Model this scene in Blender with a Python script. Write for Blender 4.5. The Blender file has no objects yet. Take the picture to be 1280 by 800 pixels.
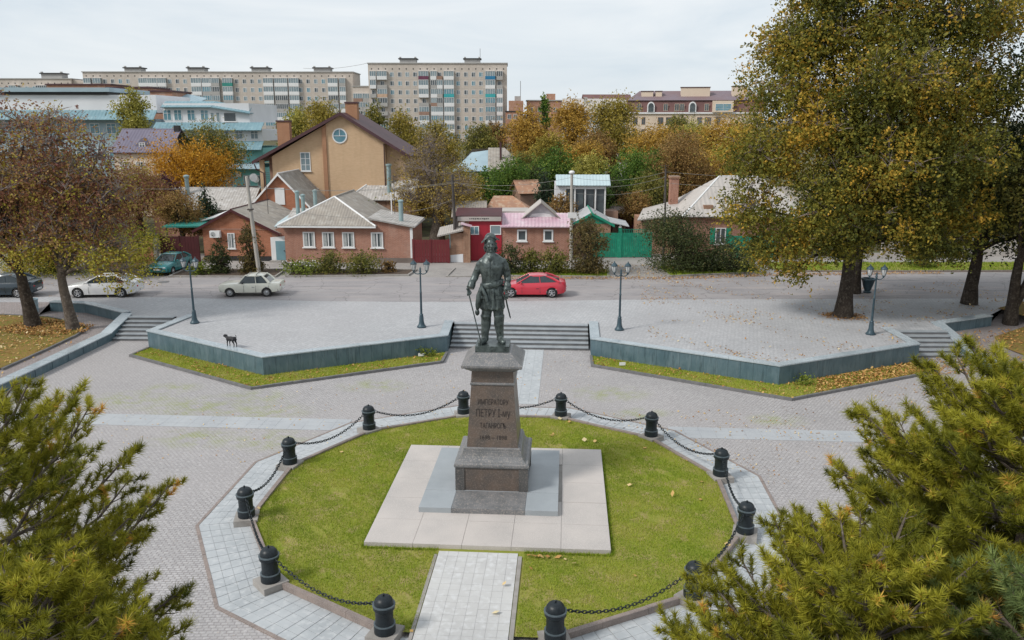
import bpy, bmesh, math, random
import numpy as np
from mathutils import Matrix, Vector, noise as mnoise

SC = bpy.context.scene
COL = SC.collection
R = math.radians
random.seed(7)
RNG = np.random.default_rng(7)

# ------------------------------------------------------------------ camera, sky, sun, exposure
cam_data = bpy.data.cameras.new('camera')
cam_data.sensor_width = 36.0
cam_data.lens = 28.775
cam_data.clip_start = 0.1
cam_data.clip_end = 6000
cam = bpy.data.objects.new('camera', cam_data)
cam.location = (0.314, -25.18, 12.27)
cam.rotation_euler = (R(90 - 13.59), 0, R(-0.458))
COL.objects.link(cam)
SC.camera = cam

SUN_EL, SUN_AZ = R(42), R(240)          # azimuth measured clockwise from +Y: from the left, a little behind the camera
world = bpy.data.worlds.new('World')
SC.world = world
world.use_nodes = True
wn, wl = world.node_tree.nodes, world.node_tree.links
wn.clear()
sky = wn.new('ShaderNodeTexSky')
sky.sky_type = 'NISHITA'
sky.sun_disc = False
sky.sun_elevation = SUN_EL
sky.sun_rotation = SUN_AZ
sky_dim = wn.new('ShaderNodeVectorMath'); sky_dim.operation = 'SCALE'
sky_dim.inputs['Scale'].default_value = 0.1
wl.new(sky.outputs[0], sky_dim.inputs[0])
tc = wn.new('ShaderNodeTexCoord')
mp = wn.new('ShaderNodeMapping')
mp.inputs['Scale'].default_value = (1.1, 1.1, 5.5)
wl.new(tc.outputs['Generated'], mp.inputs[0])
cl = wn.new('ShaderNodeTexNoise')
cl.inputs['Scale'].default_value = 2.3
cl.inputs['Detail'].default_value = 7
cl.inputs['Roughness'].default_value = 0.55
cl.inputs['Distortion'].default_value = 0.6
wl.new(mp.outputs[0], cl.inputs['Vector'])
cr = wn.new('ShaderNodeValToRGB')
cr.color_ramp.elements[0].position = 0.30
cr.color_ramp.elements[0].color = (0.70, 0.79, 0.87, 1)
cr.color_ramp.elements[1].position = 0.70
cr.color_ramp.elements[1].color = (0.96, 0.99, 1.01, 1)
wl.new(cl.outputs['Fac'], cr.inputs['Fac'])
mx = wn.new('ShaderNodeMix'); mx.data_type = 'RGBA'
mx.inputs[0].default_value = 0.90
wl.new(sky_dim.outputs[0], mx.inputs[6])
wl.new(cr.outputs[0], mx.inputs[7])
bg = wn.new('ShaderNodeBackground')
bg.inputs['Strength'].default_value = 0.70
wl.new(mx.outputs[2], bg.inputs['Color'])
wo = wn.new('ShaderNodeOutputWorld')
wl.new(bg.outputs[0], wo.inputs['Surface'])

sun_data = bpy.data.lights.new('sun', 'SUN')
sun_data.energy = 2.0
sun_data.angle = R(12)
sun_data.color = (1.0, 0.96, 0.9)
sun = bpy.data.objects.new('sun', sun_data)
sun_dir = Vector((math.sin(SUN_AZ) * math.cos(SUN_EL), math.cos(SUN_AZ) * math.cos(SUN_EL), math.sin(SUN_EL)))
sun.rotation_euler = sun_dir.to_track_quat('Z', 'Y').to_euler()
COL.objects.link(sun)

vs = SC.view_settings
vs.view_transform = 'Standard'
vs.look = 'None'
vs.exposure = 0.5
vs.gamma = 1.0

# ------------------------------------------------------------------ materials
def new_mat(name):
    m = bpy.data.materials.new(name)
    m.use_nodes = True
    nt = m.node_tree
    return m, nt.nodes, nt.links, nt.nodes['Principled BSDF']

def tex_pos(n, l, space='world'):
    if space == 'world':
        return n.new('ShaderNodeNewGeometry').outputs['Position']
    return n.new('ShaderNodeTexCoord').outputs['Object']

def noise_node(n, l, vec, scale, detail=5, rough=0.55):
    t = n.new('ShaderNodeTexNoise')
    t.inputs['Scale'].default_value = scale
    t.inputs['Detail'].default_value = detail
    t.inputs['Roughness'].default_value = rough
    l.new(vec, t.inputs['Vector'])
    return t.outputs['Fac']

def ramp(n, l, fac, stops):
    r = n.new('ShaderNodeValToRGB')
    e = r.color_ramp.elements
    while len(e) < len(stops): e.new(0.5)
    for k, (p, c) in enumerate(stops):
        e[k].position = p
        e[k].color = (c[0], c[1], c[2], 1)
    l.new(fac, r.inputs['Fac'])
    return r.outputs['Color']

def mix(n, l, fac, a, b):
    m = n.new('ShaderNodeMix'); m.data_type = 'RGBA'
    for idx, v in ((0, fac), (6, a), (7, b)):
        if hasattr(v, 'is_linked') or hasattr(v, 'links'): l.new(v, m.inputs[idx])
        elif idx == 0: m.inputs[0].default_value = v
        else: m.inputs[idx].default_value = (v[0], v[1], v[2], 1)
    return m.outputs[2]

def bump(n, l, b, height, dist, strength=0.6):
    k = n.new('ShaderNodeBump')
    k.inputs['Distance'].default_value = dist
    k.inputs['Strength'].default_value = strength
    l.new(height, k.inputs['Height'])
    l.new(k.outputs[0], b.inputs['Normal'])

def pbr(name, c1, c2=None, scale=2.0, rough=0.7, metal=0.0, bmp=0.0, bscale=30, c3=None, s3=18, spec=0.4, lo=0.35, hi=0.65, coat=0):
    """Mottled surface: two colours by broad noise, a third by fine noise, optional fine relief."""
    m, n, l, b = new_mat(name)
    b.inputs['Roughness'].default_value = rough
    b.inputs['Metallic'].default_value = metal
    b.inputs['Specular IOR Level'].default_value = spec
    if coat:
        b.inputs['Coat Weight'].default_value = coat
        b.inputs['Coat Roughness'].default_value = 0.06
    if c2 is None: c2 = tuple(min(1, v * 0.82) for v in c1)
    pos = tex_pos(n, l)
    col = ramp(n, l, noise_node(n, l, pos, scale), [(lo, c1), (hi, c2)])
    if c3:
        f = ramp(n, l, noise_node(n, l, pos, s3, 3), [(0.5, (0, 0, 0)), (0.68, (1, 1, 1))])
        col = mix(n, l, f, col, c3)
    l.new(col, b.inputs['Base Color'])
    if bmp:
        bump(n, l, b, noise_node(n, l, pos, bscale, 4), bmp)
    return m

def brick_mat(name, c1, c2, mortar, bw=0.26, bh=0.08, blotch=0.3, rough=0.85, spec=0.2):
    m, n, l, b = new_mat(name)
    b.inputs['Roughness'].default_value = rough
    b.inputs['Specular IOR Level'].default_value = spec
    oc = tex_pos(n, l, 'object')
    sx = n.new('ShaderNodeSeparateXYZ'); l.new(oc, sx.inputs[0])
    ad = n.new('ShaderNodeMath'); ad.operation = 'ADD'
    l.new(sx.outputs[0], ad.inputs[0]); l.new(sx.outputs[1], ad.inputs[1])
    cb = n.new('ShaderNodeCombineXYZ')
    l.new(ad.outputs[0], cb.inputs[0]); l.new(sx.outputs[2], cb.inputs[1])
    t = n.new('ShaderNodeTexBrick')
    t.inputs['Scale'].default_value = 1.0
    t.inputs['Brick Width'].default_value = bw
    t.inputs['Row Height'].default_value = bh
    t.inputs['Mortar Size'].default_value = 0.008
    t.inputs['Color1'].default_value = (*c1, 1)
    t.inputs['Color2'].default_value = (*c2, 1)
    t.inputs['Mortar'].default_value = (*mortar, 1)
    l.new(cb.outputs[0], t.inputs['Vector'])
    pos = tex_pos(n, l)
    f = ramp(n, l, noise_node(n, l, pos, 0.8), [(0.4, (0, 0, 0)), (0.75, (blotch,) * 3)])
    col = mix(n, l, f, t.outputs['Color'], tuple(v * 0.55 for v in c1))
    mpn = n.new('ShaderNodeMapping'); mpn.inputs['Scale'].default_value = (1.6, 1.6, 0.22); l.new(pos, mpn.inputs[0])
    fs = ramp(n, l, noise_node(n, l, mpn.outputs[0], 1.3, 6, 0.65), [(0.50, (0, 0, 0)), (0.74, (blotch * 1.5,) * 3)])
    col = mix(n, l, fs, col, tuple(v * 0.62 for v in c2))
    fe = ramp(n, l, noise_node(n, l, pos, 0.6, 5), [(0.56, (0, 0, 0)), (0.72, (blotch,) * 3)])
    col = mix(n, l, fe, col, tuple(min(1, v * 1.15) for v in mortar))
    l.new(col, b.inputs['Base Color'])
    bump(n, l, b, t.outputs['Fac'], -0.01, 0.5)
    return m

def leaf_mat(name, stops, trans=0.3, rough=0.62):
    """Foliage colour by the per-leaf 'tint' value carried by the leaf faces."""
    m, n, l, b = new_mat(name)
    a = n.new('ShaderNodeAttribute'); a.attribute_name = 'tint'
    col = ramp(n, l, a.outputs['Fac'], stops)
    l.new(col, b.inputs['Base Color'])
    b.inputs['Roughness'].default_value = rough
    b.inputs['Specular IOR Level'].default_value = 0.25
    tr = n.new('ShaderNodeBsdfTranslucent')
    l.new(col, tr.inputs['Color'])
    ms = n.new('ShaderNodeMixShader'); ms.inputs[0].default_value = trans
    out = n['Material Output']
    l.new(b.outputs[0], ms.inputs[1]); l.new(tr.outputs[0], ms.inputs[2])
    l.new(ms.outputs[0], out.inputs['Surface'])
    return m

def sett_mat(name, stone1, stone2, joint, bw, bh, moss=(), rot=0.0, msize=0.016, litter=0.0, warp=0.03, relief=0.02):
    """Small setts / pavers laid in courses, with mossy joints in the spots listed as (x, y, radius)."""
    m, n, l, b = new_mat(name)
    b.inputs['Roughness'].default_value = 0.75
    b.inputs['Specular IOR Level'].default_value = 0.35
    pos = tex_pos(n, l)
    mpn = n.new('ShaderNodeMapping'); mpn.inputs['Rotation'].default_value = (0, 0, rot)
    l.new(pos, mpn.inputs[0])
    wob = n.new('ShaderNodeTexNoise'); wob.inputs['Scale'].default_value = 3.0; wob.inputs['Detail'].default_value = 2
    l.new(pos, wob.inputs['Vector'])
    wv = n.new('ShaderNodeVectorMath'); wv.operation = 'MULTIPLY_ADD'
    wv.inputs[1].default_value = (warp * 2, warp * 2, 0); l.new(wob.outputs['Color'], wv.inputs[0]); l.new(mpn.outputs[0], wv.inputs[2])
    t = n.new('ShaderNodeTexBrick')
    t.inputs['Scale'].default_value = 1
    t.inputs['Brick Width'].default_value = bw
    t.inputs['Row Height'].default_value = bh
    t.inputs['Mortar Size'].default_value = msize
    t.inputs['Mortar Smooth'].default_value = 0.35
    t.inputs['Color1'].default_value = (*stone1, 1)
    t.inputs['Color2'].default_value = (*stone2, 1)
    t.inputs['Mortar'].default_value = (*joint, 1)
    l.new(wv.outputs[0], t.inputs['Vector'])
    col = t.outputs['Color']
    f = ramp(n, l, noise_node(n, l, pos, 0.35, 6), [(0.35, (0, 0, 0)), (0.7, (0.55,) * 3)])
    col = mix(n, l, f, col, tuple(v * 0.70 for v in stone2))
    f0 = ramp(n, l, noise_node(n, l, pos, 0.11, 4), [(0.42, (0, 0, 0)), (0.62, (0.65,) * 3)])
    col = mix(n, l, f0, col, (stone1[0] * 0.76, stone1[1] * 0.74, stone1[2] * 0.74))
    f2 = ramp(n, l, noise_node(n, l, pos, 9, 3), [(0.5, (0, 0, 0)), (0.75, (0.5,) * 3)])
    col = mix(n, l, f2, col, tuple(min(1, v * 1.25) for v in stone1))
    if litter:
        fl = ramp(n, l, noise_node(n, l, pos, 14, 2), [(0.66, (0, 0, 0)), (0.70, (litter,) * 3)])
        col = mix(n, l, fl, col, (0.36, 0.22, 0.10))
    if moss:
        acc = None
        for (mx_, my_, mr_) in moss:
            d = n.new('ShaderNodeVectorMath'); d.operation = 'DISTANCE'
            sc_ = n.new('ShaderNodeVectorMath'); sc_.operation = 'MULTIPLY'; sc_.inputs[1].default_value = (1 / mr_, 1.6 / mr_, 0)
            l.new(pos, sc_.inputs[0]); l.new(sc_.outputs[0], d.inputs[0]); d.inputs[1].default_value = (mx_ / mr_, my_ * 1.6 / mr_, 0)
            mr = n.new('ShaderNodeMapRange'); mr.inputs['From Min'].default_value = 0.3; mr.inputs['From Max'].default_value = 1.1
            mr.inputs['To Min'].default_value = 1; mr.inputs['To Max'].default_value = 0
            l.new(d.outputs['Value'], mr.inputs['Value'])
            if acc is None: acc = mr.outputs[0]
            else:
                a = n.new('ShaderNodeMath'); a.operation = 'MAXIMUM'
                l.new(acc, a.inputs[0]); l.new(mr.outputs[0], a.inputs[1]); acc = a.outputs[0]
        brk = ramp(n, l, noise_node(n, l, pos, 1.6, 5), [(0.40, (0, 0, 0)), (0.62, (1, 1, 1))])
        mu = n.new('ShaderNodeMath'); mu.operation = 'MULTIPLY'; l.new(acc, mu.inputs[0]); l.new(brk, mu.inputs[1])
        mo = n.new('ShaderNodeMath'); mo.operation = 'MULTIPLY_ADD'; mo.inputs[1].default_value = 0.55; mo.inputs[2].default_value = 0.28
        l.new(t.outputs['Fac'], mo.inputs[0])
        m2 = n.new('ShaderNodeMath'); m2.operation = 'MULTIPLY'; l.new(mu.outputs[0], m2.inputs[0]); l.new(mo.outputs[0], m2.inputs[1])
        col = mix(n, l, m2.outputs[0], col, (0.23, 0.27, 0.04))
    l.new(col, b.inputs['Base Color'])
    bump(n, l, b, t.outputs['Fac'], -relief, 0.7)
    return m

MT = {}
MT['bronze'] = pbr('bronze', (0.052, 0.066, 0.065), (0.115, 0.140, 0.135), 3.5, 0.36, 0.35, 0.01, 22, (0.030, 0.038, 0.038), 9)
MT['granite_dark'] = pbr('granite_dark', (0.135, 0.100, 0.080), (0.090, 0.078, 0.071), 2.2, 0.33, 0, 0.003, 70, (0.175, 0.142, 0.122), 24)
MT['granite_corner'] = pbr('granite_corner', (0.095, 0.092, 0.09), (0.065, 0.065, 0.066), 2.6, 0.36, 0, 0.003, 80, (0.17, 0.15, 0.135), 22)
MT['granite_grey'] = pbr('granite_grey', (0.19, 0.19, 0.195), (0.13, 0.135, 0.14), 2.6, 0.36, 0, 0.003, 80, (0.30, 0.27, 0.25), 22)
MT['granite_step'] = pbr('granite_step', (0.33, 0.355, 0.375), (0.265, 0.29, 0.31), 1.0, 0.38, 0, 0.002, 90, (0.34, 0.36, 0.37), 60)
MT['granite_pink'] = pbr('granite_pink', (0.50, 0.455, 0.425), (0.41, 0.38, 0.36), 0.7, 0.6, 0, 0.003, 60, (0.55, 0.51, 0.48), 34)
MT['kerb_brown'] = pbr('kerb_brown', (0.27, 0.215, 0.19), (0.19, 0.155, 0.14), 3, 0.7, 0, 0.006, 40, (0.33, 0.29, 0.27), 50)
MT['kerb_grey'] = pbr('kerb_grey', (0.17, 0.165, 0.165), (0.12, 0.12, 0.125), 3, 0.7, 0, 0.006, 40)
MT['kerb_pale'] = pbr('kerb_pale', (0.34, 0.32, 0.30), (0.25, 0.23, 0.21), 2, 0.85, 0, 0.006, 40)
def streaked(name, c1, c2, pale, rough):
    """Polished stone cladding with long run-off streaks."""
    m, n, l, b = new_mat(name)
    b.inputs['Roughness'].default_value = rough
    pos = tex_pos(n, l)
    col = ramp(n, l, noise_node(n, l, pos, 1.1), [(0.35, c1), (0.65, c2)])
    mpn = n.new('ShaderNodeMapping'); mpn.inputs['Scale'].default_value = (2.3, 2.3, 0.4); l.new(pos, mpn.inputs[0])
    f = ramp(n, l, noise_node(n, l, mpn.outputs[0], 1.6, 6, 0.65), [(0.50, (0, 0, 0)), (0.75, (0.55,) * 3)])
    col = mix(n, l, f, col, pale)
    f2 = ramp(n, l, noise_node(n, l, mpn.outputs[0], 3.1, 4, 0.6), [(0.54, (0, 0, 0)), (0.70, (0.6,) * 3)])
    col = mix(n, l, f2, col, tuple(v * 0.5 for v in c2))
    l.new(col, b.inputs['Base Color'])
    return m
MT['cladding'] = streaked('cladding', (0.105, 0.160, 0.185), (0.068, 0.118, 0.142), (0.19, 0.245, 0.27), 0.32)
MT['coping'] = pbr('coping', (0.38, 0.43, 0.46), (0.29, 0.34, 0.37), 0.9, 0.22, 0, 0.002, 60, (0.43, 0.47, 0.50), 9, 0.6)  # base colour lightened to carry the reflected sky
MT['tread'] = pbr('tread', (0.36, 0.385, 0.405), (0.28, 0.305, 0.325), 1.5, 0.4, 0, 0.003, 60, (0.28, 0.30, 0.32), 30)  # paler than the risers: sky reflection on the tops put into the colour
MT['paver'] = pbr('paver', (0.43, 0.45, 0.465), (0.35, 0.37, 0.385), 0.8, 0.7, 0, 0.004, 70, (0.47, 0.485, 0.495), 5)
MT['paver_joint'] = pbr('paver_joint', (0.27, 0.265, 0.26), (0.33, 0.325, 0.32), 6, 0.9)
MT['paver_joint_light'] = pbr('paver_joint_light', (0.45, 0.44, 0.43), (0.40, 0.39, 0.385), 6, 0.9)
MT['paver_light'] = pbr('paver_light', (0.52, 0.515, 0.505), (0.46, 0.455, 0.45), 0.8, 0.75, 0, 0.004, 70, (0.56, 0.56, 0.56), 5)
MT['iron'] = pbr('iron', (0.010, 0.014, 0.018), (0.015, 0.021, 0.026), 6, 0.42, 0, 0.002, 60, (0.022, 0.03, 0.034), 40, 0.32)
MT['iron_band'] = pbr('iron_band', (0.10, 0.125, 0.14), (0.075, 0.098, 0.112), 6, 0.45, 0.1)
MT['lamp_iron'] = pbr('lamp_iron', (0.050, 0.085, 0.105), (0.035, 0.062, 0.08), 4, 0.45, 0.2)
MT['lamp_glass'] = pbr('lamp_glass', (0.62, 0.62, 0.60), (0.52, 0.52, 0.52), 8, 0.2)
MT['letter'] = pbr('letter', (0.035, 0.028, 0.026), (0.05, 0.04, 0.037), 12, 0.5)

moss_spots = [(-16.6, 10.3, 2.3), (-13.6, 9.3, 2.6), (-11.2, 10.6, 1.9), (-10.4, 8.6, 2.4), (-15.5, 12.0, 1.5), (-9.0, 5.4, 2.0), (-12.0, 5.6, 2.0), (-7.2, 3.6, 1.6),
              (-6.0, 12.2, 1.8), (5.2, 11.0, 2.0), (6.2, 8.2, 1.4), (11.8, 7.4, 1.4)]
MT['setts'] = sett_mat('setts', (0.475, 0.458, 0.456), (0.37, 0.355, 0.357), (0.235, 0.215, 0.212), 0.17, 0.115, moss_spots, -0.02, 0.016, 0.35)
MT['pavers_upper'] = sett_mat('pavers_upper', (0.455, 0.455, 0.465), (0.385, 0.388, 0.40), (0.28, 0.28, 0.285), 0.22, 0.22, (), 0.75, 0.014, 0.12, 0.0, 0.006)
MT['pavers_path'] = sett_mat('pavers_path', (0.33, 0.29, 0.28), (0.27, 0.24, 0.235), (0.17, 0.15, 0.145), 0.2, 0.1, (), 0.3, 0.014, 0.5, 0.0, 0.006)
def worn_road(name):
    m, n, l, b = new_mat(name)
    b.inputs['Roughness'].default_value = 0.85
    pos = tex_pos(n, l)
    col = ramp(n, l, noise_node(n, l, pos, 0.35), [(0.35, (0.31, 0.29, 0.29)), (0.65, (0.25, 0.235, 0.24))])
    mpn = n.new('ShaderNodeMapping'); mpn.inputs['Scale'].default_value = (0.12, 1.3, 1); l.new(pos, mpn.inputs[0])
    f = ramp(n, l, noise_node(n, l, mpn.outputs[0], 1.0, 5), [(0.50, (0, 0, 0)), (0.66, (0.75,) * 3)])
    col = mix(n, l, f, col, (0.345, 0.305, 0.295))
    f = ramp(n, l, noise_node(n, l, mpn.outputs[0], 1.7, 6, 0.7), [(0.56, (0, 0, 0)), (0.66, (0.7,) * 3)])
    col = mix(n, l, f, col, (0.165, 0.155, 0.16))
    f = ramp(n, l, noise_node(n, l, pos, 9, 3), [(0.5, (0, 0, 0)), (0.75, (0.4,) * 3)])
    col = mix(n, l, f, col, (0.38, 0.36, 0.35))
    v = n.new('ShaderNodeTexVoronoi'); v.feature = 'DISTANCE_TO_EDGE'; v.inputs['Scale'].default_value = 0.32
    w = n.new('ShaderNodeTexNoise'); w.inputs['Scale'].default_value = 1.2; l.new(pos, w.inputs['Vector'])
    va = n.new('ShaderNodeVectorMath'); va.operation = 'ADD'; l.new(pos, va.inputs[0]); l.new(w.outputs['Color'], va.inputs[1]); l.new(va.outputs[0], v.inputs['Vector'])
    f = ramp(n, l, v.outputs['Distance'], [(0.0, (0.75,) * 3), (0.012, (0, 0, 0))])
    col = mix(n, l, f, col, (0.12, 0.11, 0.11))
    l.new(col, b.inputs['Base Color'])
    bump(n, l, b, noise_node(n, l, pos, 60, 3), 0.008)
    return m
MT['asphalt'] = worn_road('asphalt')
MT['concrete'] = pbr('concrete', (0.33, 0.31, 0.295), (0.24, 0.225, 0.215), 0.5, 0.9, 0, 0.006, 50, (0.36, 0.33, 0.30), 8)
MT['soil'] = pbr('soil', (0.085, 0.06, 0.045), (0.055, 0.04, 0.03), 3, 0.95, 0, 0.05, 14, (0.13, 0.09, 0.06), 9)
MT['rough_ground'] = pbr('rough_ground', (0.10, 0.095, 0.045), (0.07, 0.055, 0.035), 0.15, 0.95, 0, 0.1, 3, (0.12, 0.13, 0.05), 0.8)
MT['lawn'] = pbr('lawn', (0.20, 0.235, 0.035), (0.27, 0.25, 0.07), 0.75, 0.95, 0, 0.03, 25, (0.32, 0.26, 0.115), 1.7, 0.1)
MT['litter_ground'] = pbr('litter_ground', (0.19, 0.14, 0.045), (0.25, 0.155, 0.055), 0.9, 0.95, 0, 0.04, 20, (0.17, 0.17, 0.035), 3, 0.1)
MT['grass'] = leaf_mat('grass', [(0.0, (0.115, 0.20, 0.012)), (0.45, (0.275, 0.36, 0.026)), (0.75, (0.395, 0.415, 0.05)), (1.0, (0.52, 0.45, 0.15))], 0.25, 0.7)
MT['litter'] = leaf_mat('litter', [(0.0, (0.22, 0.10, 0.035)), (0.35, (0.40, 0.20, 0.06)), (0.7, (0.55, 0.36, 0.13)), (1.0, (0.68, 0.58, 0.36))], 0.1, 0.7)
FOL = {
 'gold': [(0, (0.13, 0.062, 0.008)), (0.4, (0.36, 0.175, 0.012)), (0.75, (0.52, 0.27, 0.025)), (1, (0.60, 0.37, 0.06))],
 'amber': [(0, (0.075, 0.048, 0.012)), (0.35, (0.20, 0.125, 0.025)), (0.7, (0.31, 0.19, 0.032)), (1, (0.37, 0.26, 0.07))],
 'olive': [(0, (0.022, 0.028, 0.010)), (0.4, (0.075, 0.075, 0.018)), (0.75, (0.14, 0.125, 0.028)), (1, (0.21, 0.165, 0.04))],
 'olivegold': [(0, (0.045, 0.04, 0.012)), (0.4, (0.135, 0.11, 0.02)), (0.75, (0.21, 0.165, 0.028)), (1, (0.29, 0.21, 0.05))],
 'pale': [(0, (0.06, 0.058, 0.014)), (0.4, (0.165, 0.155, 0.03)), (0.75, (0.25, 0.225, 0.05)), (1, (0.30, 0.27, 0.085))],
 'green': [(0, (0.012, 0.028, 0.007)), (0.4, (0.040, 0.078, 0.012)), (0.75, (0.085, 0.135, 0.020)), (1, (0.18, 0.20, 0.04))],
 'darkgreen': [(0, (0.010, 0.015, 0.007)), (0.4, (0.028, 0.038, 0.013)), (0.75, (0.055, 0.068, 0.022)), (1, (0.13, 0.095, 0.04))],
 'fir': [(0, (0.010, 0.018, 0.012)), (0.4, (0.022, 0.040, 0.022)), (0.75, (0.045, 0.070, 0.035)), (1, (0.075, 0.10, 0.05))],
 'plum': [(0, (0.02, 0.008, 0.014)), (0.5, (0.06, 0.022, 0.036)), (1, (0.12, 0.05, 0.06))],
 'russet': [(0, (0.055, 0.035, 0.016)), (0.4, (0.14, 0.085, 0.03)), (0.75, (0.21, 0.125, 0.04)), (1, (0.14, 0.14, 0.03))],
 'bare': [(0, (0.07, 0.05, 0.025)), (0.4, (0.175, 0.125, 0.03)), (0.75, (0.28, 0.20, 0.045)), (1, (0.34, 0.26, 0.08))],
 'redbrown': [(0, (0.085, 0.026, 0.020)), (0.35, (0.165, 0.075, 0.045)), (0.6, (0.205, 0.125, 0.050)), (0.8, (0.24, 0.19, 0.035)), (1, (0.29, 0.26, 0.035))],
 'yellowgreen': [(0, (0.028, 0.034, 0.006)), (0.4, (0.095, 0.10, 0.012)), (0.75, (0.185, 0.165, 0.018)), (1, (0.31, 0.23, 0.03))],
 'cypress': [(0, (0.022, 0.022, 0.012)), (0.4, (0.070, 0.058, 0.022)), (0.75, (0.125, 0.085, 0.030)), (1, (0.10, 0.11, 0.03))],
 'elm': [(0, (0.032, 0.038, 0.008)), (0.35, (0.080, 0.084, 0.014)), (0.65, (0.155, 0.135, 0.020)), (0.88, (0.23, 0.160, 0.022)), (1, (0.33, 0.20, 0.028))],
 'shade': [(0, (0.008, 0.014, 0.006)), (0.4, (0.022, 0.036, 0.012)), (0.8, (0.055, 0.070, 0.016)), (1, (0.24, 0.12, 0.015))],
 'juniper': [(0, (0.022, 0.028, 0.008)), (0.4, (0.065, 0.070, 0.015)), (0.75, (0.12, 0.115, 0.022)), (1, (0.20, 0.155, 0.045))],
 'bush': [(0, (0.025, 0.035, 0.008)), (0.5, (0.095, 0.125, 0.018)), (1, (0.22, 0.24, 0.035))],
 'pine': [(0, (0.030, 0.040, 0.006)), (0.35, (0.105, 0.108, 0.010)), (0.7, (0.205, 0.19, 0.017)), (0.9, (0.28, 0.265, 0.035)), (1, (0.42, 0.22, 0.05))],
 'pineblue': [(0, (0.022, 0.034, 0.014)), (0.35, (0.062, 0.088, 0.030)), (0.7, (0.12, 0.15, 0.045)), (0.9, (0.18, 0.20, 0.06)), (1, (0.36, 0.19, 0.05))],
}
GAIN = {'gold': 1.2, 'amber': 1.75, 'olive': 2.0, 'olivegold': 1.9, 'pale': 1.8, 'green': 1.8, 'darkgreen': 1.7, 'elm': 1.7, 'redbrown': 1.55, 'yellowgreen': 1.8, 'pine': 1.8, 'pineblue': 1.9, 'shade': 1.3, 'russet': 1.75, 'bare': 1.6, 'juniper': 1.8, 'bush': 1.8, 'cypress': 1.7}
for k, s in FOL.items():
    s = [(p, tuple(v * GAIN.get(k, 1.25) for v in c)) for p, c in s]
    MT['leaf_' + k] = leaf_mat('leaf_' + k, s, 0.30)
MT['bark'] = pbr('bark', (0.060, 0.047, 0.037), (0.033, 0.026, 0.021), 3, 0.95, 0, 0.05, 16, (0.10, 0.085, 0.07), 8, 0.2)
MT['bark_grey'] = pbr('bark_grey', (0.13, 0.105, 0.085), (0.075, 0.06, 0.05), 3, 0.95, 0, 0.05, 16, (0.19, 0.165, 0.14), 8, 0.2)
MT['twig'] = pbr('twig', (0.16, 0.125, 0.115), (0.105, 0.08, 0.072), 2, 0.95)
MT['twig_pale'] = pbr('twig_pale', (0.29, 0.24, 0.22), (0.19, 0.155, 0.14), 2, 0.95)

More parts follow.
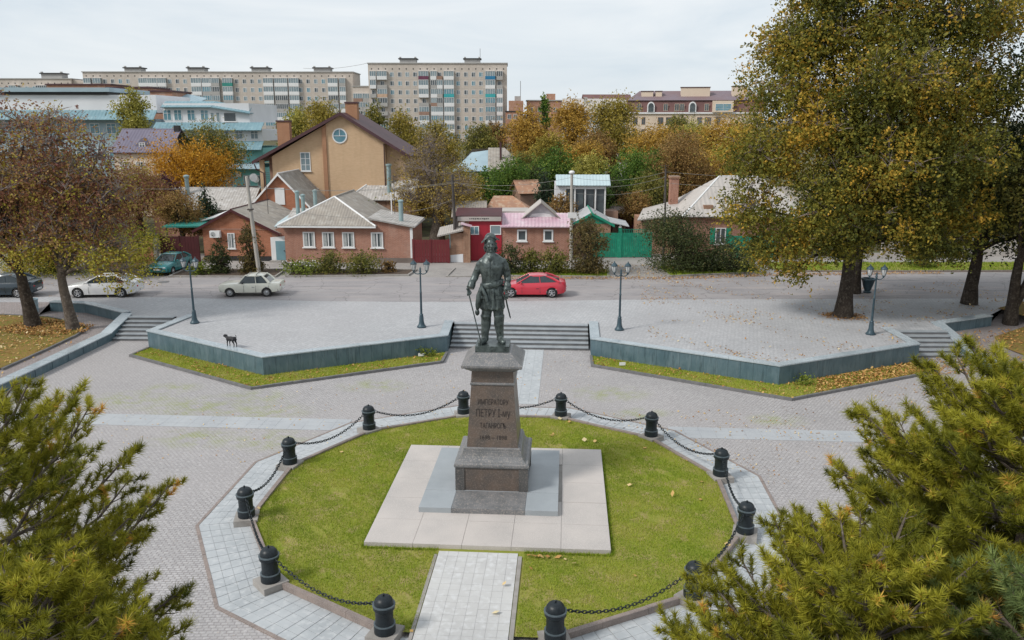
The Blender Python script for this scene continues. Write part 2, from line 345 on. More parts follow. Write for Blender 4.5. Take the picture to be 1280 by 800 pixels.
# ------------------------------------------------------------------ mesh helpers
class MB:
    """Collects faces; build() links them as one mesh object."""
    def __init__(s): s.v, s.f, s.m, s.mi = [], [], [], 0
    def add(s, vs_, fs):
        o = len(s.v)
        s.v.extend([tuple(p) for p in vs_])
        for f in fs:
            s.f.append(tuple(i + o for i in f)); s.m.append(s.mi)
        return s
    def box(s, x0, x1, y0, y1, z0, z1):
        return s.foot([(x0, y0), (x1, y0), (x1, y1), (x0, y1)], z0, z1)
    def foot(s, pts, z0, z1):
        """Prism over a counter-clockwise footprint; z0 / z1 may be lists."""
        n = len(pts)
        a = z0 if isinstance(z0, (list, tuple)) else [z0] * n
        b = z1 if isinstance(z1, (list, tuple)) else [z1] * n
        vs_ = [(p[0], p[1], a[i]) for i, p in enumerate(pts)] + [(p[0], p[1], b[i]) for i, p in enumerate(pts)]
        fs = [tuple(range(n - 1, -1, -1)), tuple(range(n, 2 * n))]
        fs += [(i, (i + 1) % n, n + (i + 1) % n, n + i) for i in range(n)]
        return s.add(vs_, fs)
    def slab(s, pts, y0, y1):
        """Outline in (x, z), seen from -y, extruded from y0 to y1."""
        n = len(pts)
        vs_ = [(p[0], y0, p[1]) for p in pts] + [(p[0], y1, p[1]) for p in pts]
        fs = [tuple(range(n)), tuple(range(2 * n - 1, n - 1, -1))]
        fs += [((i + 1) % n, i, n + i, n + (i + 1) % n) for i in range(n)]
        return s.add(vs_, fs)
    def tube(s, pts, radii, n=8, cap=True):
        pts = [Vector(p) for p in pts]
        if not isinstance(radii, (list, tuple)): radii = [radii] * len(pts)
        vs_, fs = [], []
        ref = None
        for i, p in enumerate(pts):
            d = (pts[min(i + 1, len(pts) - 1)] - pts[max(i - 1, 0)])
            d = d.normalized() if d.length > 1e-9 else Vector((0, 0, 1))
            if ref is None: ref = Vector((1, 0, 0)) if abs(d.x) < 0.9 else Vector((0, 1, 0))
            u = (ref - d * ref.dot(d))
            u = u.normalized() if u.length > 1e-6 else d.orthogonal().normalized()
            w = d.cross(u); ref = u
            for k in range(n):
                a = 2 * math.pi * k / n
                vs_.append(p + (u * math.cos(a) + w * math.sin(a)) * radii[i])
        for i in range(len(pts) - 1):
            for k in range(n):
                k2 = (k + 1) % n
                fs.append((i * n + k, i * n + k2, (i + 1) * n + k2, (i + 1) * n + k))
        if cap and n > 2:
            fs.append(tuple(range(n - 1, -1, -1)))
            fs.append(tuple((len(pts) - 1) * n + k for k in range(n)))
        return s.add(vs_, fs)
    def lathe(s, prof, n=20, c=(0, 0, 0), sq=1.0):
        vs_, fs = [], []
        for r, z in prof:
            for k in range(n):
                a = 2 * math.pi * (k + 0.5) / n
                vs_.append((c[0] + r * math.cos(a), c[1] + r * sq * math.sin(a), c[2] + z))
        for i in range(len(prof) - 1):
            for k in range(n):
                k2 = (k + 1) % n
                fs.append((i * n + k, i * n + k2, (i + 1) * n + k2, (i + 1) * n + k))
        fs.append(tuple(range(n - 1, -1, -1)))
        fs.append(tuple((len(prof) - 1) * n + k for k in range(n)))
        return s.add(vs_, fs)
    def rings(s, rings_):
        """Loft through rings (lists of equal length)."""
        n = len(rings_[0]); vs_, fs = [], []
        for r in rings_: vs_.extend(r)
        for i in range(len(rings_) - 1):
            for k in range(n):
                k2 = (k + 1) % n
                fs.append((i * n + k, i * n + k2, (i + 1) * n + k2, (i + 1) * n + k))
        fs.append(tuple(range(n - 1, -1, -1)))
        fs.append(tuple((len(rings_) - 1) * n + k for k in range(n)))
        return s.add(vs_, fs)
    def ball(s, c, r, n=12, m=8):
        if not isinstance(r, (list, tuple)): r = (r, r, r)
        rings_ = []
        for j in range(1, m):
            t = math.pi * j / m
            rings_.append([(c[0] + r[0] * math.sin(t) * math.cos(2 * math.pi * k / n), c[1] + r[1] * math.sin(t) * math.sin(2 * math.pi * k / n), c[2] - r[2] * math.cos(t)) for k in range(n)])
        return s.rings(rings_)
    def quad(s, a, b, c, d): return s.add([a, b, c, d], [(0, 1, 2, 3)])
    def mesh(s, name):
        me = bpy.data.meshes.new(name)
        me.from_pydata(s.v, [], s.f)
        return me
    def build(s, name, mats, parent=None, smooth=False, loc=None):
        me = s.mesh(name)
        mats = mats if isinstance(mats, (list, tuple)) else [mats]
        for m in mats: me.materials.append(MT[m] if isinstance(m, str) else m)
        if len(mats) > 1: me.polygons.foreach_set('material_index', s.m)
        if smooth: shade(me, smooth)
        return link(name, me, parent, loc)

def shade(me, ang=40):
    bm = bmesh.new(); bm.from_mesh(me)
    bmesh.ops.recalc_face_normals(bm, faces=bm.faces)
    a = R(ang if ang is not True else 40)
    for f in bm.faces: f.smooth = True
    for e in bm.edges:
        if len(e.link_faces) == 2: e.smooth = e.calc_face_angle(0) < a
        else: e.smooth = False
    bm.to_mesh(me); bm.free()

def link(name, data, parent=None, loc=None, rotz=None):
    o = bpy.data.objects.new(name, data)
    COL.objects.link(o)
    if parent is not None: o.parent = parent
    if loc is not None: o.location = loc
    if rotz is not None: o.rotation_euler = (0, 0, rotz)
    return o

def tag(o, label=None, cat=None, group=None, kind=None):
    if label: o['label'] = label
    if cat: o['category'] = cat
    if group: o['group'] = group
    if kind: o['kind'] = kind
    return o

def thing(name, label, cat, loc=(0, 0, 0), rotz=0.0, group=None):
    return tag(link(name, None, None, loc, rotz), label, cat, group)

def structure(o, label=None):
    o['kind'] = 'structure'
    if label: o['label'] = label
    return o

def copy_thing(root, loc, rotz, label, group=None):
    """Copy of a thing with its parts and their sub-parts; mesh data are shared."""
    r = root.copy(); COL.objects.link(r)
    r.location = loc; r.rotation_euler = (0, 0, rotz)
    tag(r, label, None, group)
    for ch in KIDS[root.name]:
        c = ch.copy(); COL.objects.link(c); c.parent = r
        for g in KIDS.get(ch.name, ()):
            d = g.copy(); COL.objects.link(d); d.parent = c
    return r
KIDS = {}
def remember(root):
    KIDS[root.name] = list(root.children)
    for ch in root.children: KIDS[ch.name] = list(ch.children)
    return root

def fast_mesh(name, verts, faces, tint=None, k=4):
    """Mesh from numpy arrays: verts (N,3), faces (M,k)."""
    me = bpy.data.meshes.new(name)
    nv, nf = len(verts), len(faces)
    me.vertices.add(nv); me.vertices.foreach_set('co', np.ascontiguousarray(verts, dtype=np.float32).ravel())
    me.loops.add(nf * k); me.loops.foreach_set('vertex_index', np.ascontiguousarray(faces, dtype=np.int32).ravel())
    me.polygons.add(nf); me.polygons.foreach_set('loop_start', np.arange(0, nf * k, k, dtype=np.int32))
    if tint is not None:
        at = me.attributes.new('tint', 'FLOAT', 'FACE')
        at.data.foreach_set('value', np.clip(tint, 0, 1).astype(np.float32))
    me.update(calc_edges=True)
    return me

def miter(poly, off, closed=False):
    """Offset a polyline to its left by off, corners mitred."""
    n = len(poly); out = []
    for i in range(n):
        p = Vector(poly[i][:2])
        def nrm(a, b):
            d = (Vector(b[:2]) - Vector(a[:2])).normalized()
            return Vector((-d.y, d.x))
        ns = []
        if closed or i > 0: ns.append(nrm(poly[i - 1], poly[i]))
        if closed or i < n - 1: ns.append(nrm(poly[i], poly[(i + 1) % n]))
        m = ns[0] if len(ns) == 1 else (ns[0] + ns[1]).normalized()
        k = off / max(0.3, m.dot(ns[0]))
        out.append((p.x + m.x * k, p.y + m.y * k))
    return out

def ribbon(poly, o0, o1, length, gap=0.006, closed=False, skip=()):
    """Footprints (ccw) of the pieces of a band running between offsets o0 < o1 left of poly, about `length` long each."""
    a, b = miter(poly, o0, closed), miter(poly, o1, closed)
    n = len(poly); res = []
    for i in range(n if closed else n - 1):
        if i in skip: continue
        j = (i + 1) % n
        L = (Vector(a[j]) - Vector(a[i])).length
        k = max(1, round(L / length)); g = gap / L / 2
        for q in range(k):
            t0, t1 = q / k + g, (q + 1) / k - g
            lp = lambda p, r, t: (p[0] + (r[0] - p[0]) * t, p[1] + (r[1] - p[1]) * t)
            res.append([lp(a[i], a[j], t0), lp(a[i], a[j], t1), lp(b[i], b[j], t1), lp(b[i], b[j], t0)])
    return res

# ------------------------------------------------------------------ ground, plazas, road
PH = -0.0747                                            # the monument square is turned a little against the view
CP, SP = math.cos(PH), math.sin(PH)
def S(u, v): return (u * CP - v * SP, u * SP + v * CP)  # site frame -> world
UP = 0.96                                               # level of the upper plaza

def sheet(name, pts, z, mat, kind='structure', zs=None):
    mb = MB()
    n = len(pts)
    mb.add([(p[0], p[1], zs[i] if zs else z) for i, p in enumerate(pts)], [tuple(range(n))])
    o = mb.build(name, mat)
    o['kind'] = kind
    bm = bmesh.new(); bm.from_mesh(o.data)
    for f in bm.faces:
        if f.normal.z < 0: f.normal_flip()
    bm.to_mesh(o.data); bm.free()
    return o

def terrain():
    ys = [-1500, -300, -60, 30, 30.1, 45, 60, 90, 130, 180, 240, 330, 600, 1500, 4000]
    zs = [-0.06, -0.06, -0.06, -0.06, 0.90, 0.90, 1.2, 2.6, 3.9, 5.0, 6.0, 7.5, 9, 10, 10]
    xs = [-3000, -800, -300, -150, -100, -60, -30, 0, 30, 60, 100, 150, 300, 800, 3000]
    vs_ = [(x, y, z) for y, z in zip(ys, zs) for x in xs]
    n = len(xs)
    fs = [(j * n + i, j * n + i + 1, (j + 1) * n + i + 1, (j + 1) * n + i) for j in range(len(ys) - 1) for i in range(n - 1)]
    structure(MB().add(vs_, fs).build('ground', 'rough_ground'))
terrain()

sheet('lower_plaza', [(-60, -45), (60, -45), (60, 20), (24.9, 24), (-22.6, 24), (-60, 20)], 0.0, 'setts')
WL = [(-19.58, 18.98), (-11.66, 13.68), (-2.85, 17.84)]                # foot of the retaining walls
WR = [(4.88, 17.08), (13.34, 11.98), (21.92, 15.86)]
SL = [(-22.1, 22.5), (-19.3, 22.6)]                                    # tops of the side stairs
upper = [(-60, 27.3), (-29.2, 26.75), (-26.6, 26.3), (-22.3, 23.1)] + SL + [(-19.25, 19.0)] + [(-11.66, 14.0), (-2.95, 18.1), (-2.75, 21.0), (5.1, 20.62), (5.0, 17.3), (13.34, 12.3), (21.7, 16.0),
         (22.15, 18.8), (24.7, 18.62), (25.2, 20.7), (29.4, 22.5), (33, 26), (60, 26.5), (60, 27.6), (10, 27.25), (-3.4, 26.6), (-11.7, 26.9), (-22.6, 28.2), (-60, 29.0)]
sheet('upper_plaza', upper, UP, 'pavers_upper')
sheet('road', [(-160, 29.2), (-60, 28.8), (-22.6, 28.0), (-11.7, 26.7), (-3.4, 26.4), (10, 27.05), (60, 27.4), (160, 28), (160, 37.2), (60, 37), (31, 37), (20, 36.6), (13.4, 35.3), (-160, 36)], UP - 0.012, 'asphalt')
sheet('pavement', [(-160, 35.4), (13.4, 34.9), (20, 36.2), (60, 36.6), (160, 36.8), (160, 47), (-160, 47)], UP - 0.02, 'concrete')

# side terraces left and right of the stairs
sheet('side_path', [(-140, -30), (-25.6, -30), (-24.9, 2), (-23.5, 12.3), (-22.9, 20.6), (-22.6, 23.0), (-26.4, 26.15), (-29.2, 26.6), (-29.2, 25.2), (-140, 25.2)], 0.42, 'pavers_path')
sheet('side_path', [(-140, 25.1), (-29.1, 25.1), (-29.1, 26.75), (-140, 27.6)], 0.42, 'pavers_path', zs=[0.425, 0.425, 0.965, 0.965])
left_lawn = [(-90, -25), (-27.2, -25), (-26.4, 2), (-24.6, 13.4), (-24.3, 16.8), (-24.2, 20.0), (-24.4, 21.8), (-25.6, 23.0), (-28.2, 24.6), (-31.5, 25.2), (-90, 25.2)]
sheet('left_lawn', left_lawn, 0.50, 'litter_ground')
sheet('side_path', [(140, -30), (140, 28), (40, 27.4), (33, 26.5), (29.4, 22.4), (25.5, 20.7), (25.2, 20.4), (25.1, 16.7), (25.0, 14.4), (26.4, 2), (27, -30)], 0.42, 'pavers_path',
      zs=[0.42, 0.93, 0.93, 0.9] + [0.42] * 7)
right_bed = [(27.95, 19.4), (27.2, 17.0), (28.0, 9), (60, 8), (60, 23.5), (31.2, 21.8)]
sheet('right_bed', right_bed, 0.47, 'litter_ground')
upper_bed = [(31.4, 22.0), (60, 24.0), (60, 26.4), (33.6, 26.2), (31.0, 24.4)]
sheet('right_bed', upper_bed, 0.99, 'litter_ground')

# grass strips below the walls with their kerbs
stripL = [(-19.94, 17.35), (-11.69, 11.65), (-2.98, 16.0), (-2.85, 17.84), (-11.66, 13.72), (-19.5, 18.98)]
stripR = [(4.75, 15.27), (13.25, 9.86), (21.8, 13.97), (21.92, 15.86), (13.34, 12.02), (4.88, 17.08)]
sheet('grass_strip', stripL, 0.07, 'lawn')
sheet('grass_strip', stripR, 0.07, 'lawn')
def kerb(poly, mat, h, w=0.14, length=1.0, closed=False, z0=-0.05, skip=(), name='kerb', gap=0.008):
    root = structure(link(name, None))
    for ft in ribbon(poly, 0, w, length, gap, closed, skip):
        jit = random.uniform(-0.006, 0.006)
        MB().foot(ft, z0, h + jit).build('kerb_stone', mat, root)
    return root
kerb([(-19.6, 18.9), (-19.96, 17.33), (-11.69, 11.62), (-2.95, 15.97), (-2.82, 17.8)], 'kerb_grey', 0.13)
kerb([(4.82, 17.0), (4.72, 15.25), (13.25, 9.83), (21.83, 13.95), (21.98, 15.8)], 'kerb_grey', 0.13)
kerb([(-24.35, 13.5), (-24.15, 16.8), (-24.05, 20.0), (-24.3, 21.95), (-25.6, 23.15), (-28.2, 24.75), (-31.5, 25.35), (-60, 25.35)], 'kerb_grey', 0.53, 0.12)
# beds and kerbs along the houses
def bed(pts, mat, label=None):
    sheet('planting_bed', pts, UP + 0.06, mat)
    k = kerb(pts, 'kerb_pale', UP + 0.11, 0.14, 1.2, True, UP - 0.1)
bed([(-25.0, 35.5), (-16.9, 35.35), (-16.9, 38.6), (-25.0, 38.8)], 'soil')
bed([(-16.2, 35.4), (-7.0, 35.9), (-6.6, 38.4), (-16.2, 38.3)], 'soil')
bed([(-0.6, 35.6), (8.1, 35.1), (8.4, 38.2), (-0.6, 38.4)], 'lawn')
bed([(12.6, 35.3), (20.0, 36.9), (20.6, 40.6), (12.4, 39.6)], 'lawn')
sheet('grass_verge', [(21.5, 37.4), (60, 37.3), (60, 41.5), (21.5, 41.5)], UP + 0.05, 'lawn')
kerb([(21.2, 37.35), (60, 37.2)], 'kerb_brown', UP + 0.11, 0.14, 1.2, False, UP - 0.1)
kerb([(-4.2, 35.5), (-1.2, 35.5)], 'kerb_pale', UP + 0.06, 0.14, 1.2, False, UP - 0.1)
kerb([(-3.8, 39.2), (-4.2, 35.64)], 'kerb_pale', UP + 0.06, 0.14, 1.2, False, UP - 0.1)

# paved band across the lower plaza and strip to the stairs
def tile_grid(name, u0, u1, v0, v1, tu, tv, z, mat, base='paver_joint', parts=False, clip=None):
    root = structure(link(name, None))
    bs = MB(); bs.add([(*S(u0, v0), z - 0.008), (*S(u1, v0), z - 0.008), (*S(u1, v1), z - 0.008), (*S(u0, v1), z - 0.008)], [(0, 1, 2, 3)])
    bs.build('joint_bed', base, root)
    nu, nv = max(1, round((u1 - u0) / tu)), max(1, round((v1 - v0) / tv))
    g = 0.007; all_ = MB()
    for i in range(nu):
        for j in range(nv):
            a, b = u0 + (u1 - u0) * i / nu + g / 2, u0 + (u1 - u0) * (i + 1) / nu - g / 2
            c, d = v0 + (v1 - v0) * j / nv + g / 2, v0 + (v1 - v0) * (j + 1) / nv - g / 2
            h = z + random.uniform(-0.002, 0.002)
            mb = MB() if parts else all_
            mb.foot([S(a, c), S(b, c), S(b, d), S(a, d)], z - 0.03, h)
            if parts: mb.build('paver', mat, root)
    if not parts: all_.build('pavers', mat, root)['kind'] = 'stuff'
    return root
MT['paver_blue'] = pbr('paver_blue', (0.41, 0.425, 0.44), (0.345, 0.36, 0.38), 0.7, 0.7, 0, 0.004, 70, (0.41, 0.42, 0.43), 12)
tile_grid('paved_band', -26, -6.75, 5.85, 7.15, 0.6, 0.43, 0.012, 'paver_blue')
tile_grid('paved_band', 6.5, 26, 6.0, 7.2, 0.6, 0.43, 0.012, 'paver_blue')
tile_grid('paved_strip', -1.6, 1.04, 9.6, 18.65, 0.44, 0.44, 0.012, 'paver')

# ------------------------------------------------------------------ retaining walls, stairs, parapets
def retaining_wall(label, poly, cat='wall'):
    c = poly[len(poly) // 2]
    root = thing('retaining_wall', label, cat)
    core = MB()
    for ft in ribbon(poly, 0.06, 0.42, 50, 0.0): core.foot(ft, -0.05, 0.955)
    core.build('core', 'kerb_grey', root)
    for ft in ribbon(poly, 0.0, 0.055, 0.62, 0.008):
        MB().foot(ft, 0.0, 0.985 + random.uniform(-0.003, 0.003)).build('cladding_panel', 'cladding', root)
    for ft in ribbon(poly, -0.05, 0.46, 1.25, 0.008):
        MB().foot(ft, 0.99, 1.045 + random.uniform(-0.003, 0.003)).build('coping_slab', 'coping', root)
    return root
retaining_wall('angled dark stone clad retaining wall with the black dog on its coping', [(-18.75, 23.0), WL[0], WL[1], WL[2], (-2.78, 21.25)])
retaining_wall('angled dark stone clad retaining wall in front of the great elm', [(5.2, 20.95), WR[0], WR[1], WR[2], (21.95, 19.4)])

def stairs(label, left, right, steps, rise, run):
    """left/right: foot of the lowest riser (x, y); treads go back along the normal."""
    root = thing('staircase', label, 'stairs')
    a, b = Vector(left), Vector(right)
    d = (b - a).normalized(); nrm = Vector((-d.y, d.x))
    for k in range(steps):
        p, q = a + nrm * run * k, b + nrm * run * k
        w = 0.5 if k < steps - 1 else 0.45
        h = rise * (k + 1)
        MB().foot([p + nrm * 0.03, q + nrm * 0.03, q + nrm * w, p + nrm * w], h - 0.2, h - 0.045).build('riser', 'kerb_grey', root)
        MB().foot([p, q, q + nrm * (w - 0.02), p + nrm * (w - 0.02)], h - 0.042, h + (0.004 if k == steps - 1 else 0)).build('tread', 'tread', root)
    return root
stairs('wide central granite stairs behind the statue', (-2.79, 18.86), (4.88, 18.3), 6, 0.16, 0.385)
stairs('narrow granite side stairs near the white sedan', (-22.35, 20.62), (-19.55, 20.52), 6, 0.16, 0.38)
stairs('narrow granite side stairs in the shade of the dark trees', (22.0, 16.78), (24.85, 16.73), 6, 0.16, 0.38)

def parapet(label, poly, zt, zb, w, length=1.4):
    """Clad low wall whose top follows the heights zt at the vertices of poly; body to the left of poly."""
    root = thing('parapet_wall', label, 'wall')
    a, b, a2, b2 = miter(poly, 0), miter(poly, w), miter(poly, -0.05), miter(poly, w + 0.05)
    for i in range(len(poly) - 1):
        L = (Vector(a[i + 1]) - Vector(a[i])).length
        k = max(1, round(L / length))
        for q in range(k):
            t0, t1 = q / k + 0.003, (q + 1) / k - 0.003
            lp = lambda P, t: (P[i][0] + (P[i + 1][0] - P[i][0]) * t, P[i][1] + (P[i + 1][1] - P[i][1]) * t)
            z0, z1 = zt[i] + (zt[i + 1] - zt[i]) * t0, zt[i] + (zt[i + 1] - zt[i]) * t1
            MB().foot([lp(a, t0), lp(a, t1), lp(b, t1), lp(b, t0)], zb, [z0 - 0.06, z1 - 0.06, z1 - 0.06, z0 - 0.06]).build('cladding_panel', 'cladding', root)
            MB().foot([lp(a2, t0), lp(a2, t1), lp(b2, t1), lp(b2, t0)], [z0 - 0.055, z1 - 0.055, z1 - 0.055, z0 - 0.055], [z0, z1, z1, z0]).build('coping_slab', 'coping', root)
    return root
parapet('low dark parapet running down beside the leaf strewn left lawn', [(-24.6, 0.0), (-23.02, 12.3), (-22.42, 20.6), (-22.25, 23.1)], [0.46, 0.46, 0.48, 1.08], -0.05, 0.55)
parapet('short dark wall behind the leaf strewn left lawn', [(-29.0, 26.45), (-26.5, 26.0), (-22.85, 23.35)], [1.06, 1.06, 1.06], 0.2, 0.45)
parapet('low dark parapet beside the shaded right stairs', [(24.95, 20.6), (24.85, 16.75), (24.78, 14.4), (26.3, 2)], [1.08, 0.52, 0.46, 0.46], -0.05, 0.55)
parapet('short dark wall below the dark trees on the right', [(25.55, 20.35), (29.35, 22.1)], [1.06, 1.06], 0.2, 0.5)

# ------------------------------------------------------------------ monument square: ring of pavers, kerb, lawn, path
RAD = 8.0
def pol(r, deg): return S(r * math.cos(R(deg)), r * math.sin(R(deg)))
ANG = [105 + 30 * i for i in range(12)]                 # bollards, counter-clockwise from behind the pedestal
gon = [pol(RAD - 0.12, a) for a in ANG]
sheet('lawn', gon, 0.13, 'lawn')
ring = structure(link('ring_pavement', None))
jb = MB()
ro, ri = [pol(9.45, a) for a in ANG], [pol(7.9, a) for a in ANG]
for i in range(12):
    j = (i + 1) % 12
    jb.add([(*ro[i], 0.013), (*ro[j], 0.013), (*ri[j], 0.013), (*ri[i], 0.013)], [(0, 1, 2, 3)])
jb.build('joint_bed', 'paver_joint', ring)
order = sorted(range(12), key=lambda i: math.sin(R(ANG[i] + 15)))       # nearest sides first
count, rest = 0, MB()
for i in order:
    j = (i + 1) % 12
    for r_ in range(5):
        o0, o1 = 9.45 - 1.5 * r_ / 5, 9.45 - 1.5 * (r_ + 1) / 5
        a0, a1, b0, b1 = pol(o0, ANG[i]), pol(o0, ANG[j]), pol(o1, ANG[i]), pol(o1, ANG[j])
        nt = 11
        for q in range(nt):
            t0, t1 = q / nt + 0.0008, (q + 1) / nt - 0.0008
            lp = lambda p, s, t: Vector((p[0] + (s[0] - p[0]) * t, p[1] + (s[1] - p[1]) * t))
            c = [lp(a0, a1, t0), lp(a0, a1, t1), lp(b0, b1, t1), lp(b0, b1, t0)]
            cen = sum(c, Vector((0, 0))) / 4
            c = [cen + (p - cen) * (1 - 0.007 / max(0.1, (p - cen).length)) for p in c]
            mb = MB() if count < 300 else rest
            mb.foot(c, 0.0, 0.024 + random.uniform(-0.0025, 0.0025))
            if count < 300: mb.build('paver', 'paver', ring)
            count += 1
rest.build('pavers', 'paver', ring)['kind'] = 'stuff'
brd = kerb([pol(9.45, a) for a in ANG], 'kerb_brown', 0.03, -0.10, 0.5, True, 0.0, name='edge_kerb')
kerb([pol(7.95, a) for a in ANG], 'kerb_brown', 0.20, 0.14, 1.38, True, -0.02, skip=(5,), name='kerb')
tile_grid('front_path', -1.36, 0.94, -12.0, -3.72, 0.29, 0.29, 0.155, 'paver_light', 'paver_joint_light', parts=True)
kerb([S(0.955, -12), S(0.955, -3.9)], 'kerb_pale', 0.165, -0.11, 1.0, name='kerb')
kerb([S(-1.38, -12), S(-1.38, -3.9)], 'kerb_pale', 0.158, 0.09, 1.0, name='kerb')

# ------------------------------------------------------------------ pedestal
terrace = thing('granite_terrace', 'pale pink granite slab terrace under the statue pedestal', 'terrace', (*S(0, 0.3), 0), PH)
e = [-3.62 + 1.448 * k for k in range(6)]
ev = [-3.85 + 1.50 * k for k in range(6)]
for i in range(5):
    for j in range(5):
        if 1 <= i <= 3 and 2 <= j <= 3: continue
        MB().box(e[i] + 0.005, e[i + 1] - 0.005, ev[j] + 0.005, ev[j + 1] - 0.005, 0.05, 0.262 + random.uniform(-0.003, 0.003)).build('granite_slab', 'granite_pink', terrace)
MB().box(e[0] + 0.03, e[5] - 0.03, ev[0] + 0.03, ev[5] - 0.03, 0.0, 0.235).build('bedding', 'kerb_pale', terrace)

ped = thing('pedestal', 'tapering brown granite pedestal with dark carved inscription under the bronze statue', 'pedestal', (-0.07, 0.95, 0), PH)
for i, (a, b) in enumerate(((-2.2, -1.17), (-1.16, 1.16), (1.17, 2.2))):
    for c, d in ((-2.5, -1.22), (-1.21, 2.4)):
        MB().box(a, b, c, d, 0.255, 0.43).build('step_slab', 'granite_step' if not (i == 1 and c < -2) else 'granite_grey', ped)
MB().box(-1.12, 1.12, -1.17, 1.17, 0.43, 1.21).build('base_block', 'granite_dark', ped)
for sx in (-1, 1):
    for sy in (-1, 1):
        MB().box(*sorted((sx * 0.90, sx * 1.2)), *sorted((sy * 0.90, sy * 1.2)), 0.43, 1.215).build('corner_block', 'granite_corner', ped)
def sq_rings(prof, n=4):
    out = []
    for hw, z in prof: out.append([(-hw, -hw, z), (hw, -hw, z), (hw, hw, z), (-hw, hw, z)])
    return out
MB().rings(sq_rings([(1.17, 1.217), (1.22, 1.245), (1.235, 1.30), (1.23, 1.36), (1.19, 1.40), (1.12, 1.405), (1.10, 1.42), (1.04, 1.48), (0.99, 1.57), (0.965, 1.68), (0.96, 1.735), (0.93, 1.74), (0.93, 1.81), (0.90, 1.83)])).build('base_moulding', 'granite_grey', ped)
MB().rings(sq_rings([(0.845, 1.825), (0.695, 3.94)])).build('shaft', 'granite_dark', ped)
MB().rings(sq_rings([(0.715, 3.93), (0.735, 3.96), (0.73, 4.0), (0.70, 4.02)])).build('neck_band', 'granite_grey', ped)
MB().rings(sq_rings([(0.70, 4.01), (0.675, 4.42)])).build('neck', 'granite_dark', ped)
MB().rings(sq_rings([(0.72, 4.41), (0.76, 4.45), (0.85, 4.50), (0.88, 4.54), (0.96, 4.56), (0.985, 4.60), (0.985, 4.66), (0.95, 4.68), (0.60, 4.99), (0.56, 5.0)])).build('cornice', 'granite_grey', ped)
def text_line(body, size, z, width, parent, half):
    cu = bpy.data.curves.new('inscription', 'FONT')
    cu.body = body; cu.size = size; cu.align_x = 'CENTER'; cu.align_y = 'CENTER'; cu.extrude = 0.006
    cu.resolution_u = 3
    cu.materials.append(MT['letter'])
    o = bpy.data.objects.new('inscription', cu)
    COL.objects.link(o)
    bpy.context.view_layer.update()
    w = o.dimensions.x
    dep = bpy.context.evaluated_depsgraph_get()
    me = bpy.data.meshes.new_from_object(o.evaluated_get(dep))
    bpy.data.objects.remove(o)
    o = link('inscription', me); o.scale = (width / max(w, 0.01), 1, 1)
    o.parent = parent
    tilt = math.atan((0.845 - 0.695) / (3.94 - 1.825))
    y = -(0.845 - (z - 1.825) * math.tan(tilt)) - 0.004
    o.location = (0.02, y, z); o.rotation_euler = (R(90) - tilt, 0, 0)
    return o
for bd, sz, z, w in (('ИМПЕРАТОРУ', 0.24, 3.36, 1.0), ('ПЕТРУ І-му', 0.36, 2.98, 1.12), ('ТАГАНРОГЪ', 0.25, 2.56, 0.86), ('1698 – 1898', 0.20, 2.16, 0.88)):
    text_line(bd, sz, z, w, ped, None)

# ------------------------------------------------------------------ bollards and chains
def make_bollard(label):
    b = thing('bollard', label, 'bollard', (0, 0, 0), 0, 'cannon shaped bollards round the lawn')
    MB().box(-0.36, 0.36, -0.36, 0.36, -0.02, 0.215).build('base_block', 'kerb_pale', b)
    MB().lathe([(0.262, 0.215), (0.265, 0.40), (0.258, 0.43), (0.235, 0.445), (0.222, 0.48), (0.218, 0.62), (0.222, 0.78), (0.24, 0.83), (0.262, 0.85), (0.268, 0.90), (0.266, 0.955), (0.20, 0.956)], 24).build('barrel', 'iron', b, 35)
    MB().lathe([(0.24, 0.425), (0.266, 0.43), (0.266, 0.455), (0.235, 0.458)], 24).build('band', 'iron_band', b, 35)
    MB().lathe([(0.24, 0.94), (0.279, 0.945), (0.279, 0.975), (0.24, 0.98)], 24).build('band', 'iron_band', b, 35)
    MB().lathe([(0.238, 0.975), (0.236, 1.02), (0.215, 1.085), (0.175, 1.135), (0.115, 1.168), (0.05, 1.182), (0.001, 1.184)], 24).build('dome', 'iron', b, 50)
    MB().lathe([(0.02, 1.17), (0.022, 1.20), (0.032, 1.215), (0.026, 1.235), (0.004, 1.245)], 10).build('knob', 'iron', b, 50)
    return remember(b)
bol_labels = ['black cannon bollard behind the pedestal, just left of it', 'black cannon bollard second to the left behind the pedestal',
 'black cannon bollard at the far left where the paved band meets the ring', 'black cannon bollard at the leftmost corner of the lawn', 'black cannon bollard at the near left corner of the lawn',
 'black cannon bollard at the bottom edge left of the grey path', 'black cannon bollard at the bottom edge right of the grey path', 'black cannon bollard at the near right corner half covered by pine sprays',
 'black cannon bollard at the rightmost corner just above the pine', 'black cannon bollard on the far right of the lawn second above the pine', 'black cannon bollard third to the right behind the pedestal',
 'black cannon bollard behind the pedestal, just right of it']
bol_labels[10] = 'black cannon bollard behind the lawn between the paved band and the pedestal'
proto = None
for i in range(12):
    x, y = pol(RAD, ANG[i]); rz = PH + R(ANG[i])
    if i == 0:
        proto = make_bollard(bol_labels[0]); proto.location = (x, y, 0); proto.rotation_euler = (0, 0, rz)
    else: copy_thing(proto, (x, y, 0), rz, bol_labels[i])

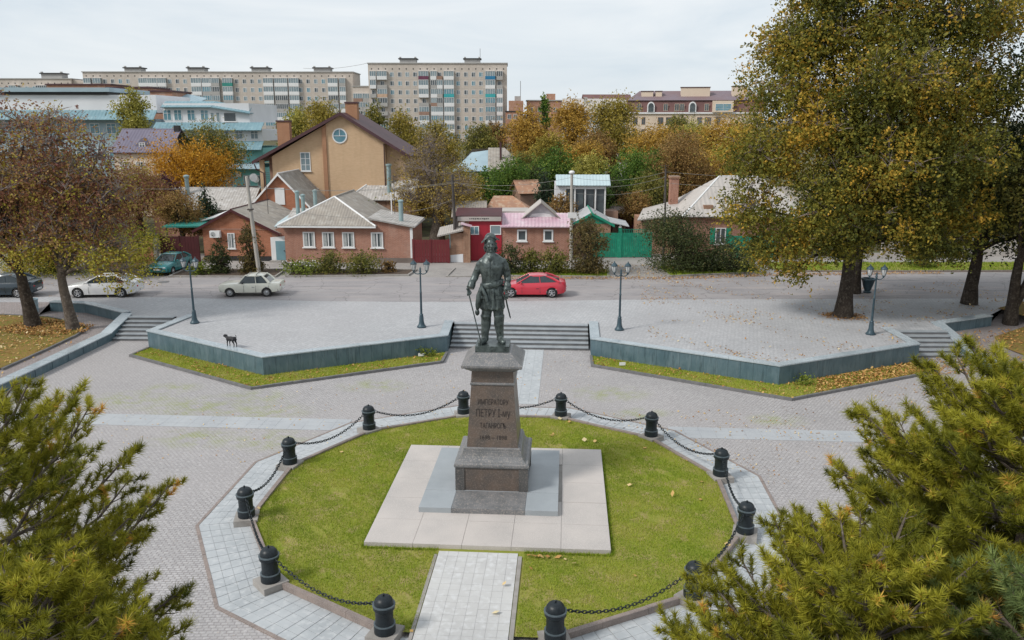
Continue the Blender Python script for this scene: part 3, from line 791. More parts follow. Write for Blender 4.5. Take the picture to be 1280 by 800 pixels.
def link_mesh():
    mb = MB(); n, m = 12, 5; ra, rb, w = 0.052, 0.030, 0.0135
    rings_ = []
    pts = [(math.copysign(0.036, math.cos(2 * math.pi * k / n)) + 0.034 * math.cos(2 * math.pi * k / n), 0.036 * math.sin(2 * math.pi * k / n)) for k in range(n)]
    vs_, fs = [], []
    for k in range(n):
        px, py = pts[k]; a = 2 * math.pi * k / n; nx, ny = math.cos(a), math.sin(a)
        for q in range(m):
            b = 2 * math.pi * q / m
            vs_.append((px + nx * w * math.cos(b), py + ny * w * math.cos(b), w * math.sin(b)))
    for k in range(n):
        for q in range(m):
            k2, q2 = (k + 1) % n, (q + 1) % m
            fs.append((k * m + q, k2 * m + q, k2 * m + q2, k * m + q2))
    me = mb.add(vs_, fs).mesh('chain_link'); me.materials.append(MT['iron'])
    for p in me.polygons: p.use_smooth = True
    return me
LINK = link_mesh()
def chain(p, q, label, sag):
    p, q = Vector(p), Vector(q)
    root = thing('chain', label, 'chain', p, 0, 'iron chains between the bollards')
    N = 400
    pts = [p.lerp(q, t / N) - Vector((0, 0, sag * 4 * (t / N) * (1 - t / N))) for t in range(N + 1)]
    s = [0]
    for a, b in zip(pts, pts[1:]): s.append(s[-1] + (b - a).length)
    k = round(s[-1] / 0.108); step = s[-1] / k; i = 0
    for c in range(k):
        t = (c + 0.5) * step
        while s[i + 1] < t: i += 1
        d = (pts[min(i + 2, N)] - pts[max(i - 1, 0)]).normalized()
        o = link('chain_link', LINK, root)
        qn = d.to_track_quat('X', 'Z')
        o.rotation_mode = 'QUATERNION'
        o.rotation_quaternion = qn @ Matrix.Rotation(R(45 if c % 2 else -45), 3, 'X').to_quaternion()
        o.location = pts[i].lerp(pts[i + 1], (t - s[i]) / max(1e-6, s[i + 1] - s[i])) - p
    return root
ch_labels = ['sagging iron chain behind the pedestal between its left rear bollards', 'sagging iron chain on the far left, reaching across the end of the paved band', 'sagging iron chain between the two left side bollards above the corner',
 'sagging iron chain along the left edge of the lawn, seen nearly end on', 'sagging iron chain at the lower left over the yellow green lawn', None,
 'sagging iron chain at the lower right over the yellow green lawn', 'sagging iron chain at the right dipping towards the pine', 'short looking iron chain at the rightmost edge of the lawn',
 'sagging iron chain behind the right lawn edge across the end of the paved band', 'sagging iron chain behind the pedestal between its right rear bollards', 'sagging iron chain directly behind the pedestal']
for i in range(12):
    if i == 5: continue
    j = (i + 1) % 12
    a, b = Vector(pol(RAD, ANG[i])), Vector(pol(RAD, ANG[j]))
    d = (b - a).normalized()
    chain((*(a + d * 0.27), 0.90), (*(b - d * 0.27), 0.90), ch_labels[i], 0.42)

# ------------------------------------------------------------------ street lamps
def make_lamp(label):
    b = thing('street_lamp', label, 'street lamp', (0, 0, 0), 0, 'double lantern lamps on the upper plaza')
    MB().lathe([(0.26, 0), (0.27, 0.06), (0.21, 0.12), (0.17, 0.2), (0.135, 0.34), (0.12, 0.62), (0.10, 0.68), (0.12, 0.72), (0.085, 0.78)], 12).build('base', 'lamp_iron', b, 35)
    MB().lathe([(0.068, 0.76), (0.055, 2.0), (0.075, 2.03), (0.05, 2.07), (0.042, 3.15), (0.075, 3.2), (0.05, 3.26), (0.05, 3.38), (0.02, 3.44), (0.001, 3.5)], 10).build('pole', 'lamp_iron', b, 35)
    for s_ in (-1, 1):
        MB().tube([(0, 0, 3.12), (0.12 * s_, 0, 3.06), (0.26 * s_, 0, 3.08), (0.37 * s_, 0, 3.18)], [0.035, 0.03, 0.028, 0.03], 8).build('arm', 'lamp_iron', b, 60)
        la = MB().lathe([(0.03, 3.14), (0.05, 3.22), (0.10, 3.28), (0.03, 3.285)], 8, (0.37 * s_, 0, 0)).build('lantern', 'lamp_iron', b)
        MB().lathe([(0.08, 3.285), (0.155, 3.62), (0.15, 3.63)], 8, (0.37 * s_, 0, 0)).build('glass', 'lamp_glass', la)
        fr = MB()
        for k in range(8):
            a = 2 * math.pi * (k + 0.5) / 8
            fr.tube([(0.37 * s_ + 0.085 * math.cos(a), 0.085 * math.sin(a), 3.28), (0.37 * s_ + 0.162 * math.cos(a), 0.162 * math.sin(a), 3.63)], 0.011, 4)
        fr.build('cage', 'lamp_iron', la)
        MB().lathe([(0.19, 3.62), (0.195, 3.65), (0.14, 3.73), (0.07, 3.79), (0.03, 3.83), (0.035, 3.86), (0.001, 3.9)], 8, (0.37 * s_, 0, 0)).build('cap', 'lamp_iron', la)
    return remember(b)
lp0 = make_lamp('double lantern lamp beside the left side stairs and the black dog')
lp0.location = (-17.67, 20.96, UP); lp0.rotation_euler = (0, 0, R(-8))
copy_thing(lp0, (-4.45, 19.9, UP), R(-6), 'double lantern lamp just left of the central stairs')
copy_thing(lp0, (6.67, 19.17, UP), R(-6), 'double lantern lamp just right of the central stairs')
copy_thing(lp0, (20.31, 18.09, UP), R(-4), 'double lantern lamp in the shade under the great elm')

# ------------------------------------------------------------------ bronze statue
def remeshed(name, mb, mat, parent, voxel, fn=None, smooth_iter=2):
    """One continuous skin grown over overlapping shapes."""
    me = mb.mesh(name)
    bm = bmesh.new(); bm.from_mesh(me); bmesh.ops.recalc_face_normals(bm, faces=bm.faces); bm.to_mesh(me); bm.free()
    o = link(name, me)
    r = o.modifiers.new('remesh', 'REMESH'); r.mode = 'VOXEL'; r.voxel_size = voxel; r.use_smooth_shade = True
    sm = o.modifiers.new('smooth', 'SMOOTH'); sm.iterations = smooth_iter; sm.factor = 0.5
    dg = bpy.context.evaluated_depsgraph_get()
    me2 = bpy.data.meshes.new_from_object(o.evaluated_get(dg))
    bpy.data.objects.remove(o); bpy.data.meshes.remove(me)
    me2.name = name
    if fn:
        n = len(me2.vertices); co = np.empty(n * 3, np.float32); me2.vertices.foreach_get('co', co)
        no = np.empty(n * 3, np.float32); me2.vertices.foreach_get('normal', no)
        co = fn(co.reshape(-1, 3), no.reshape(-1, 3)); me2.vertices.foreach_set('co', co.astype(np.float32).ravel())
    me2.materials.clear(); me2.materials.append(MT[mat])
    for p in me2.polygons: p.use_smooth = True
    return link(name, me2, parent)

def ell_rings(mb, rows, n=20):
    """rows: (cx, cy, z, rx, ry)"""
    mb.rings([[(cx + rx * math.cos(2 * math.pi * k / n), cy + ry * math.sin(2 * math.pi * k / n), z) for k in range(n)] for cx, cy, z, rx, ry in rows])

statue = thing('statue', 'dark green bronze statue of a man in coat and cocked hat leaning on a cane', 'statue', (-0.1, 0.95, 5.2), R(-3))
MB().foot([(-0.55, -0.55), (0.55, -0.55), (0.55, 0.5), (-0.55, 0.5)], -0.20, 0.0).build('plinth_plate', 'bronze', statue)
sb = MB()
# coat skirt, waist, chest, shoulders, neck
ell_rings(sb, [(-0.03, 0, 1.13, 0.37, 0.29), (-0.03, 0, 1.18, 0.415, 0.34), (-0.03, 0, 1.45, 0.395, 0.33), (-0.02, 0.0, 1.75, 0.37, 0.305), (-0.03, 0, 1.98, 0.335, 0.275), (-0.04, 0, 2.12, 0.325, 0.265),
               (-0.03, -0.01, 2.35, 0.36, 0.29), (-0.02, -0.02, 2.55, 0.385, 0.30), (-0.015, 0.0, 2.70, 0.385, 0.265), (-0.02, 0.02, 2.83, 0.315, 0.225), (-0.04, 0.02, 2.92, 0.22, 0.19), (-0.06, 0.01, 2.98, 0.15, 0.15), (-0.07, -0.01, 3.1, 0.13, 0.135)], 28)
# collar and neckcloth
ell_rings(sb, [(-0.06, 0.0, 2.88, 0.19, 0.18), (-0.06, 0.0, 2.96, 0.165, 0.165)], 16)
sb.ball((-0.06, -0.20, 2.80), (0.07, 0.05, 0.09), 10, 7)
# arms
sb.tube([(-0.345, 0.0, 2.70), (-0.47, 0.03, 2.45), (-0.565, 0.06, 2.22), (-0.66, -0.03, 2.02), (-0.72, -0.13, 1.86)], [0.13, 0.132, 0.118, 0.108, 0.095], 14)
sb.tube([(-0.655, -0.03, 2.03), (-0.725, -0.14, 1.84)], [0.125, 0.138], 14)
sb.tube([(0.335, 0.0, 2.70), (0.425, 0.03, 2.45), (0.475, 0.06, 2.20), (0.475, -0.02, 1.98), (0.45, -0.10, 1.76)], [0.13, 0.132, 0.118, 0.108, 0.095], 14)
sb.tube([(0.475, -0.02, 1.98), (0.452, -0.10, 1.77)], [0.125, 0.138], 14)
sb.ball((-0.335, 0, 2.69), 0.13, 12, 8); sb.ball((0.325, 0, 2.69), 0.13, 12, 8)
# legs and boots
for hx, kx, ax, tx, ty, ay in ((-0.19, -0.225, -0.265, -0.40, -0.36, -0.05), (0.165, 0.20, 0.225, 0.36, -0.25, 0.07)):
    sb.tube([(hx, 0.0, 1.5), (hx, 0.0, 1.2), (kx, -0.03, 0.86), (kx, -0.01, 0.80)], [0.19, 0.185, 0.158, 0.155], 16)
    sb.tube([(kx, -0.02, 0.93), (kx, -0.01, 0.84)], [0.188, 0.170], 16)
    sb.tube([(kx, -0.01, 0.86), (kx - 0.01, 0.02, 0.60), (ax, ay + 0.01, 0.25), (ax, ay, 0.07)], [0.168, 0.165, 0.122, 0.12], 16)
    sb.tube([(ax, ay + 0.06, 0.075), (ax + (tx - ax) * 0.45, ay + (ty - ay) * 0.45, 0.095), (tx, ty, 0.06), (tx + (tx - ax) * 0.2, ty - 0.06, 0.05)], [0.10, 0.105, 0.088, 0.05], 12)
# head turned a little to his left, brow, nose, lips, chin, ears
HX, HY = -0.07, -0.05
sb.ball((HX + 0.01, HY - 0.02, 3.26), (0.152, 0.185, 0.225), 18, 12)
sb.ball((HX + 0.02, HY - 0.06, 3.14), (0.105, 0.115, 0.11), 14, 9)
sb.tube([(HX + 0.035, HY - 0.185, 3.30), (HX + 0.055, HY - 0.255, 3.205), (HX + 0.045, HY - 0.20, 3.185)], [0.024, 0.038, 0.026], 8)
for ex in (-0.045, 0.105): sb.ball((HX + ex, HY - 0.165, 3.215), (0.05, 0.05, 0.04), 8, 6)
sb.ball((HX + 0.03, HY - 0.185, 3.325), (0.115, 0.035, 0.022), 10, 6)
sb.ball((HX + 0.04, HY - 0.19, 3.135), (0.055, 0.034, 0.018), 8, 6)
sb.ball((HX + 0.035, HY - 0.165, 3.06), (0.055, 0.05, 0.04), 8, 6)
sb.ball((HX - 0.145, HY + 0.02, 3.23), (0.03, 0.045, 0.06), 8, 6); sb.ball((HX + 0.15, HY + 0.02, 3.23), (0.03, 0.045, 0.06), 8, 6)
# hands: palm, four bent fingers and thumb each
def hand(c, d, s):
    cx, cy, cz = c
    sb.ball(c, (0.062, 0.055, 0.085), 10, 7)
    for q in range(4):
        ox = (q - 1.5) * 0.031
        sb.tube([(cx + ox, cy - 0.03, cz - 0.04), (cx + ox, cy - 0.085, cz - 0.075 + 0.008 * q), (cx + ox + 0.01 * s, cy - 0.075, cz - 0.125 + 0.01 * q), (cx + ox + 0.01 * s, cy - 0.03, cz - 0.135 + 0.012 * q)], [0.024, 0.023, 0.021, 0.018], 7)
    sb.tube([(cx + 0.05 * s, cy - 0.02, cz), (cx + 0.085 * s, cy - 0.055, cz - 0.04), (cx + 0.07 * s, cy - 0.08, cz - 0.085)], [0.027, 0.025, 0.02], 7)
hand((-0.765, -0.20, 1.755), 0, 1); hand((0.455, -0.15, 1.62), 0, -1)
def drape(co, no):
    x, y, z = co[:, 0], co[:, 1], co[:, 2]
    a = np.arctan2(y, x + 0.03)
    w = np.clip((2.0 - z) / 0.3, 0, 1) * (z > 1.12) * (np.hypot(x + 0.03, y) > 0.22) * (np.abs(x + 0.03) < 0.5)
    f = w * (0.020 * np.sin(11 * a + 2.2 * np.sin(3 * z)) + 0.010 * np.sin(23 * a + 4 * z))
    ch = np.clip((z - 2.05) / 0.1, 0, 1) * np.clip((2.8 - z) / 0.1, 0, 1)
    f += ch * 0.006 * np.sin(26 * z + 9 * x + 3 * np.sin(7 * x)) * (0.4 + 0.6 * (np.abs(x) > 0.42))
    arm = (np.abs(x) > 0.42) & (z > 1.9)
    f += arm * 0.005 * np.sin(34 * z + 6 * a)
    f += 0.006 * np.sin(17 * z + 11 * x) * np.sin(13 * y + 5 * z) * (z < 2.95)
    f -= 0.022 * np.exp(-((x + 0.03) / 0.014) ** 2) * (y < -0.1) * (z > 1.2) * (z < 2.75)      # front opening of the coat
    return co + no * f[:, None]
remeshed('body', sb, 'bronze', statue, 0.017, drape, 2)
hb = MB()
for sx in (-1, 1):
    hb.tube([(HX + 0.10 * sx, HY + 0.09, 3.36), (HX + 0.155 * sx, HY + 0.10, 3.24), (HX + 0.17 * sx, HY + 0.11, 3.10), (HX + 0.155 * sx, HY + 0.10, 3.0)], [0.06, 0.06, 0.06, 0.035], 10)
hb.tube([(HX, HY + 0.14, 3.36), (HX, HY + 0.18, 3.18), (HX, HY + 0.19, 3.0), (HX, HY + 0.17, 2.9)], [0.10, 0.13, 0.12, 0.07], 12)
remeshed('hair', hb, 'bronze', statue, 0.02, lambda co, no: co + no * (0.012 * np.sin(60 * co[:, 0] + 14 * np.sin(9 * co[:, 2])) + 0.008 * np.sin(40 * co[:, 2] + 30 * co[:, 1]))[:, None])
# cocked hat: crown and a brim turned up at three sides
ht = MB()
ell_rings(ht, [(HX, HY + 0.06, 3.37, 0.19, 0.20), (HX, HY + 0.055, 3.46, 0.195, 0.205), (HX, HY + 0.06, 3.54, 0.165, 0.175), (HX, HY + 0.06, 3.60, 0.11, 0.12), (HX, HY + 0.06, 3.625, 0.04, 0.05)], 20)
brim_o, brim_i, brim_u = [], [], []
for k in range(36):
    a = 2 * math.pi * k / 36
    side_ = math.cos(a)
    ro_ = 0.225 + 0.075 * abs(side_) ** 1.5
    up = 0.075 * (1 - abs(side_)) ** 0.7 - 0.085 * abs(side_) + 0.045 * side_
    lift = -0.34 * 0.17 * math.sin(a) + 0.03
    brim_i.append((HX + 0.15 * side_, HY + 0.075 + 0.165 * math.sin(a), 3.40 + lift))
    brim_o.append((HX + ro_ * side_, HY + 0.075 + ro_ * math.sin(a), 3.40 + lift + up))
    brim_u.append((HX + (ro_ - 0.012) * side_, HY + 0.075 + (ro_ - 0.012) * math.sin(a), 3.43 + lift + up))
ht.rings([brim_i, [(p[0], p[1], p[2] - 0.02) for p in brim_o], brim_u, [(p[0], p[1], p[2] + 0.05) for p in brim_i]])
ht.build('hat', 'bronze', statue, 50)
# sash, its hanging ends, belt
sa = MB()
rows = []
for t, r_ in ((0, 0.0), (0.04, 0.03), (0.10, 0.034), (0.17, 0.03), (0.21, 0.0)):
    rows.append([(-0.03 + (0.355 + r_) * math.cos(2 * math.pi * k / 32), (0.295 + r_) * math.sin(2 * math.pi * k / 32), 1.86 + t + 0.075 * math.cos(2 * math.pi * k / 32) * 1.0) for k in range(32)])
sa.rings(rows)
sa.build('sash', 'bronze', statue, 60)
tl = MB()
tl.tube([(-0.33, -0.26, 1.92), (-0.43, -0.27, 1.62), (-0.475, -0.24, 1.3), (-0.49, -0.23, 1.16)], [0.07, 0.09, 0.085, 0.05], 10)
tl.ball((-0.495, -0.23, 1.06), (0.075, 0.07, 0.11), 10, 8)
tl.tube([(-0.36, -0.27, 1.95), (-0.20, -0.36, 1.62), (-0.14, -0.38, 1.35)], [0.05, 0.06, 0.045], 8)
tl.build('sash_end', 'bronze', statue, 60)
cf = MB()
for k in range(6):
    cf.ball((-0.015, -0.33 - 0.005 * (k < 3), 2.62 - 0.11 * k), 0.018, 8, 6)
cf.build('coat_buttons', 'bronze', statue, 60)
st = MB()
for x_ in (-0.27, 0.21):
    st.foot([(x_ - 0.10, -0.375), (x_ + 0.10, -0.375), (x_ + 0.10, -0.325), (x_ - 0.10, -0.325)], 1.55, 1.63)
st.build('pocket_flaps', 'bronze', statue)
MB().tube([(-0.80, -0.27, 1.83), (-0.765, -0.275, 1.70), (-0.345, -0.43, 0.0)], [0.028, 0.022, 0.017], 8).build('cane', 'bronze', statue, 60)
MB().ball((-0.80, -0.27, 1.84), (0.045, 0.045, 0.05), 10, 7).build('cane_knob', 'bronze', statue, 60)
sw = MB()
sw.tube([(0.41, -0.28, 1.80), (0.43, -0.24, 1.58), (0.47, -0.14, 1.30), (0.56, 0.06, 0.85), (0.57, 0.08, 0.80)], [0.022, 0.02, 0.027, 0.022, 0.012], 8)
sw.build('sword', 'bronze', statue, 60)
hl = MB()
hl.tube([(0.33, -0.25, 1.63), (0.43, -0.25, 1.60), (0.53, -0.24, 1.63)], 0.018, 8); hl.ball((0.405, -0.285, 1.82), 0.04, 10, 7)
hl.tube([(0.40, -0.28, 1.80), (0.34, -0.30, 1.72), (0.36, -0.28, 1.62)], 0.014, 6)
hl.build('sword_hilt', 'bronze', statue, 60)

# ------------------------------------------------------------------ dog on the wall
MT['dog_coat'] = pbr('dog_coat', (0.012, 0.012, 0.015), (0.02, 0.02, 0.023), 8, 0.6)
dog = thing('dog', 'small black dog standing on the wall coping with its tail up', 'dog', (-13.80, 15.58, 1.045), R(-28))
d_ = MB()
d_.tube([(-0.26, 0, 0.40), (-0.17, 0, 0.395), (-0.02, 0, 0.405), (0.14, 0, 0.425), (0.25, 0, 0.44), (0.30, 0, 0.42)], [0.088, 0.122, 0.13, 0.112, 0.105, 0.06], 12)
d_.tube([(-0.24, 0, 0.42), (-0.33, 0, 0.48), (-0.38, 0, 0.515)], [0.085, 0.07, 0.065], 10)
d_.ball((-0.40, 0, 0.525), (0.095, 0.08, 0.08), 12, 8)
d_.tube([(-0.42, 0, 0.515), (-0.50, 0, 0.495), (-0.535, 0, 0.49)], [0.05, 0.036, 0.026], 10)
for s_ in (-1, 1):
    d_.tube([(-0.37, 0.055 * s_, 0.565), (-0.345, 0.085 * s_, 0.54), (-0.34, 0.09 * s_, 0.49)], [0.03, 0.028, 0.014], 7)
    fx = -0.19 + 0.02 * s_
    d_.tube([(fx, 0.06 * s_, 0.40), (fx + 0.015, 0.065 * s_, 0.27), (fx - 0.01, 0.065 * s_, 0.15), (fx, 0.065 * s_, 0.03), (fx - 0.035, 0.065 * s_, 0.015)], [0.06, 0.04, 0.028, 0.024, 0.022], 8)
    bx = 0.24 + 0.025 * s_
    d_.tube([(bx - 0.01, 0.055 * s_, 0.42), (bx - 0.035, 0.065 * s_, 0.28), (bx + 0.045, 0.065 * s_, 0.17), (bx + 0.03, 0.065 * s_, 0.03), (bx - 0.01, 0.065 * s_, 0.015)], [0.08, 0.052, 0.028, 0.024, 0.022], 8)
d_.tube([(0.28, 0, 0.45), (0.345, 0, 0.48), (0.375, 0, 0.55), (0.35, 0, 0.63), (0.315, 0, 0.655)], [0.03, 0.024, 0.021, 0.017, 0.009], 8)
remeshed('body', d_, 'dog_coat', dog, 0.011, None, 1)

# ------------------------------------------------------------------ cars
def paint(name, c, c2=None): MT[name] = pbr(name, c, c2 or c, 2, 0.30, 0.0, 0, 30, None, 18, 0.5, coat=0.6)
paint('paint_red', (0.52, 0.028, 0.05)); paint('paint_white', (0.74, 0.74, 0.74), (0.68, 0.68, 0.69)); paint('paint_cream', (0.66, 0.66, 0.58), (0.60, 0.59, 0.52))
paint('paint_teal', (0.025, 0.22, 0.235)); paint('paint_navy', (0.018, 0.035, 0.05))
MT['car_glass'] = pbr('car_glass', (0.025, 0.035, 0.042), (0.035, 0.048, 0.055), 3, 0.08, 0, spec=0.6)
MT['car_glass_pale'] = pbr('car_glass_pale', (0.30, 0.33, 0.35), (0.36, 0.38, 0.40), 3, 0.12)
MT['rubber'] = pbr('rubber', (0.018, 0.018, 0.019), (0.03, 0.03, 0.03), 8, 0.8)
MT['alloy'] = pbr('alloy', (0.48, 0.48, 0.50), (0.40, 0.40, 0.42), 8, 0.35, 0.6)
MT['steel_rim'] = pbr('steel_rim', (0.28, 0.28, 0.28), (0.2, 0.2, 0.2), 8, 0.5, 0.3)
MT['trim_black'] = pbr('trim_black', (0.025, 0.025, 0.027), (0.035, 0.035, 0.036), 8, 0.55)
MT['tail_red'] = pbr('tail_red', (0.45, 0.02, 0.03), (0.36, 0.015, 0.025), 8, 0.15)
MT['head_lamp'] = pbr('head_lamp', (0.68, 0.70, 0.72), (0.55, 0.58, 0.60), 8, 0.12)
MT['chrome'] = pbr('chrome', (0.55, 0.56, 0.58), (0.45, 0.46, 0.48), 8, 0.18, 0.9)
MT['plate_white'] = pbr('plate_white', (0.72, 0.72, 0.72), (0.66, 0.66, 0.66), 8, 0.5)

def make_car(name, label, cat, loc, rotz, pm, L, W, st, cab, wb, axf, wr, rim='alloy', box=0.0, chrome=False, rack=False, glass='car_glass'):
    """Front of the car at x = -L/2.  st: (x, z_bottom, z_waist, z_top, half width) body stations from the front;
    cab: (x windscreen foot, x windscreen head, x rear window head, x rear window foot, z foot front, z roof, z foot rear, half width at foot, half width at roof)."""
    c = thing(name, label, cat, loc, rotz)
    rows = []
    for x, zb, zw, zt, hw in st:
        half = [(0, zb), (hw * 0.82, zb), (hw * 0.96, zb + 0.05), (hw, zb + (zw - zb) * 0.55), (hw * (0.985 - box * 0.0), zw), (hw * (0.90 + box * 0.06), zt - 0.015), (hw * 0.55, zt + 0.005), (0, zt + 0.015)]
        rows.append([(x, y, z) for y, z in half] + [(x, -y, z) for y, z in half[-2:0:-1]])
    mb = MB().rings(rows)
    me = mb.mesh('body'); me.materials.append(MT[pm]); me.materials.append(MT['trim_black'])
    bm = bmesh.new(); bm.from_mesh(me); bmesh.ops.recalc_face_normals(bm, faces=bm.faces); bm.to_mesh(me); bm.free()
    body = link('body', me, c)
    cut = MB()
    for ax in (axf, axf + wb):
        cut.tube([(ax, -W, wr * 1.02), (ax, W, wr * 1.02)], wr * 1.17, 24)
    cm = cut.mesh('cut'); cm.materials.append(MT['trim_black'])
    bm = bmesh.new(); bm.from_mesh(cm); bmesh.ops.recalc_face_normals(bm, faces=bm.faces); bm.to_mesh(cm); bm.free()
    co = link('cut', cm)
    co.parent = c
    bo = body.modifiers.new('arches', 'BOOLEAN'); bo.operation = 'DIFFERENCE'; bo.object = co; bo.solver = 'EXACT'
    bpy.context.view_layer.update()
    me2 = bpy.data.meshes.new_from_object(body.evaluated_get(bpy.context.evaluated_depsgraph_get()))
    body.modifiers.clear(); body.data = me2
    bpy.data.objects.remove(co)
    shade(me2, 38)
    # greenhouse
    x0, x1, x2, x3, zf, zr, zk, hf, hr = cab
    f0, f1, r1, r0 = (x0, hf, zf), (x1, hr, zr), (x2, hr, zr), (x3, hf, zk)
    mid = (x1 + x2) / 2
    def side(p, s_, k=0.0): return (p[0], s_ * (p[1] + k), p[2])
    gl = MB()
    gl.add([side(p, -1) for p in (f0, f1, r1, r0)] + [side(p, 1) for p in (f0, f1, r1, r0)] + [(x0 + 0.12, 0, zf - 0.06)],
           [(0, 1, 2, 3), (7, 6, 5, 4), (0, 4, 5, 1), (3, 2, 6, 7)])
    gl.build('side_windows', glass, c)
    ws = MB()
    e_ = 0.012
    ws.add([(x0 - e_, -hf + 0.09, zf + 0.04), (x0 - e_, hf - 0.09, zf + 0.04), (x1 - e_, hr - 0.07, zr - 0.035), (x1 - e_, -hr + 0.07, zr - 0.035)], [(0, 1, 2, 3)])
    ws.build('windscreen', 'car_glass' if glass != 'car_glass_pale' else glass, c)
    rw = MB()
    rw.add([(x3 + e_, -hf + 0.09, zk + 0.05), (x3 + e_, hf - 0.09, zk + 0.05), (x2 + e_, hr - 0.08, zr - 0.05), (x2 + e_, -hr + 0.08, zr - 0.05)], [(3, 2, 1, 0)])
    rw.build('rear_window', 'car_glass_pale' if rack else 'car_glass', c)
    rf = MB()
    rr = []
    for x, dz, k in ((x1 - 0.05, -0.02, -0.03), (x1 + 0.10, 0.02, 0.0), (mid, 0.055, 0.02), (x2 - 0.15, 0.03, 0.0), (x2 + 0.06, -0.03, -0.03)):
        rr.append([(x, -hr - k - 0.012, zr - 0.035 + min(0, dz)), (x, -hr - k + 0.03, zr + dz * 0.6 + 0.005), (x, -hr * 0.5, zr + dz + 0.02), (x, hr * 0.5, zr + dz + 0.02), (x, hr + k - 0.03, zr + dz * 0.6 + 0.005), (x, hr + k + 0.012, zr - 0.035 + min(0, dz))])
    rf.rings(rr)
    rf.build('roof', pm, c, 45)
    pl = MB()
    for s_ in (-1, 1):
        pl.tube([side(f0, s_, 0.0), side(f1, s_, 0.008)], [0.045, 0.032], 6)
        pl.tube([side(r0, s_, 0.0), ((r0[0] + r1[0]) / 2, s_ * (hf + hr) / 2 * 1.01, (r0[2] + r1[2]) / 2 + 0.04), side(r1, s_, 0.008)], [0.10, 0.075, 0.045], 8)
        bx = mid + 0.1
        pl.tube([(bx + 0.06, s_ * hf, (zf + zk) / 2), (bx, s_ * (hr + 0.008), zr - 0.02)], [0.028, 0.022], 6)
        pl.tube([side(f0, s_, 0.012), side(r0, s_, 0.012)], 0.02, 6)
    pl.build('pillars', pm, c, 60)
    hwm = max(s_[4] for s_ in st)
    for ax in (axf, axf + wb):
        for s_ in (-1, 1):
            w = link('wheel', None, c, (ax, s_ * (hwm - 0.115), wr))
            MB().tube([(0, -0.10, 0), (0, -0.085, 0), (0, 0.085, 0), (0, 0.10, 0)], [wr * 0.90, wr, wr, wr * 0.90], 24).build('tyre', 'rubber', w, 40)
            rm = MB()
            y = s_ * 0.104
            rm.tube([(0, s_ * 0.08, 0), (0, y, 0)], [wr * 0.66, wr * 0.64], 20)
            rm.build('rim', 'trim_black' if rim == 'alloy' else rim, w, 40)
            sp = MB()
            if rim == 'alloy':
                for q in range(5):
                    a = 2 * math.pi * q / 5 + 0.3
                    sp.tube([(0, y + 0.008 * s_, 0), (wr * 0.6 * math.cos(a), y + 0.006 * s_, wr * 0.6 * math.sin(a))], [wr * 0.14, wr * 0.11], 5)
                for q in range(20):
                    a, b = 2 * math.pi * q / 20, 2 * math.pi * (q + 1) / 20
                    sp.tube([(wr * 0.63 * math.cos(a), y + 0.004 * s_, wr * 0.63 * math.sin(a)), (wr * 0.63 * math.cos(b), y + 0.004 * s_, wr * 0.63 * math.sin(b))], wr * 0.045, 4, False)
            else:
                sp.tube([(0, y, 0), (0, y + 0.03 * s_, 0)], [wr * 0.30, wr * 0.2], 12)
                for q in range(8):
                    a = 2 * math.pi * q / 8
                    sp.ball((wr * 0.48 * math.cos(a), y, wr * 0.48 * math.sin(a)), wr * 0.06, 6, 4)
            sp.build('hub', 'alloy' if rim == 'alloy' else 'chrome', w, 40)
    # details
    fx, rx = st[0][0], st[-1][0]
    zb_, zt_ = st[1][2], st[-2][2]
    hwf = st[1][4]
    for s_ in (-1, 1):
        MB().ball((fx + 0.13, s_ * (hwf - 0.22), zb_ - 0.02), (0.16, 0.17, 0.075), 10, 7).build('headlight', 'head_lamp', c, 60)
        MB().ball((rx - 0.10, s_ * (st[-2][4] - 0.14), zt_ - 0.05), (0.13, 0.13, 0.09 + 0.02 * box), 10, 7).build('tail_light', 'tail_red', c, 60)
        m = MB().ball((x0 + 0.30, s_ * (hf + 0.13), zf + 0.07), (0.06, 0.10, 0.065), 10, 7)
        m.tube([(x0 + 0.30, s_ * (hf - 0.02), zf + 0.04), (x0 + 0.30, s_ * (hf + 0.10), zf + 0.06)], 0.02, 6)
        m.build('mirror', pm if not rack else 'trim_black', c, 60)
        sm = MB()
        for xx in (mid - 0.12, mid + 0.75):
            sm.foot([(xx, s_ * (hwm + 0.004) - 0.012), (xx + 0.18, s_ * (hwm + 0.004) - 0.012), (xx + 0.18, s_ * (hwm + 0.004) + 0.012), (xx, s_ * (hwm + 0.004) + 0.012)], zt_ - 0.17, zt_ - 0.135)
        sm.build('door_handles', 'chrome' if chrome else 'trim_black', c)
        sl = MB()
        for xx in (x0 + 0.35, mid + 0.13, mid + 1.0):
            sl.foot([(xx, s_ * (hwm - 0.012) - 0.014), (xx + 0.014, s_ * (hwm - 0.012) - 0.014), (xx + 0.014, s_ * (hwm - 0.012) + 0.014), (xx, s_ * (hwm - 0.012) + 0.014)], 0.33, zt_ - 0.05)
        sl.build('door_gaps', 'trim_black', c)
    gr = MB().foot([(fx - 0.015, -0.42), (fx + 0.2, -0.42), (fx + 0.2, 0.42), (fx - 0.015, 0.42)], zb_ - 0.13, zb_ - 0.02)
    gr.build('grille', 'trim_black', c)
    for xx, nm in ((fx - 0.02, 'front_bumper'), (rx + 0.02, 'rear_bumper')):
        sgn = 1 if xx > 0 else -1
        bb = MB().rings([[(xx - 0.05 * sgn - (0.14 * sgn if abs(y) > 0.65 else 0), y, z) for y in (-0.80 * W / 1.7, -0.64 * W / 1.7, 0, 0.64 * W / 1.7, 0.80 * W / 1.7)] + [(xx - 0.22 * sgn, y, z) for y in (0.74, 0, -0.74)] for z in (0.36, 0.42, 0.52, 0.56)])
        bb.build(nm, 'chrome' if chrome else (pm if rim == 'alloy' else 'trim_black'), c, 50)
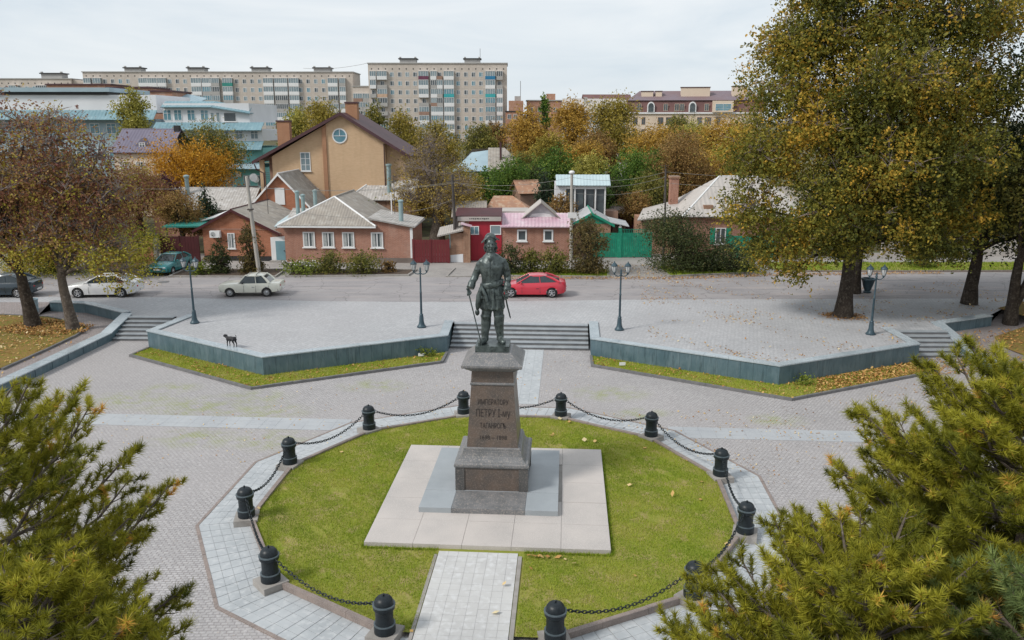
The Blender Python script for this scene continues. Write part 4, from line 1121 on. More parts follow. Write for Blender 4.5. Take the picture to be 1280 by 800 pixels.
        MB().foot([(xx - 0.03, -0.26), (xx + 0.03, -0.26), (xx + 0.03, 0.26), (xx - 0.03, 0.26)], 0.44, 0.55).build('number_plate', 'plate_white', c)
    if rack:
        rk = MB()
        for xx in (x1 + 0.15, x2 - 0.35):
            rk.tube([(xx, -hr, zr + 0.02), (xx, -hr + 0.03, zr + 0.11), (xx, hr - 0.03, zr + 0.11), (xx, hr, zr + 0.02)], 0.018, 6)
        rk.build('roof_bars', 'trim_black', c)
    return c
RZ = UP - 0.012
make_car('parked_car', 'bright red sedan parked on the street behind the statue', 'car', (2.05, 28.75, RZ), R(-1), 'paint_red', 4.58, 1.79,
         [(-2.29, 0.36, 0.50, 0.56, 0.50), (-2.20, 0.24, 0.60, 0.70, 0.74), (-1.95, 0.19, 0.68, 0.80, 0.86), (-1.0, 0.18, 0.78, 0.95, 0.89), (-0.4, 0.18, 0.82, 0.98, 0.895), (0.9, 0.18, 0.88, 1.0, 0.895), (1.7, 0.2, 0.92, 1.06, 0.88), (2.12, 0.27, 0.88, 1.06, 0.80), (2.27, 0.38, 0.78, 0.98, 0.66), (2.30, 0.45, 0.70, 0.80, 0.55)],
         (-1.0, -0.12, 0.95, 1.85, 0.93, 1.43, 1.03, 0.78, 0.60), 2.70, -1.36, 0.325)
make_car('parked_car', 'old boxy cream white sedan with roof bars on the street', 'car', (-16.75, 29.1, RZ), R(2), 'paint_cream', 4.14, 1.62,
         [(-2.05, 0.42, 0.66, 0.72, 0.70), (-2.0, 0.32, 0.72, 0.79, 0.76), (-1.7, 0.27, 0.75, 0.85, 0.79), (-0.8, 0.25, 0.80, 0.90, 0.805), (0.0, 0.25, 0.82, 0.90, 0.81), (1.0, 0.25, 0.83, 0.91, 0.805), (1.55, 0.28, 0.83, 0.93, 0.79), (1.98, 0.36, 0.82, 0.92, 0.76), (2.04, 0.46, 0.76, 0.84, 0.70)],
         (-0.72, -0.28, 0.85, 1.32, 0.88, 1.40, 0.90, 0.73, 0.60), 2.42, -1.30, 0.295, 'steel_rim', 1.0, True, True)
make_car('parked_car', 'white sedan with its boot lid towards the left stairs', 'car', (-26.55, 28.9, RZ), R(3), 'paint_white', 4.75, 1.80,
         [(-2.38, 0.38, 0.55, 0.62, 0.55), (-2.28, 0.26, 0.64, 0.74, 0.76), (-2.0, 0.2, 0.70, 0.82, 0.87), (-1.0, 0.19, 0.80, 0.95, 0.90), (-0.4, 0.19, 0.83, 0.98, 0.90), (0.9, 0.19, 0.88, 1.0, 0.90), (1.6, 0.2, 0.90, 1.04, 0.89), (2.15, 0.27, 0.90, 1.08, 0.82), (2.34, 0.36, 0.80, 1.06, 0.70), (2.38, 0.45, 0.70, 0.80, 0.58)],
         (-1.05, -0.15, 0.95, 1.85, 0.95, 1.42, 1.04, 0.79, 0.61), 2.76, -1.42, 0.335)
make_car('parked_car', 'dark navy sedan half hidden by the left tree trunks', 'car', (-33.3, 28.9, RZ), R(2), 'paint_navy', 4.60, 1.78,
         [(-2.29, 0.36, 0.52, 0.60, 0.52), (-2.20, 0.24, 0.62, 0.74, 0.74), (-1.95, 0.19, 0.70, 0.84, 0.86), (-1.0, 0.18, 0.80, 0.98, 0.89), (-0.4, 0.18, 0.84, 1.0, 0.895), (0.9, 0.18, 0.90, 1.03, 0.895), (1.7, 0.2, 0.93, 1.07, 0.88), (2.12, 0.27, 0.90, 1.07, 0.80), (2.27, 0.38, 0.80, 1.0, 0.66), (2.30, 0.45, 0.70, 0.82, 0.55)],
         (-1.0, -0.12, 0.95, 1.80, 0.96, 1.47, 1.05, 0.78, 0.60), 2.65, -1.34, 0.32)
make_car('parked_car', 'teal hatchback parked nose to the street by the maroon gate', 'car', (-25.75, 38.0, UP - 0.012), R(84), 'paint_teal', 4.20, 1.68,
         [(-2.08, 0.40, 0.55, 0.62, 0.58), (-2.0, 0.28, 0.64, 0.73, 0.74), (-1.75, 0.22, 0.70, 0.83, 0.82), (-0.9, 0.2, 0.80, 0.94, 0.84), (-0.3, 0.2, 0.83, 0.95, 0.84), (0.9, 0.2, 0.86, 0.98, 0.84), (1.6, 0.22, 0.88, 1.03, 0.82), (2.0, 0.3, 0.84, 1.02, 0.76), (2.08, 0.42, 0.76, 0.90, 0.66)],
         (-0.88, -0.10, 1.0, 1.75, 0.92, 1.40, 1.02, 0.75, 0.58), 2.49, -1.24, 0.29, 'steel_rim')

# ------------------------------------------------------------------ building materials
MT['brick_red'] = brick_mat('brick_red', (0.40, 0.185, 0.125), (0.31, 0.135, 0.09), (0.42, 0.33, 0.28))
MT['brick_orange'] = brick_mat('brick_orange', (0.43, 0.16, 0.085), (0.34, 0.12, 0.062), (0.40, 0.25, 0.18))
MT['brick_tan'] = brick_mat('brick_tan', (0.62, 0.435, 0.275), (0.565, 0.385, 0.235), (0.54, 0.40, 0.27), blotch=0.15)
MT['brick_tan_dark'] = brick_mat('brick_tan_dark', (0.42, 0.22, 0.13), (0.38, 0.195, 0.11), (0.36, 0.22, 0.14))
MT['brick_rough'] = brick_mat('brick_rough', (0.40, 0.22, 0.14), (0.30, 0.16, 0.10), (0.34, 0.28, 0.23), blotch=0.5)
MT['brick_far'] = pbr('brick_far', (0.42, 0.23, 0.155), (0.36, 0.19, 0.13), 0.25, 0.9, c3=(0.47, 0.30, 0.22), s3=1.5)
MT['block_wall'] = brick_mat('block_wall', (0.56, 0.495, 0.435), (0.52, 0.46, 0.405), (0.53, 0.475, 0.425), 0.5, 0.25, 0.25)
MT['white_wall'] = pbr('white_wall', (0.70, 0.71, 0.73), (0.64, 0.65, 0.67), 0.3, 0.85)
MT['cream_wall'] = pbr('cream_wall', (0.64, 0.53, 0.42), (0.58, 0.47, 0.37), 0.25, 0.85)
MT['turquoise'] = pbr('turquoise', (0.22, 0.52, 0.50), (0.18, 0.44, 0.43), 0.3, 0.8)
MT['canopy_blue'] = pbr('canopy_blue', (0.19, 0.31, 0.355), (0.155, 0.265, 0.31), 0.4, 0.5, c3=(0.23, 0.35, 0.39), s3=1.5)
MT['blue_grey'] = pbr('blue_grey', (0.33, 0.43, 0.48), (0.27, 0.36, 0.41), 0.4, 0.6)
MT['slate_old'] = pbr('slate_old', (0.33, 0.295, 0.255), (0.25, 0.225, 0.20), 0.9, 0.9, 0, 0.01, 30, (0.37, 0.345, 0.31), 2.2)
MT['slate_pale'] = pbr('slate_pale', (0.42, 0.395, 0.37), (0.34, 0.32, 0.30), 0.9, 0.9, 0, 0.01, 30, (0.50, 0.485, 0.47), 2.2)
MT['metal_white'] = pbr('metal_white', (0.46, 0.43, 0.40), (0.39, 0.36, 0.335), 0.5, 0.6, 0, 0, 30, (0.42, 0.38, 0.35), 1.5)
MT['metal_pink'] = pbr('metal_pink', (0.56, 0.40, 0.45), (0.50, 0.32, 0.39), 0.5, 0.45, 0, 0, 30, (0.60, 0.48, 0.52), 1.5)
MT['metal_grey'] = pbr('metal_grey', (0.43, 0.44, 0.45), (0.34, 0.35, 0.36), 0.8, 0.5, c3=(0.5, 0.5, 0.5), s3=3)
MT['roof_maroon'] = pbr('roof_maroon', (0.085, 0.038, 0.042), (0.065, 0.030, 0.034), 1, 0.6)
MT['roof_purple'] = pbr('roof_purple', (0.17, 0.155, 0.205), (0.14, 0.125, 0.17), 0.5, 0.6)
MT['mansard'] = pbr('mansard', (0.165, 0.085, 0.078), (0.135, 0.068, 0.064), 0.4, 0.7)
MT['mansard_top'] = pbr('mansard_top', (0.18, 0.145, 0.17), (0.185, 0.125, 0.13), 0.12, 0.7)
MT['rust_roof'] = pbr('rust_roof', (0.42, 0.22, 0.13), (0.33, 0.19, 0.13), 0.8, 0.9, c3=(0.45, 0.33, 0.24), s3=3)
MT['white_paint'] = pbr('white_paint', (0.74, 0.74, 0.74), (0.68, 0.68, 0.68), 2, 0.5)
MT['pane'] = pbr('pane', (0.050, 0.062, 0.070), (0.10, 0.12, 0.13), 0.7, 0.1, spec=0.6)
MT['pane_pale'] = pbr('pane_pale', (0.24, 0.30, 0.32), (0.16, 0.22, 0.25), 0.6, 0.12, spec=0.6)
MT['pane_blue'] = pbr('pane_blue', (0.10, 0.22, 0.28), (0.15, 0.28, 0.33), 0.9, 0.12, spec=0.6)
MT['paint_wine'] = pbr('paint_wine', (0.155, 0.022, 0.026), (0.125, 0.018, 0.022), 1, 0.55)
MT['paint_gate_red'] = pbr('paint_gate_red', (0.36, 0.018, 0.035), (0.30, 0.015, 0.028), 1, 0.5)
MT['paint_maroon'] = pbr('paint_maroon', (0.075, 0.015, 0.018), (0.055, 0.012, 0.014), 1, 0.6)
MT['paint_green'] = pbr('paint_green', (0.012, 0.26, 0.160), (0.014, 0.205, 0.13), 1.2, 0.5, c3=(0.03, 0.31, 0.19), s3=4)
MT['paint_door'] = pbr('paint_door', (0.17, 0.30, 0.34), (0.14, 0.25, 0.29), 1.2, 0.6)
MT['pipe_metal'] = pbr('pipe_metal', (0.30, 0.40, 0.41), (0.24, 0.33, 0.34), 2, 0.45, 0.2)
MT['pole_concrete'] = pbr('pole_concrete', (0.43, 0.405, 0.365), (0.35, 0.33, 0.30), 1.5, 0.9, 0, 0.005, 40)
MT['pole_wood'] = pbr('pole_wood', (0.085, 0.075, 0.07), (0.06, 0.052, 0.05), 1.5, 0.9)
MT['cable'] = pbr('cable', (0.30, 0.29, 0.27), (0.24, 0.23, 0.22), 1, 0.7)
MT['purple_paint'] = pbr('purple_paint', (0.19, 0.05, 0.10), (0.15, 0.04, 0.08), 1, 0.6)
MT['sky_blue_paint'] = pbr('sky_blue_paint', (0.46, 0.56, 0.58), (0.41, 0.51, 0.54), 0.8, 0.5)
MT['bal_teal'] = pbr('bal_teal', (0.05, 0.38, 0.40), None, 1, 0.5)
MT['bal_green'] = pbr('bal_green', (0.04, 0.26, 0.22), None, 1, 0.5)
MT['bal_blue'] = pbr('bal_blue', (0.03, 0.20, 0.38), None, 1, 0.5)
MT['bal_plum'] = pbr('bal_plum', (0.16, 0.05, 0.09), None, 1, 0.5)
MT['bal_brown'] = pbr('bal_brown', (0.32, 0.20, 0.15), None, 1, 0.6)
MT['bal_grey'] = pbr('bal_grey', (0.40, 0.39, 0.37), (0.34, 0.33, 0.32), 1, 0.8)
MT['bal_peach'] = pbr('bal_peach', (0.55, 0.38, 0.27), None, 1, 0.7)
MT['awning_red'] = pbr('awning_red', (0.55, 0.05, 0.09), None, 1, 0.6)
MT['plinth'] = pbr('plinth', (0.20, 0.165, 0.145), (0.15, 0.12, 0.105), 2, 0.9)
GZ = UP - 0.03
MT['curtain'] = pbr('curtain', (0.42, 0.43, 0.42), (0.30, 0.32, 0.32), 6, 0.8)

# ------------------------------------------------------------------ building helpers (local frame: x along the front, y back, z up)
WIN = {}
def window(root, x, z, w, h, y=0.0, style='two', frame='white_paint', pane='pane', sill=True, rot=0.0, fw=0.075, name='window', curtain=False):
    """Framed window standing 5 cm proud of the wall at y, its pane set back inside the frame."""
    key = (round(w, 2), round(h, 2), style, frame, pane, sill, fw)
    if key not in WIN:
        f = MB(); d0, d1 = -0.055, 0.02
        f.box(0, fw, d0, d1, 0, h); f.box(w - fw, w, d0, d1, 0, h)
        f.box(fw, w - fw, d0, d1, 0, fw); f.box(fw, w - fw, d0, d1, h - fw, h)
        if style in ('two', 'cross'): f.box(w / 2 - fw * 0.45, w / 2 + fw * 0.45, d0 + 0.01, d1, fw, h - fw)
        if style == 'cross':
            f.box(fw, w / 2 - fw * 0.45, d0 + 0.01, d1, h * 0.66, h * 0.66 + fw * 0.7); f.box(w / 2 + fw * 0.45, w - fw, d0 + 0.01, d1, h * 0.66, h * 0.66 + fw * 0.7)
        if style == 'grid':
            for q in (1, 2): f.box(fw, w - fw, d0 + 0.012, d1, h * q / 3 - 0.02, h * q / 3 + 0.02)
            f.box(w / 2 - 0.025, w / 2 + 0.025, d0 + 0.01, d1, fw, h - fw)
        fm = f.mesh('window'); fm.materials.append(MT[frame])
        p = MB(); p.box(fw, w - fw, -0.022, 0.015, fw, h - fw); pm = p.mesh('pane'); pm.materials.append(MT[pane])
        sm = None
        if sill:
            s_ = MB(); s_.box(-0.08, w + 0.08, -0.14, 0.015, -0.07, -0.004); sm = s_.mesh('sill'); sm.materials.append(MT['white_paint'])
        WIN[key] = (fm, pm, sm)
    fm, pm, sm = WIN[key]
    o = link(name, fm, root, (x, y, z), rot)
    link('pane', pm, o)
    if sm: link('sill', sm, o)
    if curtain:
        ck = ('curtain',) + key
        if ck not in WIN:
            c = MB(); c.box(fw + 0.01, w * 0.36, -0.03, -0.024, fw + 0.02, h - fw - 0.01); c.box(w * 0.72, w - fw - 0.01, -0.03, -0.024, fw + 0.02, h - fw - 0.01)
            cm = c.mesh('curtain'); cm.materials.append(MT['curtain']); WIN[ck] = cm
        link('curtain', WIN[ck], o)
    return o

def corr(mb, poly, pitch=0.22, amp=0.03):
    """Corrugated sheet filling a flat convex outline; the corrugations run up the slope from the edge poly[0]-poly[1]."""
    P = [Vector(p) for p in poly]
    u = (P[1] - P[0]).normalized(); nrm = (P[1] - P[0]).cross(P[-1] - P[0]).normalized()
    if nrm.z < 0: nrm = -nrm
    v = nrm.cross(u)
    if v.dot(P[-1] - P[0]) < 0: v = -v
    q = [((p - P[0]).dot(u), (p - P[0]).dot(v)) for p in P]
    u0, u1 = min(a for a, b in q), max(a for a, b in q)
    n = max(2, round((u1 - u0) / (pitch / 2)))
    prev = None
    for k in range(n + 1):
        t = u0 + (u1 - u0) * k / n
        tt = min(max(t, u0 + 1e-4), u1 - 1e-4)
        hits = []
        for i in range(len(q)):
            (a, b), (c, d) = q[i], q[(i + 1) % len(q)]
            if (a - tt) * (c - tt) <= 0 and abs(a - c) > 1e-9: hits.append(b + (d - b) * (tt - a) / (c - a))
        lo, hi = min(hits), max(hits)
        off = nrm * (amp if k % 2 else 0)
        cur = (P[0] + u * t + v * lo + off, P[0] + u * t + v * hi + off)
        if prev: mb.quad(prev[0], cur[0], cur[1], prev[1])
        prev = cur
    return mb

def slab3(mb, poly, t=0.08):
    """Flat panel with thickness t below the outline."""
    P = [Vector(p) for p in poly]
    nrm = (P[1] - P[0]).cross(P[2] - P[0]).normalized()
    if nrm.z < 0: nrm = -nrm
    n = len(P)
    vs_ = P + [p - nrm * t for p in P]
    fs = [tuple(range(n)), tuple(range(2 * n - 1, n - 1, -1))] + [((i + 1) % n, i, n + i, n + (i + 1) % n) for i in range(n)]
    return mb.add(vs_, fs)

def roof_panel(root, poly, mat, pitch=0.0, amp=0.03, name='roof_slope', t=0.07):
    mb = MB()
    if pitch: corr(mb, poly, pitch, amp)
    slab3(mb, [Vector(p) - Vector((0, 0, 0.012)) for p in poly] if pitch else poly, t)
    return mb.build(name, mat, root)

def ridge_cap(root, pts, mat='white_paint', r=0.09, name='ridge_cap'):
    return MB().tube(pts, r, 6).build(name, mat, root, 70)

def house(name, label, loc, rotz, W, D, hw, hr, wall, roofm, ridge='y', apex=None, ov=0.35, pitch=0.0, barge=None, ovf=0.3, cat='house', hl=None, hrt=None):
    """Gabled house.  ridge 'y': gable to the street; ridge 'x': eave to the street."""
    r = thing(name, label, cat, loc, rotz)
    hl = hw if hl is None else hl; hrt = hw if hrt is None else hrt
    if ridge == 'y':
        ax = W / 2 if apex is None else apex
        MB().slab([(0, 0), (W, 0), (W, hrt), (ax, hr), (0, hl)], 0, D).build('wall', wall, r)
        sl, sr = (hr - hl) / ax, (hr - hrt) / (W - ax)
        up = 0.09
        L0, R0 = (-ov, hl - ov * sl + up), (W + ov, hrt - ov * sr + up)
        roof_panel(r, [(L0[0], D + ovf, L0[1]), (L0[0], -ovf, L0[1]), (ax, -ovf, hr + up), (ax, D + ovf, hr + up)], roofm, pitch)
        roof_panel(r, [(R0[0], -ovf, R0[1]), (R0[0], D + ovf, R0[1]), (ax, D + ovf, hr + up), (ax, -ovf, hr + up)], roofm, pitch)
        if barge:
            b = MB(); w = 0.2
            b.slab([(L0[0], L0[1] - w), (ax, hr + up - w), (ax, hr + up + 0.03), (L0[0], L0[1] + 0.03)], -ovf - 0.05, -ovf - 0.003)
            b.slab([(ax + 0.002, hr + up - w), (R0[0], R0[1] - w), (R0[0], R0[1] + 0.03), (ax + 0.002, hr + up + 0.03)], -ovf - 0.05, -ovf - 0.003)
            b.build('barge_board', barge, r)
        ridge_cap(r, [(ax, -ovf, hr + up), (ax, D + ovf, hr + up)], barge or roofm, 0.07)
    else:
        MB().box(0, W, 0, D, 0, hw).build('wall', wall, r)
        g = MB()
        for x0, x1 in ((0, 0.2), (W - 0.2, W)):
            g.add([(x0, 0, hw), (x0, D, hw), (x0, D / 2, hr), (x1, 0, hw), (x1, D, hw), (x1, D / 2, hr)], [(0, 1, 2), (5, 4, 3), (0, 2, 5, 3), (1, 4, 5, 2)])
        g.build('gable', wall, r)
        s_ = (hr - hw) / (D / 2); up = 0.08
        roof_panel(r, [(-ovf, -ov, hw - ov * s_ + up), (W + ovf, -ov, hw - ov * s_ + up), (W + ovf, D / 2, hr + up), (-ovf, D / 2, hr + up)], roofm, pitch)
        roof_panel(r, [(W + ovf, D + ov, hw - ov * s_ + up), (-ovf, D + ov, hw - ov * s_ + up), (-ovf, D / 2, hr + up), (W + ovf, D / 2, hr + up)], roofm, pitch)
        ridge_cap(r, [(-ovf, D / 2, hr + up), (W + ovf, D / 2, hr + up)], roofm, 0.08)
    return r

# ------------------------------------------------------------------ the street row of houses
h = thing('brick_house', 'low red brick house with hipped grey corrugated roof and four white windows', 'house', (-18.0, 42.55, GZ), -0.066)
MB().box(0, 7.35, 0, 8.5, 0, 3.1).build('wall', 'brick_red', h)
MB().slab([(7.353, 0), (10.65, 0), (10.65, 2.92), (7.353, 3.5)], 0.02, 5.0).build('wall', 'brick_red', h)
MB().box(5.6, 10.68, -0.05, 0.3, 0, 0.42).build('plinth', 'plinth', h)
MB().box(10.5, 10.72, -0.04, 0.0, 0.42, 2.9).build('corner_strip', 'white_paint', h)
E0, E1, A0, A1, zt = (-0.4, -0.4, 3.08), (7.75, -0.4, 3.08), (3.55, 3.0, 5.15), (3.75, 8.9, 5.25), 3.08
roof_panel(h, [E0, E1, A0], 'slate_old', 0.24)
roof_panel(h, [(-0.4, 8.9, zt), E0, A0, A1], 'slate_old', 0.24)
roof_panel(h, [E1, (7.75, 8.9, zt), A1, A0], 'slate_old', 0.24)
ridge_cap(h, [E0, A0]); ridge_cap(h, [E1, A0]); ridge_cap(h, [A0, A1], 'slate_old')
MB().box(-0.42, 7.77, -0.44, -0.40, 2.92, 3.06).build('fascia', 'white_paint', h)
roof_panel(h, [(7.0, -0.25, 3.72), (10.95, -0.25, 3.02), (10.95, 5.2, 3.1), (7.0, 5.2, 3.86)], 'slate_pale', 0.24)
for x in (1.55, 3.17, 4.85, 7.25): window(h, x, 1.25, 1.0, 1.28, fw=0.10, curtain=True)
p = MB(); p.lathe([(0.19, 3.0), (0.19, 4.9), (0.24, 4.92), (0.24, 5.02), (0.1, 5.1)], 12, (9.55, 1.3, 0)); p.build('flue_pipe', 'pipe_metal', h, 40)
MB().tube([(8.3, 3.6, 3.5), (8.3, 3.6, 5.5)], 0.05, 6).build('vent_pipe', 'white_paint', h)
# little lobby with the side door, left of the house
MB().slab([(-1.35, 0), (-0.003, 0), (-0.003, 3.0), (-1.35, 2.5)], 0.25, 3.0).build('lobby_wall', 'brick_red', h)
MB().slab([(-1.28, 0.0), (-0.02, 0.0), (-0.02, 2.12), (-1.28, 2.02)], 0.19, 0.247).build('door_surround', 'white_paint', h)
dr = MB().box(-0.86, -0.06, 0.14, 0.187, 0.12, 1.72).build('door', 'paint_door', h)
MB().box(-0.18, -0.12, 0.10, 0.137, 0.85, 0.97).build('handle', 'chrome', dr)
MB().box(-1.3, 0.0, -0.4, 0.13, 0, 0.11).build('door_step', 'kerb_pale', h)

h = house('brick_house', 'orange brick gable house with a white air conditioner on its front', (-25.0, 43.25, GZ), -0.066, 5.9, 8.5, 2.7, 4.25, 'brick_orange', 'slate_old', 'y', 2.67, 0.75, 0.24, 'paint_maroon', hl=2.85, hrt=2.65)
MB().box(-0.03, 5.93, -0.04, 0.2, 0, 0.42).build('plinth', 'trim_black', h)
MB().box(-0.01, 5.91, -0.03, 0.0, 2.62, 2.72).build('brick_course', 'brick_red', h)
window(h, 2.1, 1.05, 0.62, 1.3, curtain=True)
a = MB().box(0.75, 1.6, -0.42, -0.05, 2.0, 2.56).build('air_conditioner', 'white_paint', h)
MB().tube([(1.05, -0.44, 2.28), (1.05, -0.424, 2.28)], 0.2, 16).build('fan_grille', 'metal_grey', a)
roof_panel(h, [(5.5, 0.8, 2.75), (7.0, 1.2, 3.0), (7.0, 7, 3.6), (5.5, 7, 3.4)], 'sky_blue_paint')

h = house('brick_house', 'orange brick gable house with a tall white attic door', (-23.2, 52.0, GZ + 0.1), -0.05, 5.0, 9.0, 3.9, 6.55, 'brick_orange', 'slate_old', 'y', 2.5, 0.4, 0.24, 'white_paint')
MB().box(2.05, 2.95, -0.06, -0.003, 3.75, 5.3).build('attic_door', 'white_paint', h)
for i, (x, y, z0, z1, r_) in enumerate(((5.6, -4.0, 3.6, 5.6, 0.17), (6.1, -4.5, 3.4, 5.2, 0.17), (7.3, -4.0, 3.4, 5.7, 0.2))):
    pass
h = house('shed', 'low grey roofed annexe carrying three teal flue pipes', (-18.6, 46.8, GZ + 0.1), -0.05, 3.0, 4.0, 2.9, 3.6, 'brick_red', 'slate_pale', 'x', ov=0.3, pitch=0.24, cat='shed')
for x, z1 in ((0.5, 5.2), (1.0, 4.9), (2.1, 5.3)):
    MB().lathe([(0.17, 2.8), (0.17, z1), (0.22, z1 + 0.02), (0.22, z1 + 0.12), (0.05, z1 + 0.2)], 10, (x, 0.9, 0)).build('flue_pipe', 'pipe_metal', h, 40)

h = house('long_house', 'long house with pale grey corrugated roof behind the dark conifer', (-34.8, 57.0, 1.1), -0.03, 9.6, 6.0, 2.85, 4.55, 'brick_red', 'slate_pale', 'x', ov=0.4, pitch=0.28)
window(h, 6.2, 1.8, 1.6, 0.75)
MB().lathe([(0.2, 4.0), (0.2, 5.7), (0.3, 5.75), (0.3, 5.9), (0.1, 6.0)], 10, (2.8, 2.0, 0)).build('flue_pipe', 'pipe_metal', h, 40)

h = thing('house', 'low house with patched white hipped roof and a tall flue behind the brick house', 'house', (-15.4, 55.5, 1.1), -0.03)
MB().box(0.3, 6.4, 0.3, 7, 0, 3.75).build('wall', 'brick_rough', h)
roof_panel(h, [(0, 0, 3.75), (6.7, 0, 3.75), (6.9, 3.5, 5.6), (2.5, 3.5, 5.6)], 'slate_pale', 0.3)
roof_panel(h, [(0, 7, 3.75), (0, 0, 3.75), (2.5, 3.5, 5.6)], 'slate_pale', 0.3)
roof_panel(h, [(6.9, 7, 3.75), (0, 7, 3.75), (2.5, 3.5, 5.6), (6.9, 3.5, 5.6)], 'slate_pale', 0.3)
ridge_cap(h, [(0, 0, 3.78), (2.5, 3.5, 5.63)]); ridge_cap(h, [(2.5, 3.5, 5.63), (6.9, 3.5, 5.63)], 'white_paint', 0.07)
MB().lathe([(0.22, 3.6), (0.22, 7.0), (0.3, 7.02), (0.3, 7.15), (0.1, 7.2)], 10, (4.2, 1.3, 0)).build('flue_pipe', 'pipe_metal', h, 40)

# tan brick house
h = thing('tan_house', 'tall tan brick house with a round attic window and maroon roof edges', 'house', (-23.0, 58.0, 1.0), -0.02)
MB().slab([(0, 0), (5.2, 0), (5.2, 10.85), (0, 7.95)], 0.25, 10).build('wall', 'brick_tan', h)
MB().slab([(5.6, 0), (11.4, 0), (11.4, 9.45), (7.2, 12.0), (5.6, 11.08)], 0.0, 10).build('wall', 'brick_tan', h)
MB().slab([(11.403, 0), (13.2, 0), (13.2, 8.3), (11.403, 9.4)], 0.8, 10).build('wall', 'brick_tan', h)
MB().slab([(5.203, 0), (5.597, 0), (5.597, 11.0), (5.203, 10.8)], -0.12, 10).build('pilaster', 'brick_tan_dark', h)
MB().box(-1.3, -0.9, 0.25, 0.7, 0, 7.6).build('porch_post', 'brick_tan', h)
MB().box(-0.9, -0.003, 2.2, 9, 0, 7.9).build('recessed_wall', 'bal_brown', h)
ap = (7.2, 12.18)
for lo, nm in (((-1.75, 7.45), 'l'), ((13.9, 8.0), 'r')):
    if nm == 'l': roof_panel(h, [(lo[0], 10.4, lo[1]), (lo[0], -0.5, lo[1]), (ap[0], -0.5, ap[1]), (ap[0], 10.4, ap[1])], 'roof_maroon', t=0.15)
    else: roof_panel(h, [(lo[0], -0.5, lo[1]), (lo[0], 10.4, lo[1]), (ap[0], 10.4, ap[1]), (ap[0], -0.5, ap[1])], 'roof_maroon', t=0.15)
b = MB()
b.slab([(-1.78, 7.2), (7.2, 11.92), (7.2, 12.24), (-1.78, 7.52)], -0.58, -0.51)
b.slab([(7.203, 11.92), (13.93, 7.74), (13.93, 8.06), (7.203, 12.24)], -0.58, -0.51)
b.build('barge_board', 'roof_maroon', h)
window(h, 2.85, 6.5, 1.0, 1.85, y=0.25, style='grid', pane='pane_pale')
window(h, 3.0, 3.5, 1.5, 1.3, y=0.25, style='grid', sill=False)
rw = MB(); n = 24
for k in range(n):
    a0, a1 = 2 * math.pi * k / n, 2 * math.pi * (k + 1) / n
    rw.slab([(0.62 * math.cos(a0), 0.62 * math.sin(a0)), (0.74 * math.cos(a0), 0.74 * math.sin(a0)), (0.74 * math.cos(a1), 0.74 * math.sin(a1)), (0.62 * math.cos(a1), 0.62 * math.sin(a1))], -0.06, 0.02)
rw.box(-0.62, 0.62, -0.05, 0.0, -0.025, 0.025); rw.box(-0.025, 0.025, -0.05, 0.0, 0.027, 0.62)
w = rw.build('round_window', 'white_paint', h, loc=(6.95, -0.005, 9.95))
MB().slab([(0.63 * math.cos(2 * math.pi * k / n), 0.63 * math.sin(2 * math.pi * k / n)) for k in range(n)], -0.02, 0.015).build('pane', 'pane_blue', w)
for x0, x1, z0, z1, y in ((-0.55, 0.75, 7.0, 11.3, 4.5), (7.1, 8.3, 11.5, 13.1, 2.5), (2.9, 3.6, 9.3, 10.1, 4)):
    c_ = MB().box(x0, x1, y, y + 0.9, z0, z1).build('chimney', 'brick_tan_dark', h)
    MB().box(x0 - 0.07, x1 + 0.07, y - 0.07, y + 0.97, z1 + 0.003, z1 + 0.16).build('chimney_cap', 'roof_maroon', c_)
MB().tube([(-1.6, -0.4, 7.2), (-1.45, -0.3, 6.7), (-0.85, 0.05, 6.3), (-0.8, 0.05, 1.0)], 0.07, 8).build('downpipe', 'roof_maroon', h, 60)
MB().tube([(11.3, -0.06, 9.2), (11.3, -0.06, 0.5)], 0.05, 6).build('downpipe', 'roof_maroon', h, 60)
MB().tube([(-1.75, -0.5, 5.9), (-1.75, -0.36, 5.9)], 0.4, 16).build('satellite_dish', 'metal_grey', h)

def aerial(x, y, z0, z1, label):
    a = thing('roof_aerial', label, 'aerial', (x, y, z0), 0.0, 'roof aerials on the street houses')
    MB().tube([(0, 0, 0), (0, 0, z1 - z0)], 0.025, 5).build('mast', 'pole_wood', a)
    for k in range(4): MB().tube([(-0.35 + 0.05 * k, 0.1 * k, z1 - z0 - 0.1 - 0.16 * k), (0.35 - 0.05 * k, 0.1 * k, z1 - z0 - 0.1 - 0.16 * k)], 0.012, 4).build('element', 'pole_wood', a)
aerial(-20.1, 45.6, 4.6, 8.2, 'thin roof aerial above the orange brick house with the air conditioner')
aerial(-9.2, 45.5, 4.6, 7.9, 'thin roof aerial over the annexe of the red brick house')
aerial(14.6, 49.0, 5.2, 8.6, 'thin roof aerial beside the tall brick chimney')
# gates and small street buildings
def board_gate(name, label, loc, rotz, W, H, mat, n, post=0.16, top=None, cat='gate'):
    g = thing(name, label, cat, loc, rotz)
    for k in range(n):
        a, b = W * k / n, W * (k + 1) / n
        MB().box(a + 0.008, b - 0.008, random.uniform(-0.006, 0.006), 0.04, 0.06, H + (top(k / n) if top else 0)).build('plank', mat, g)
    MB().box(0, W, 0.045, 0.09, H * 0.25, H * 0.25 + 0.1).build('rail', mat, g); MB().box(0, W, 0.045, 0.09, H * 0.8, H * 0.8 + 0.1).build('rail', mat, g)
    for x in (-post, W / 2 - 0.03, W): MB().box(x, x + (post if x != W / 2 - 0.03 else 0.06), -0.03, 0.12, 0, H + 0.06).build('post', mat, g)
    return g
board_gate('yard_gate', 'wide dark red sheet gate beside the red brick house', (-7.2, 41.75, GZ), 0.0, 2.75, 1.95, 'paint_wine', 12)
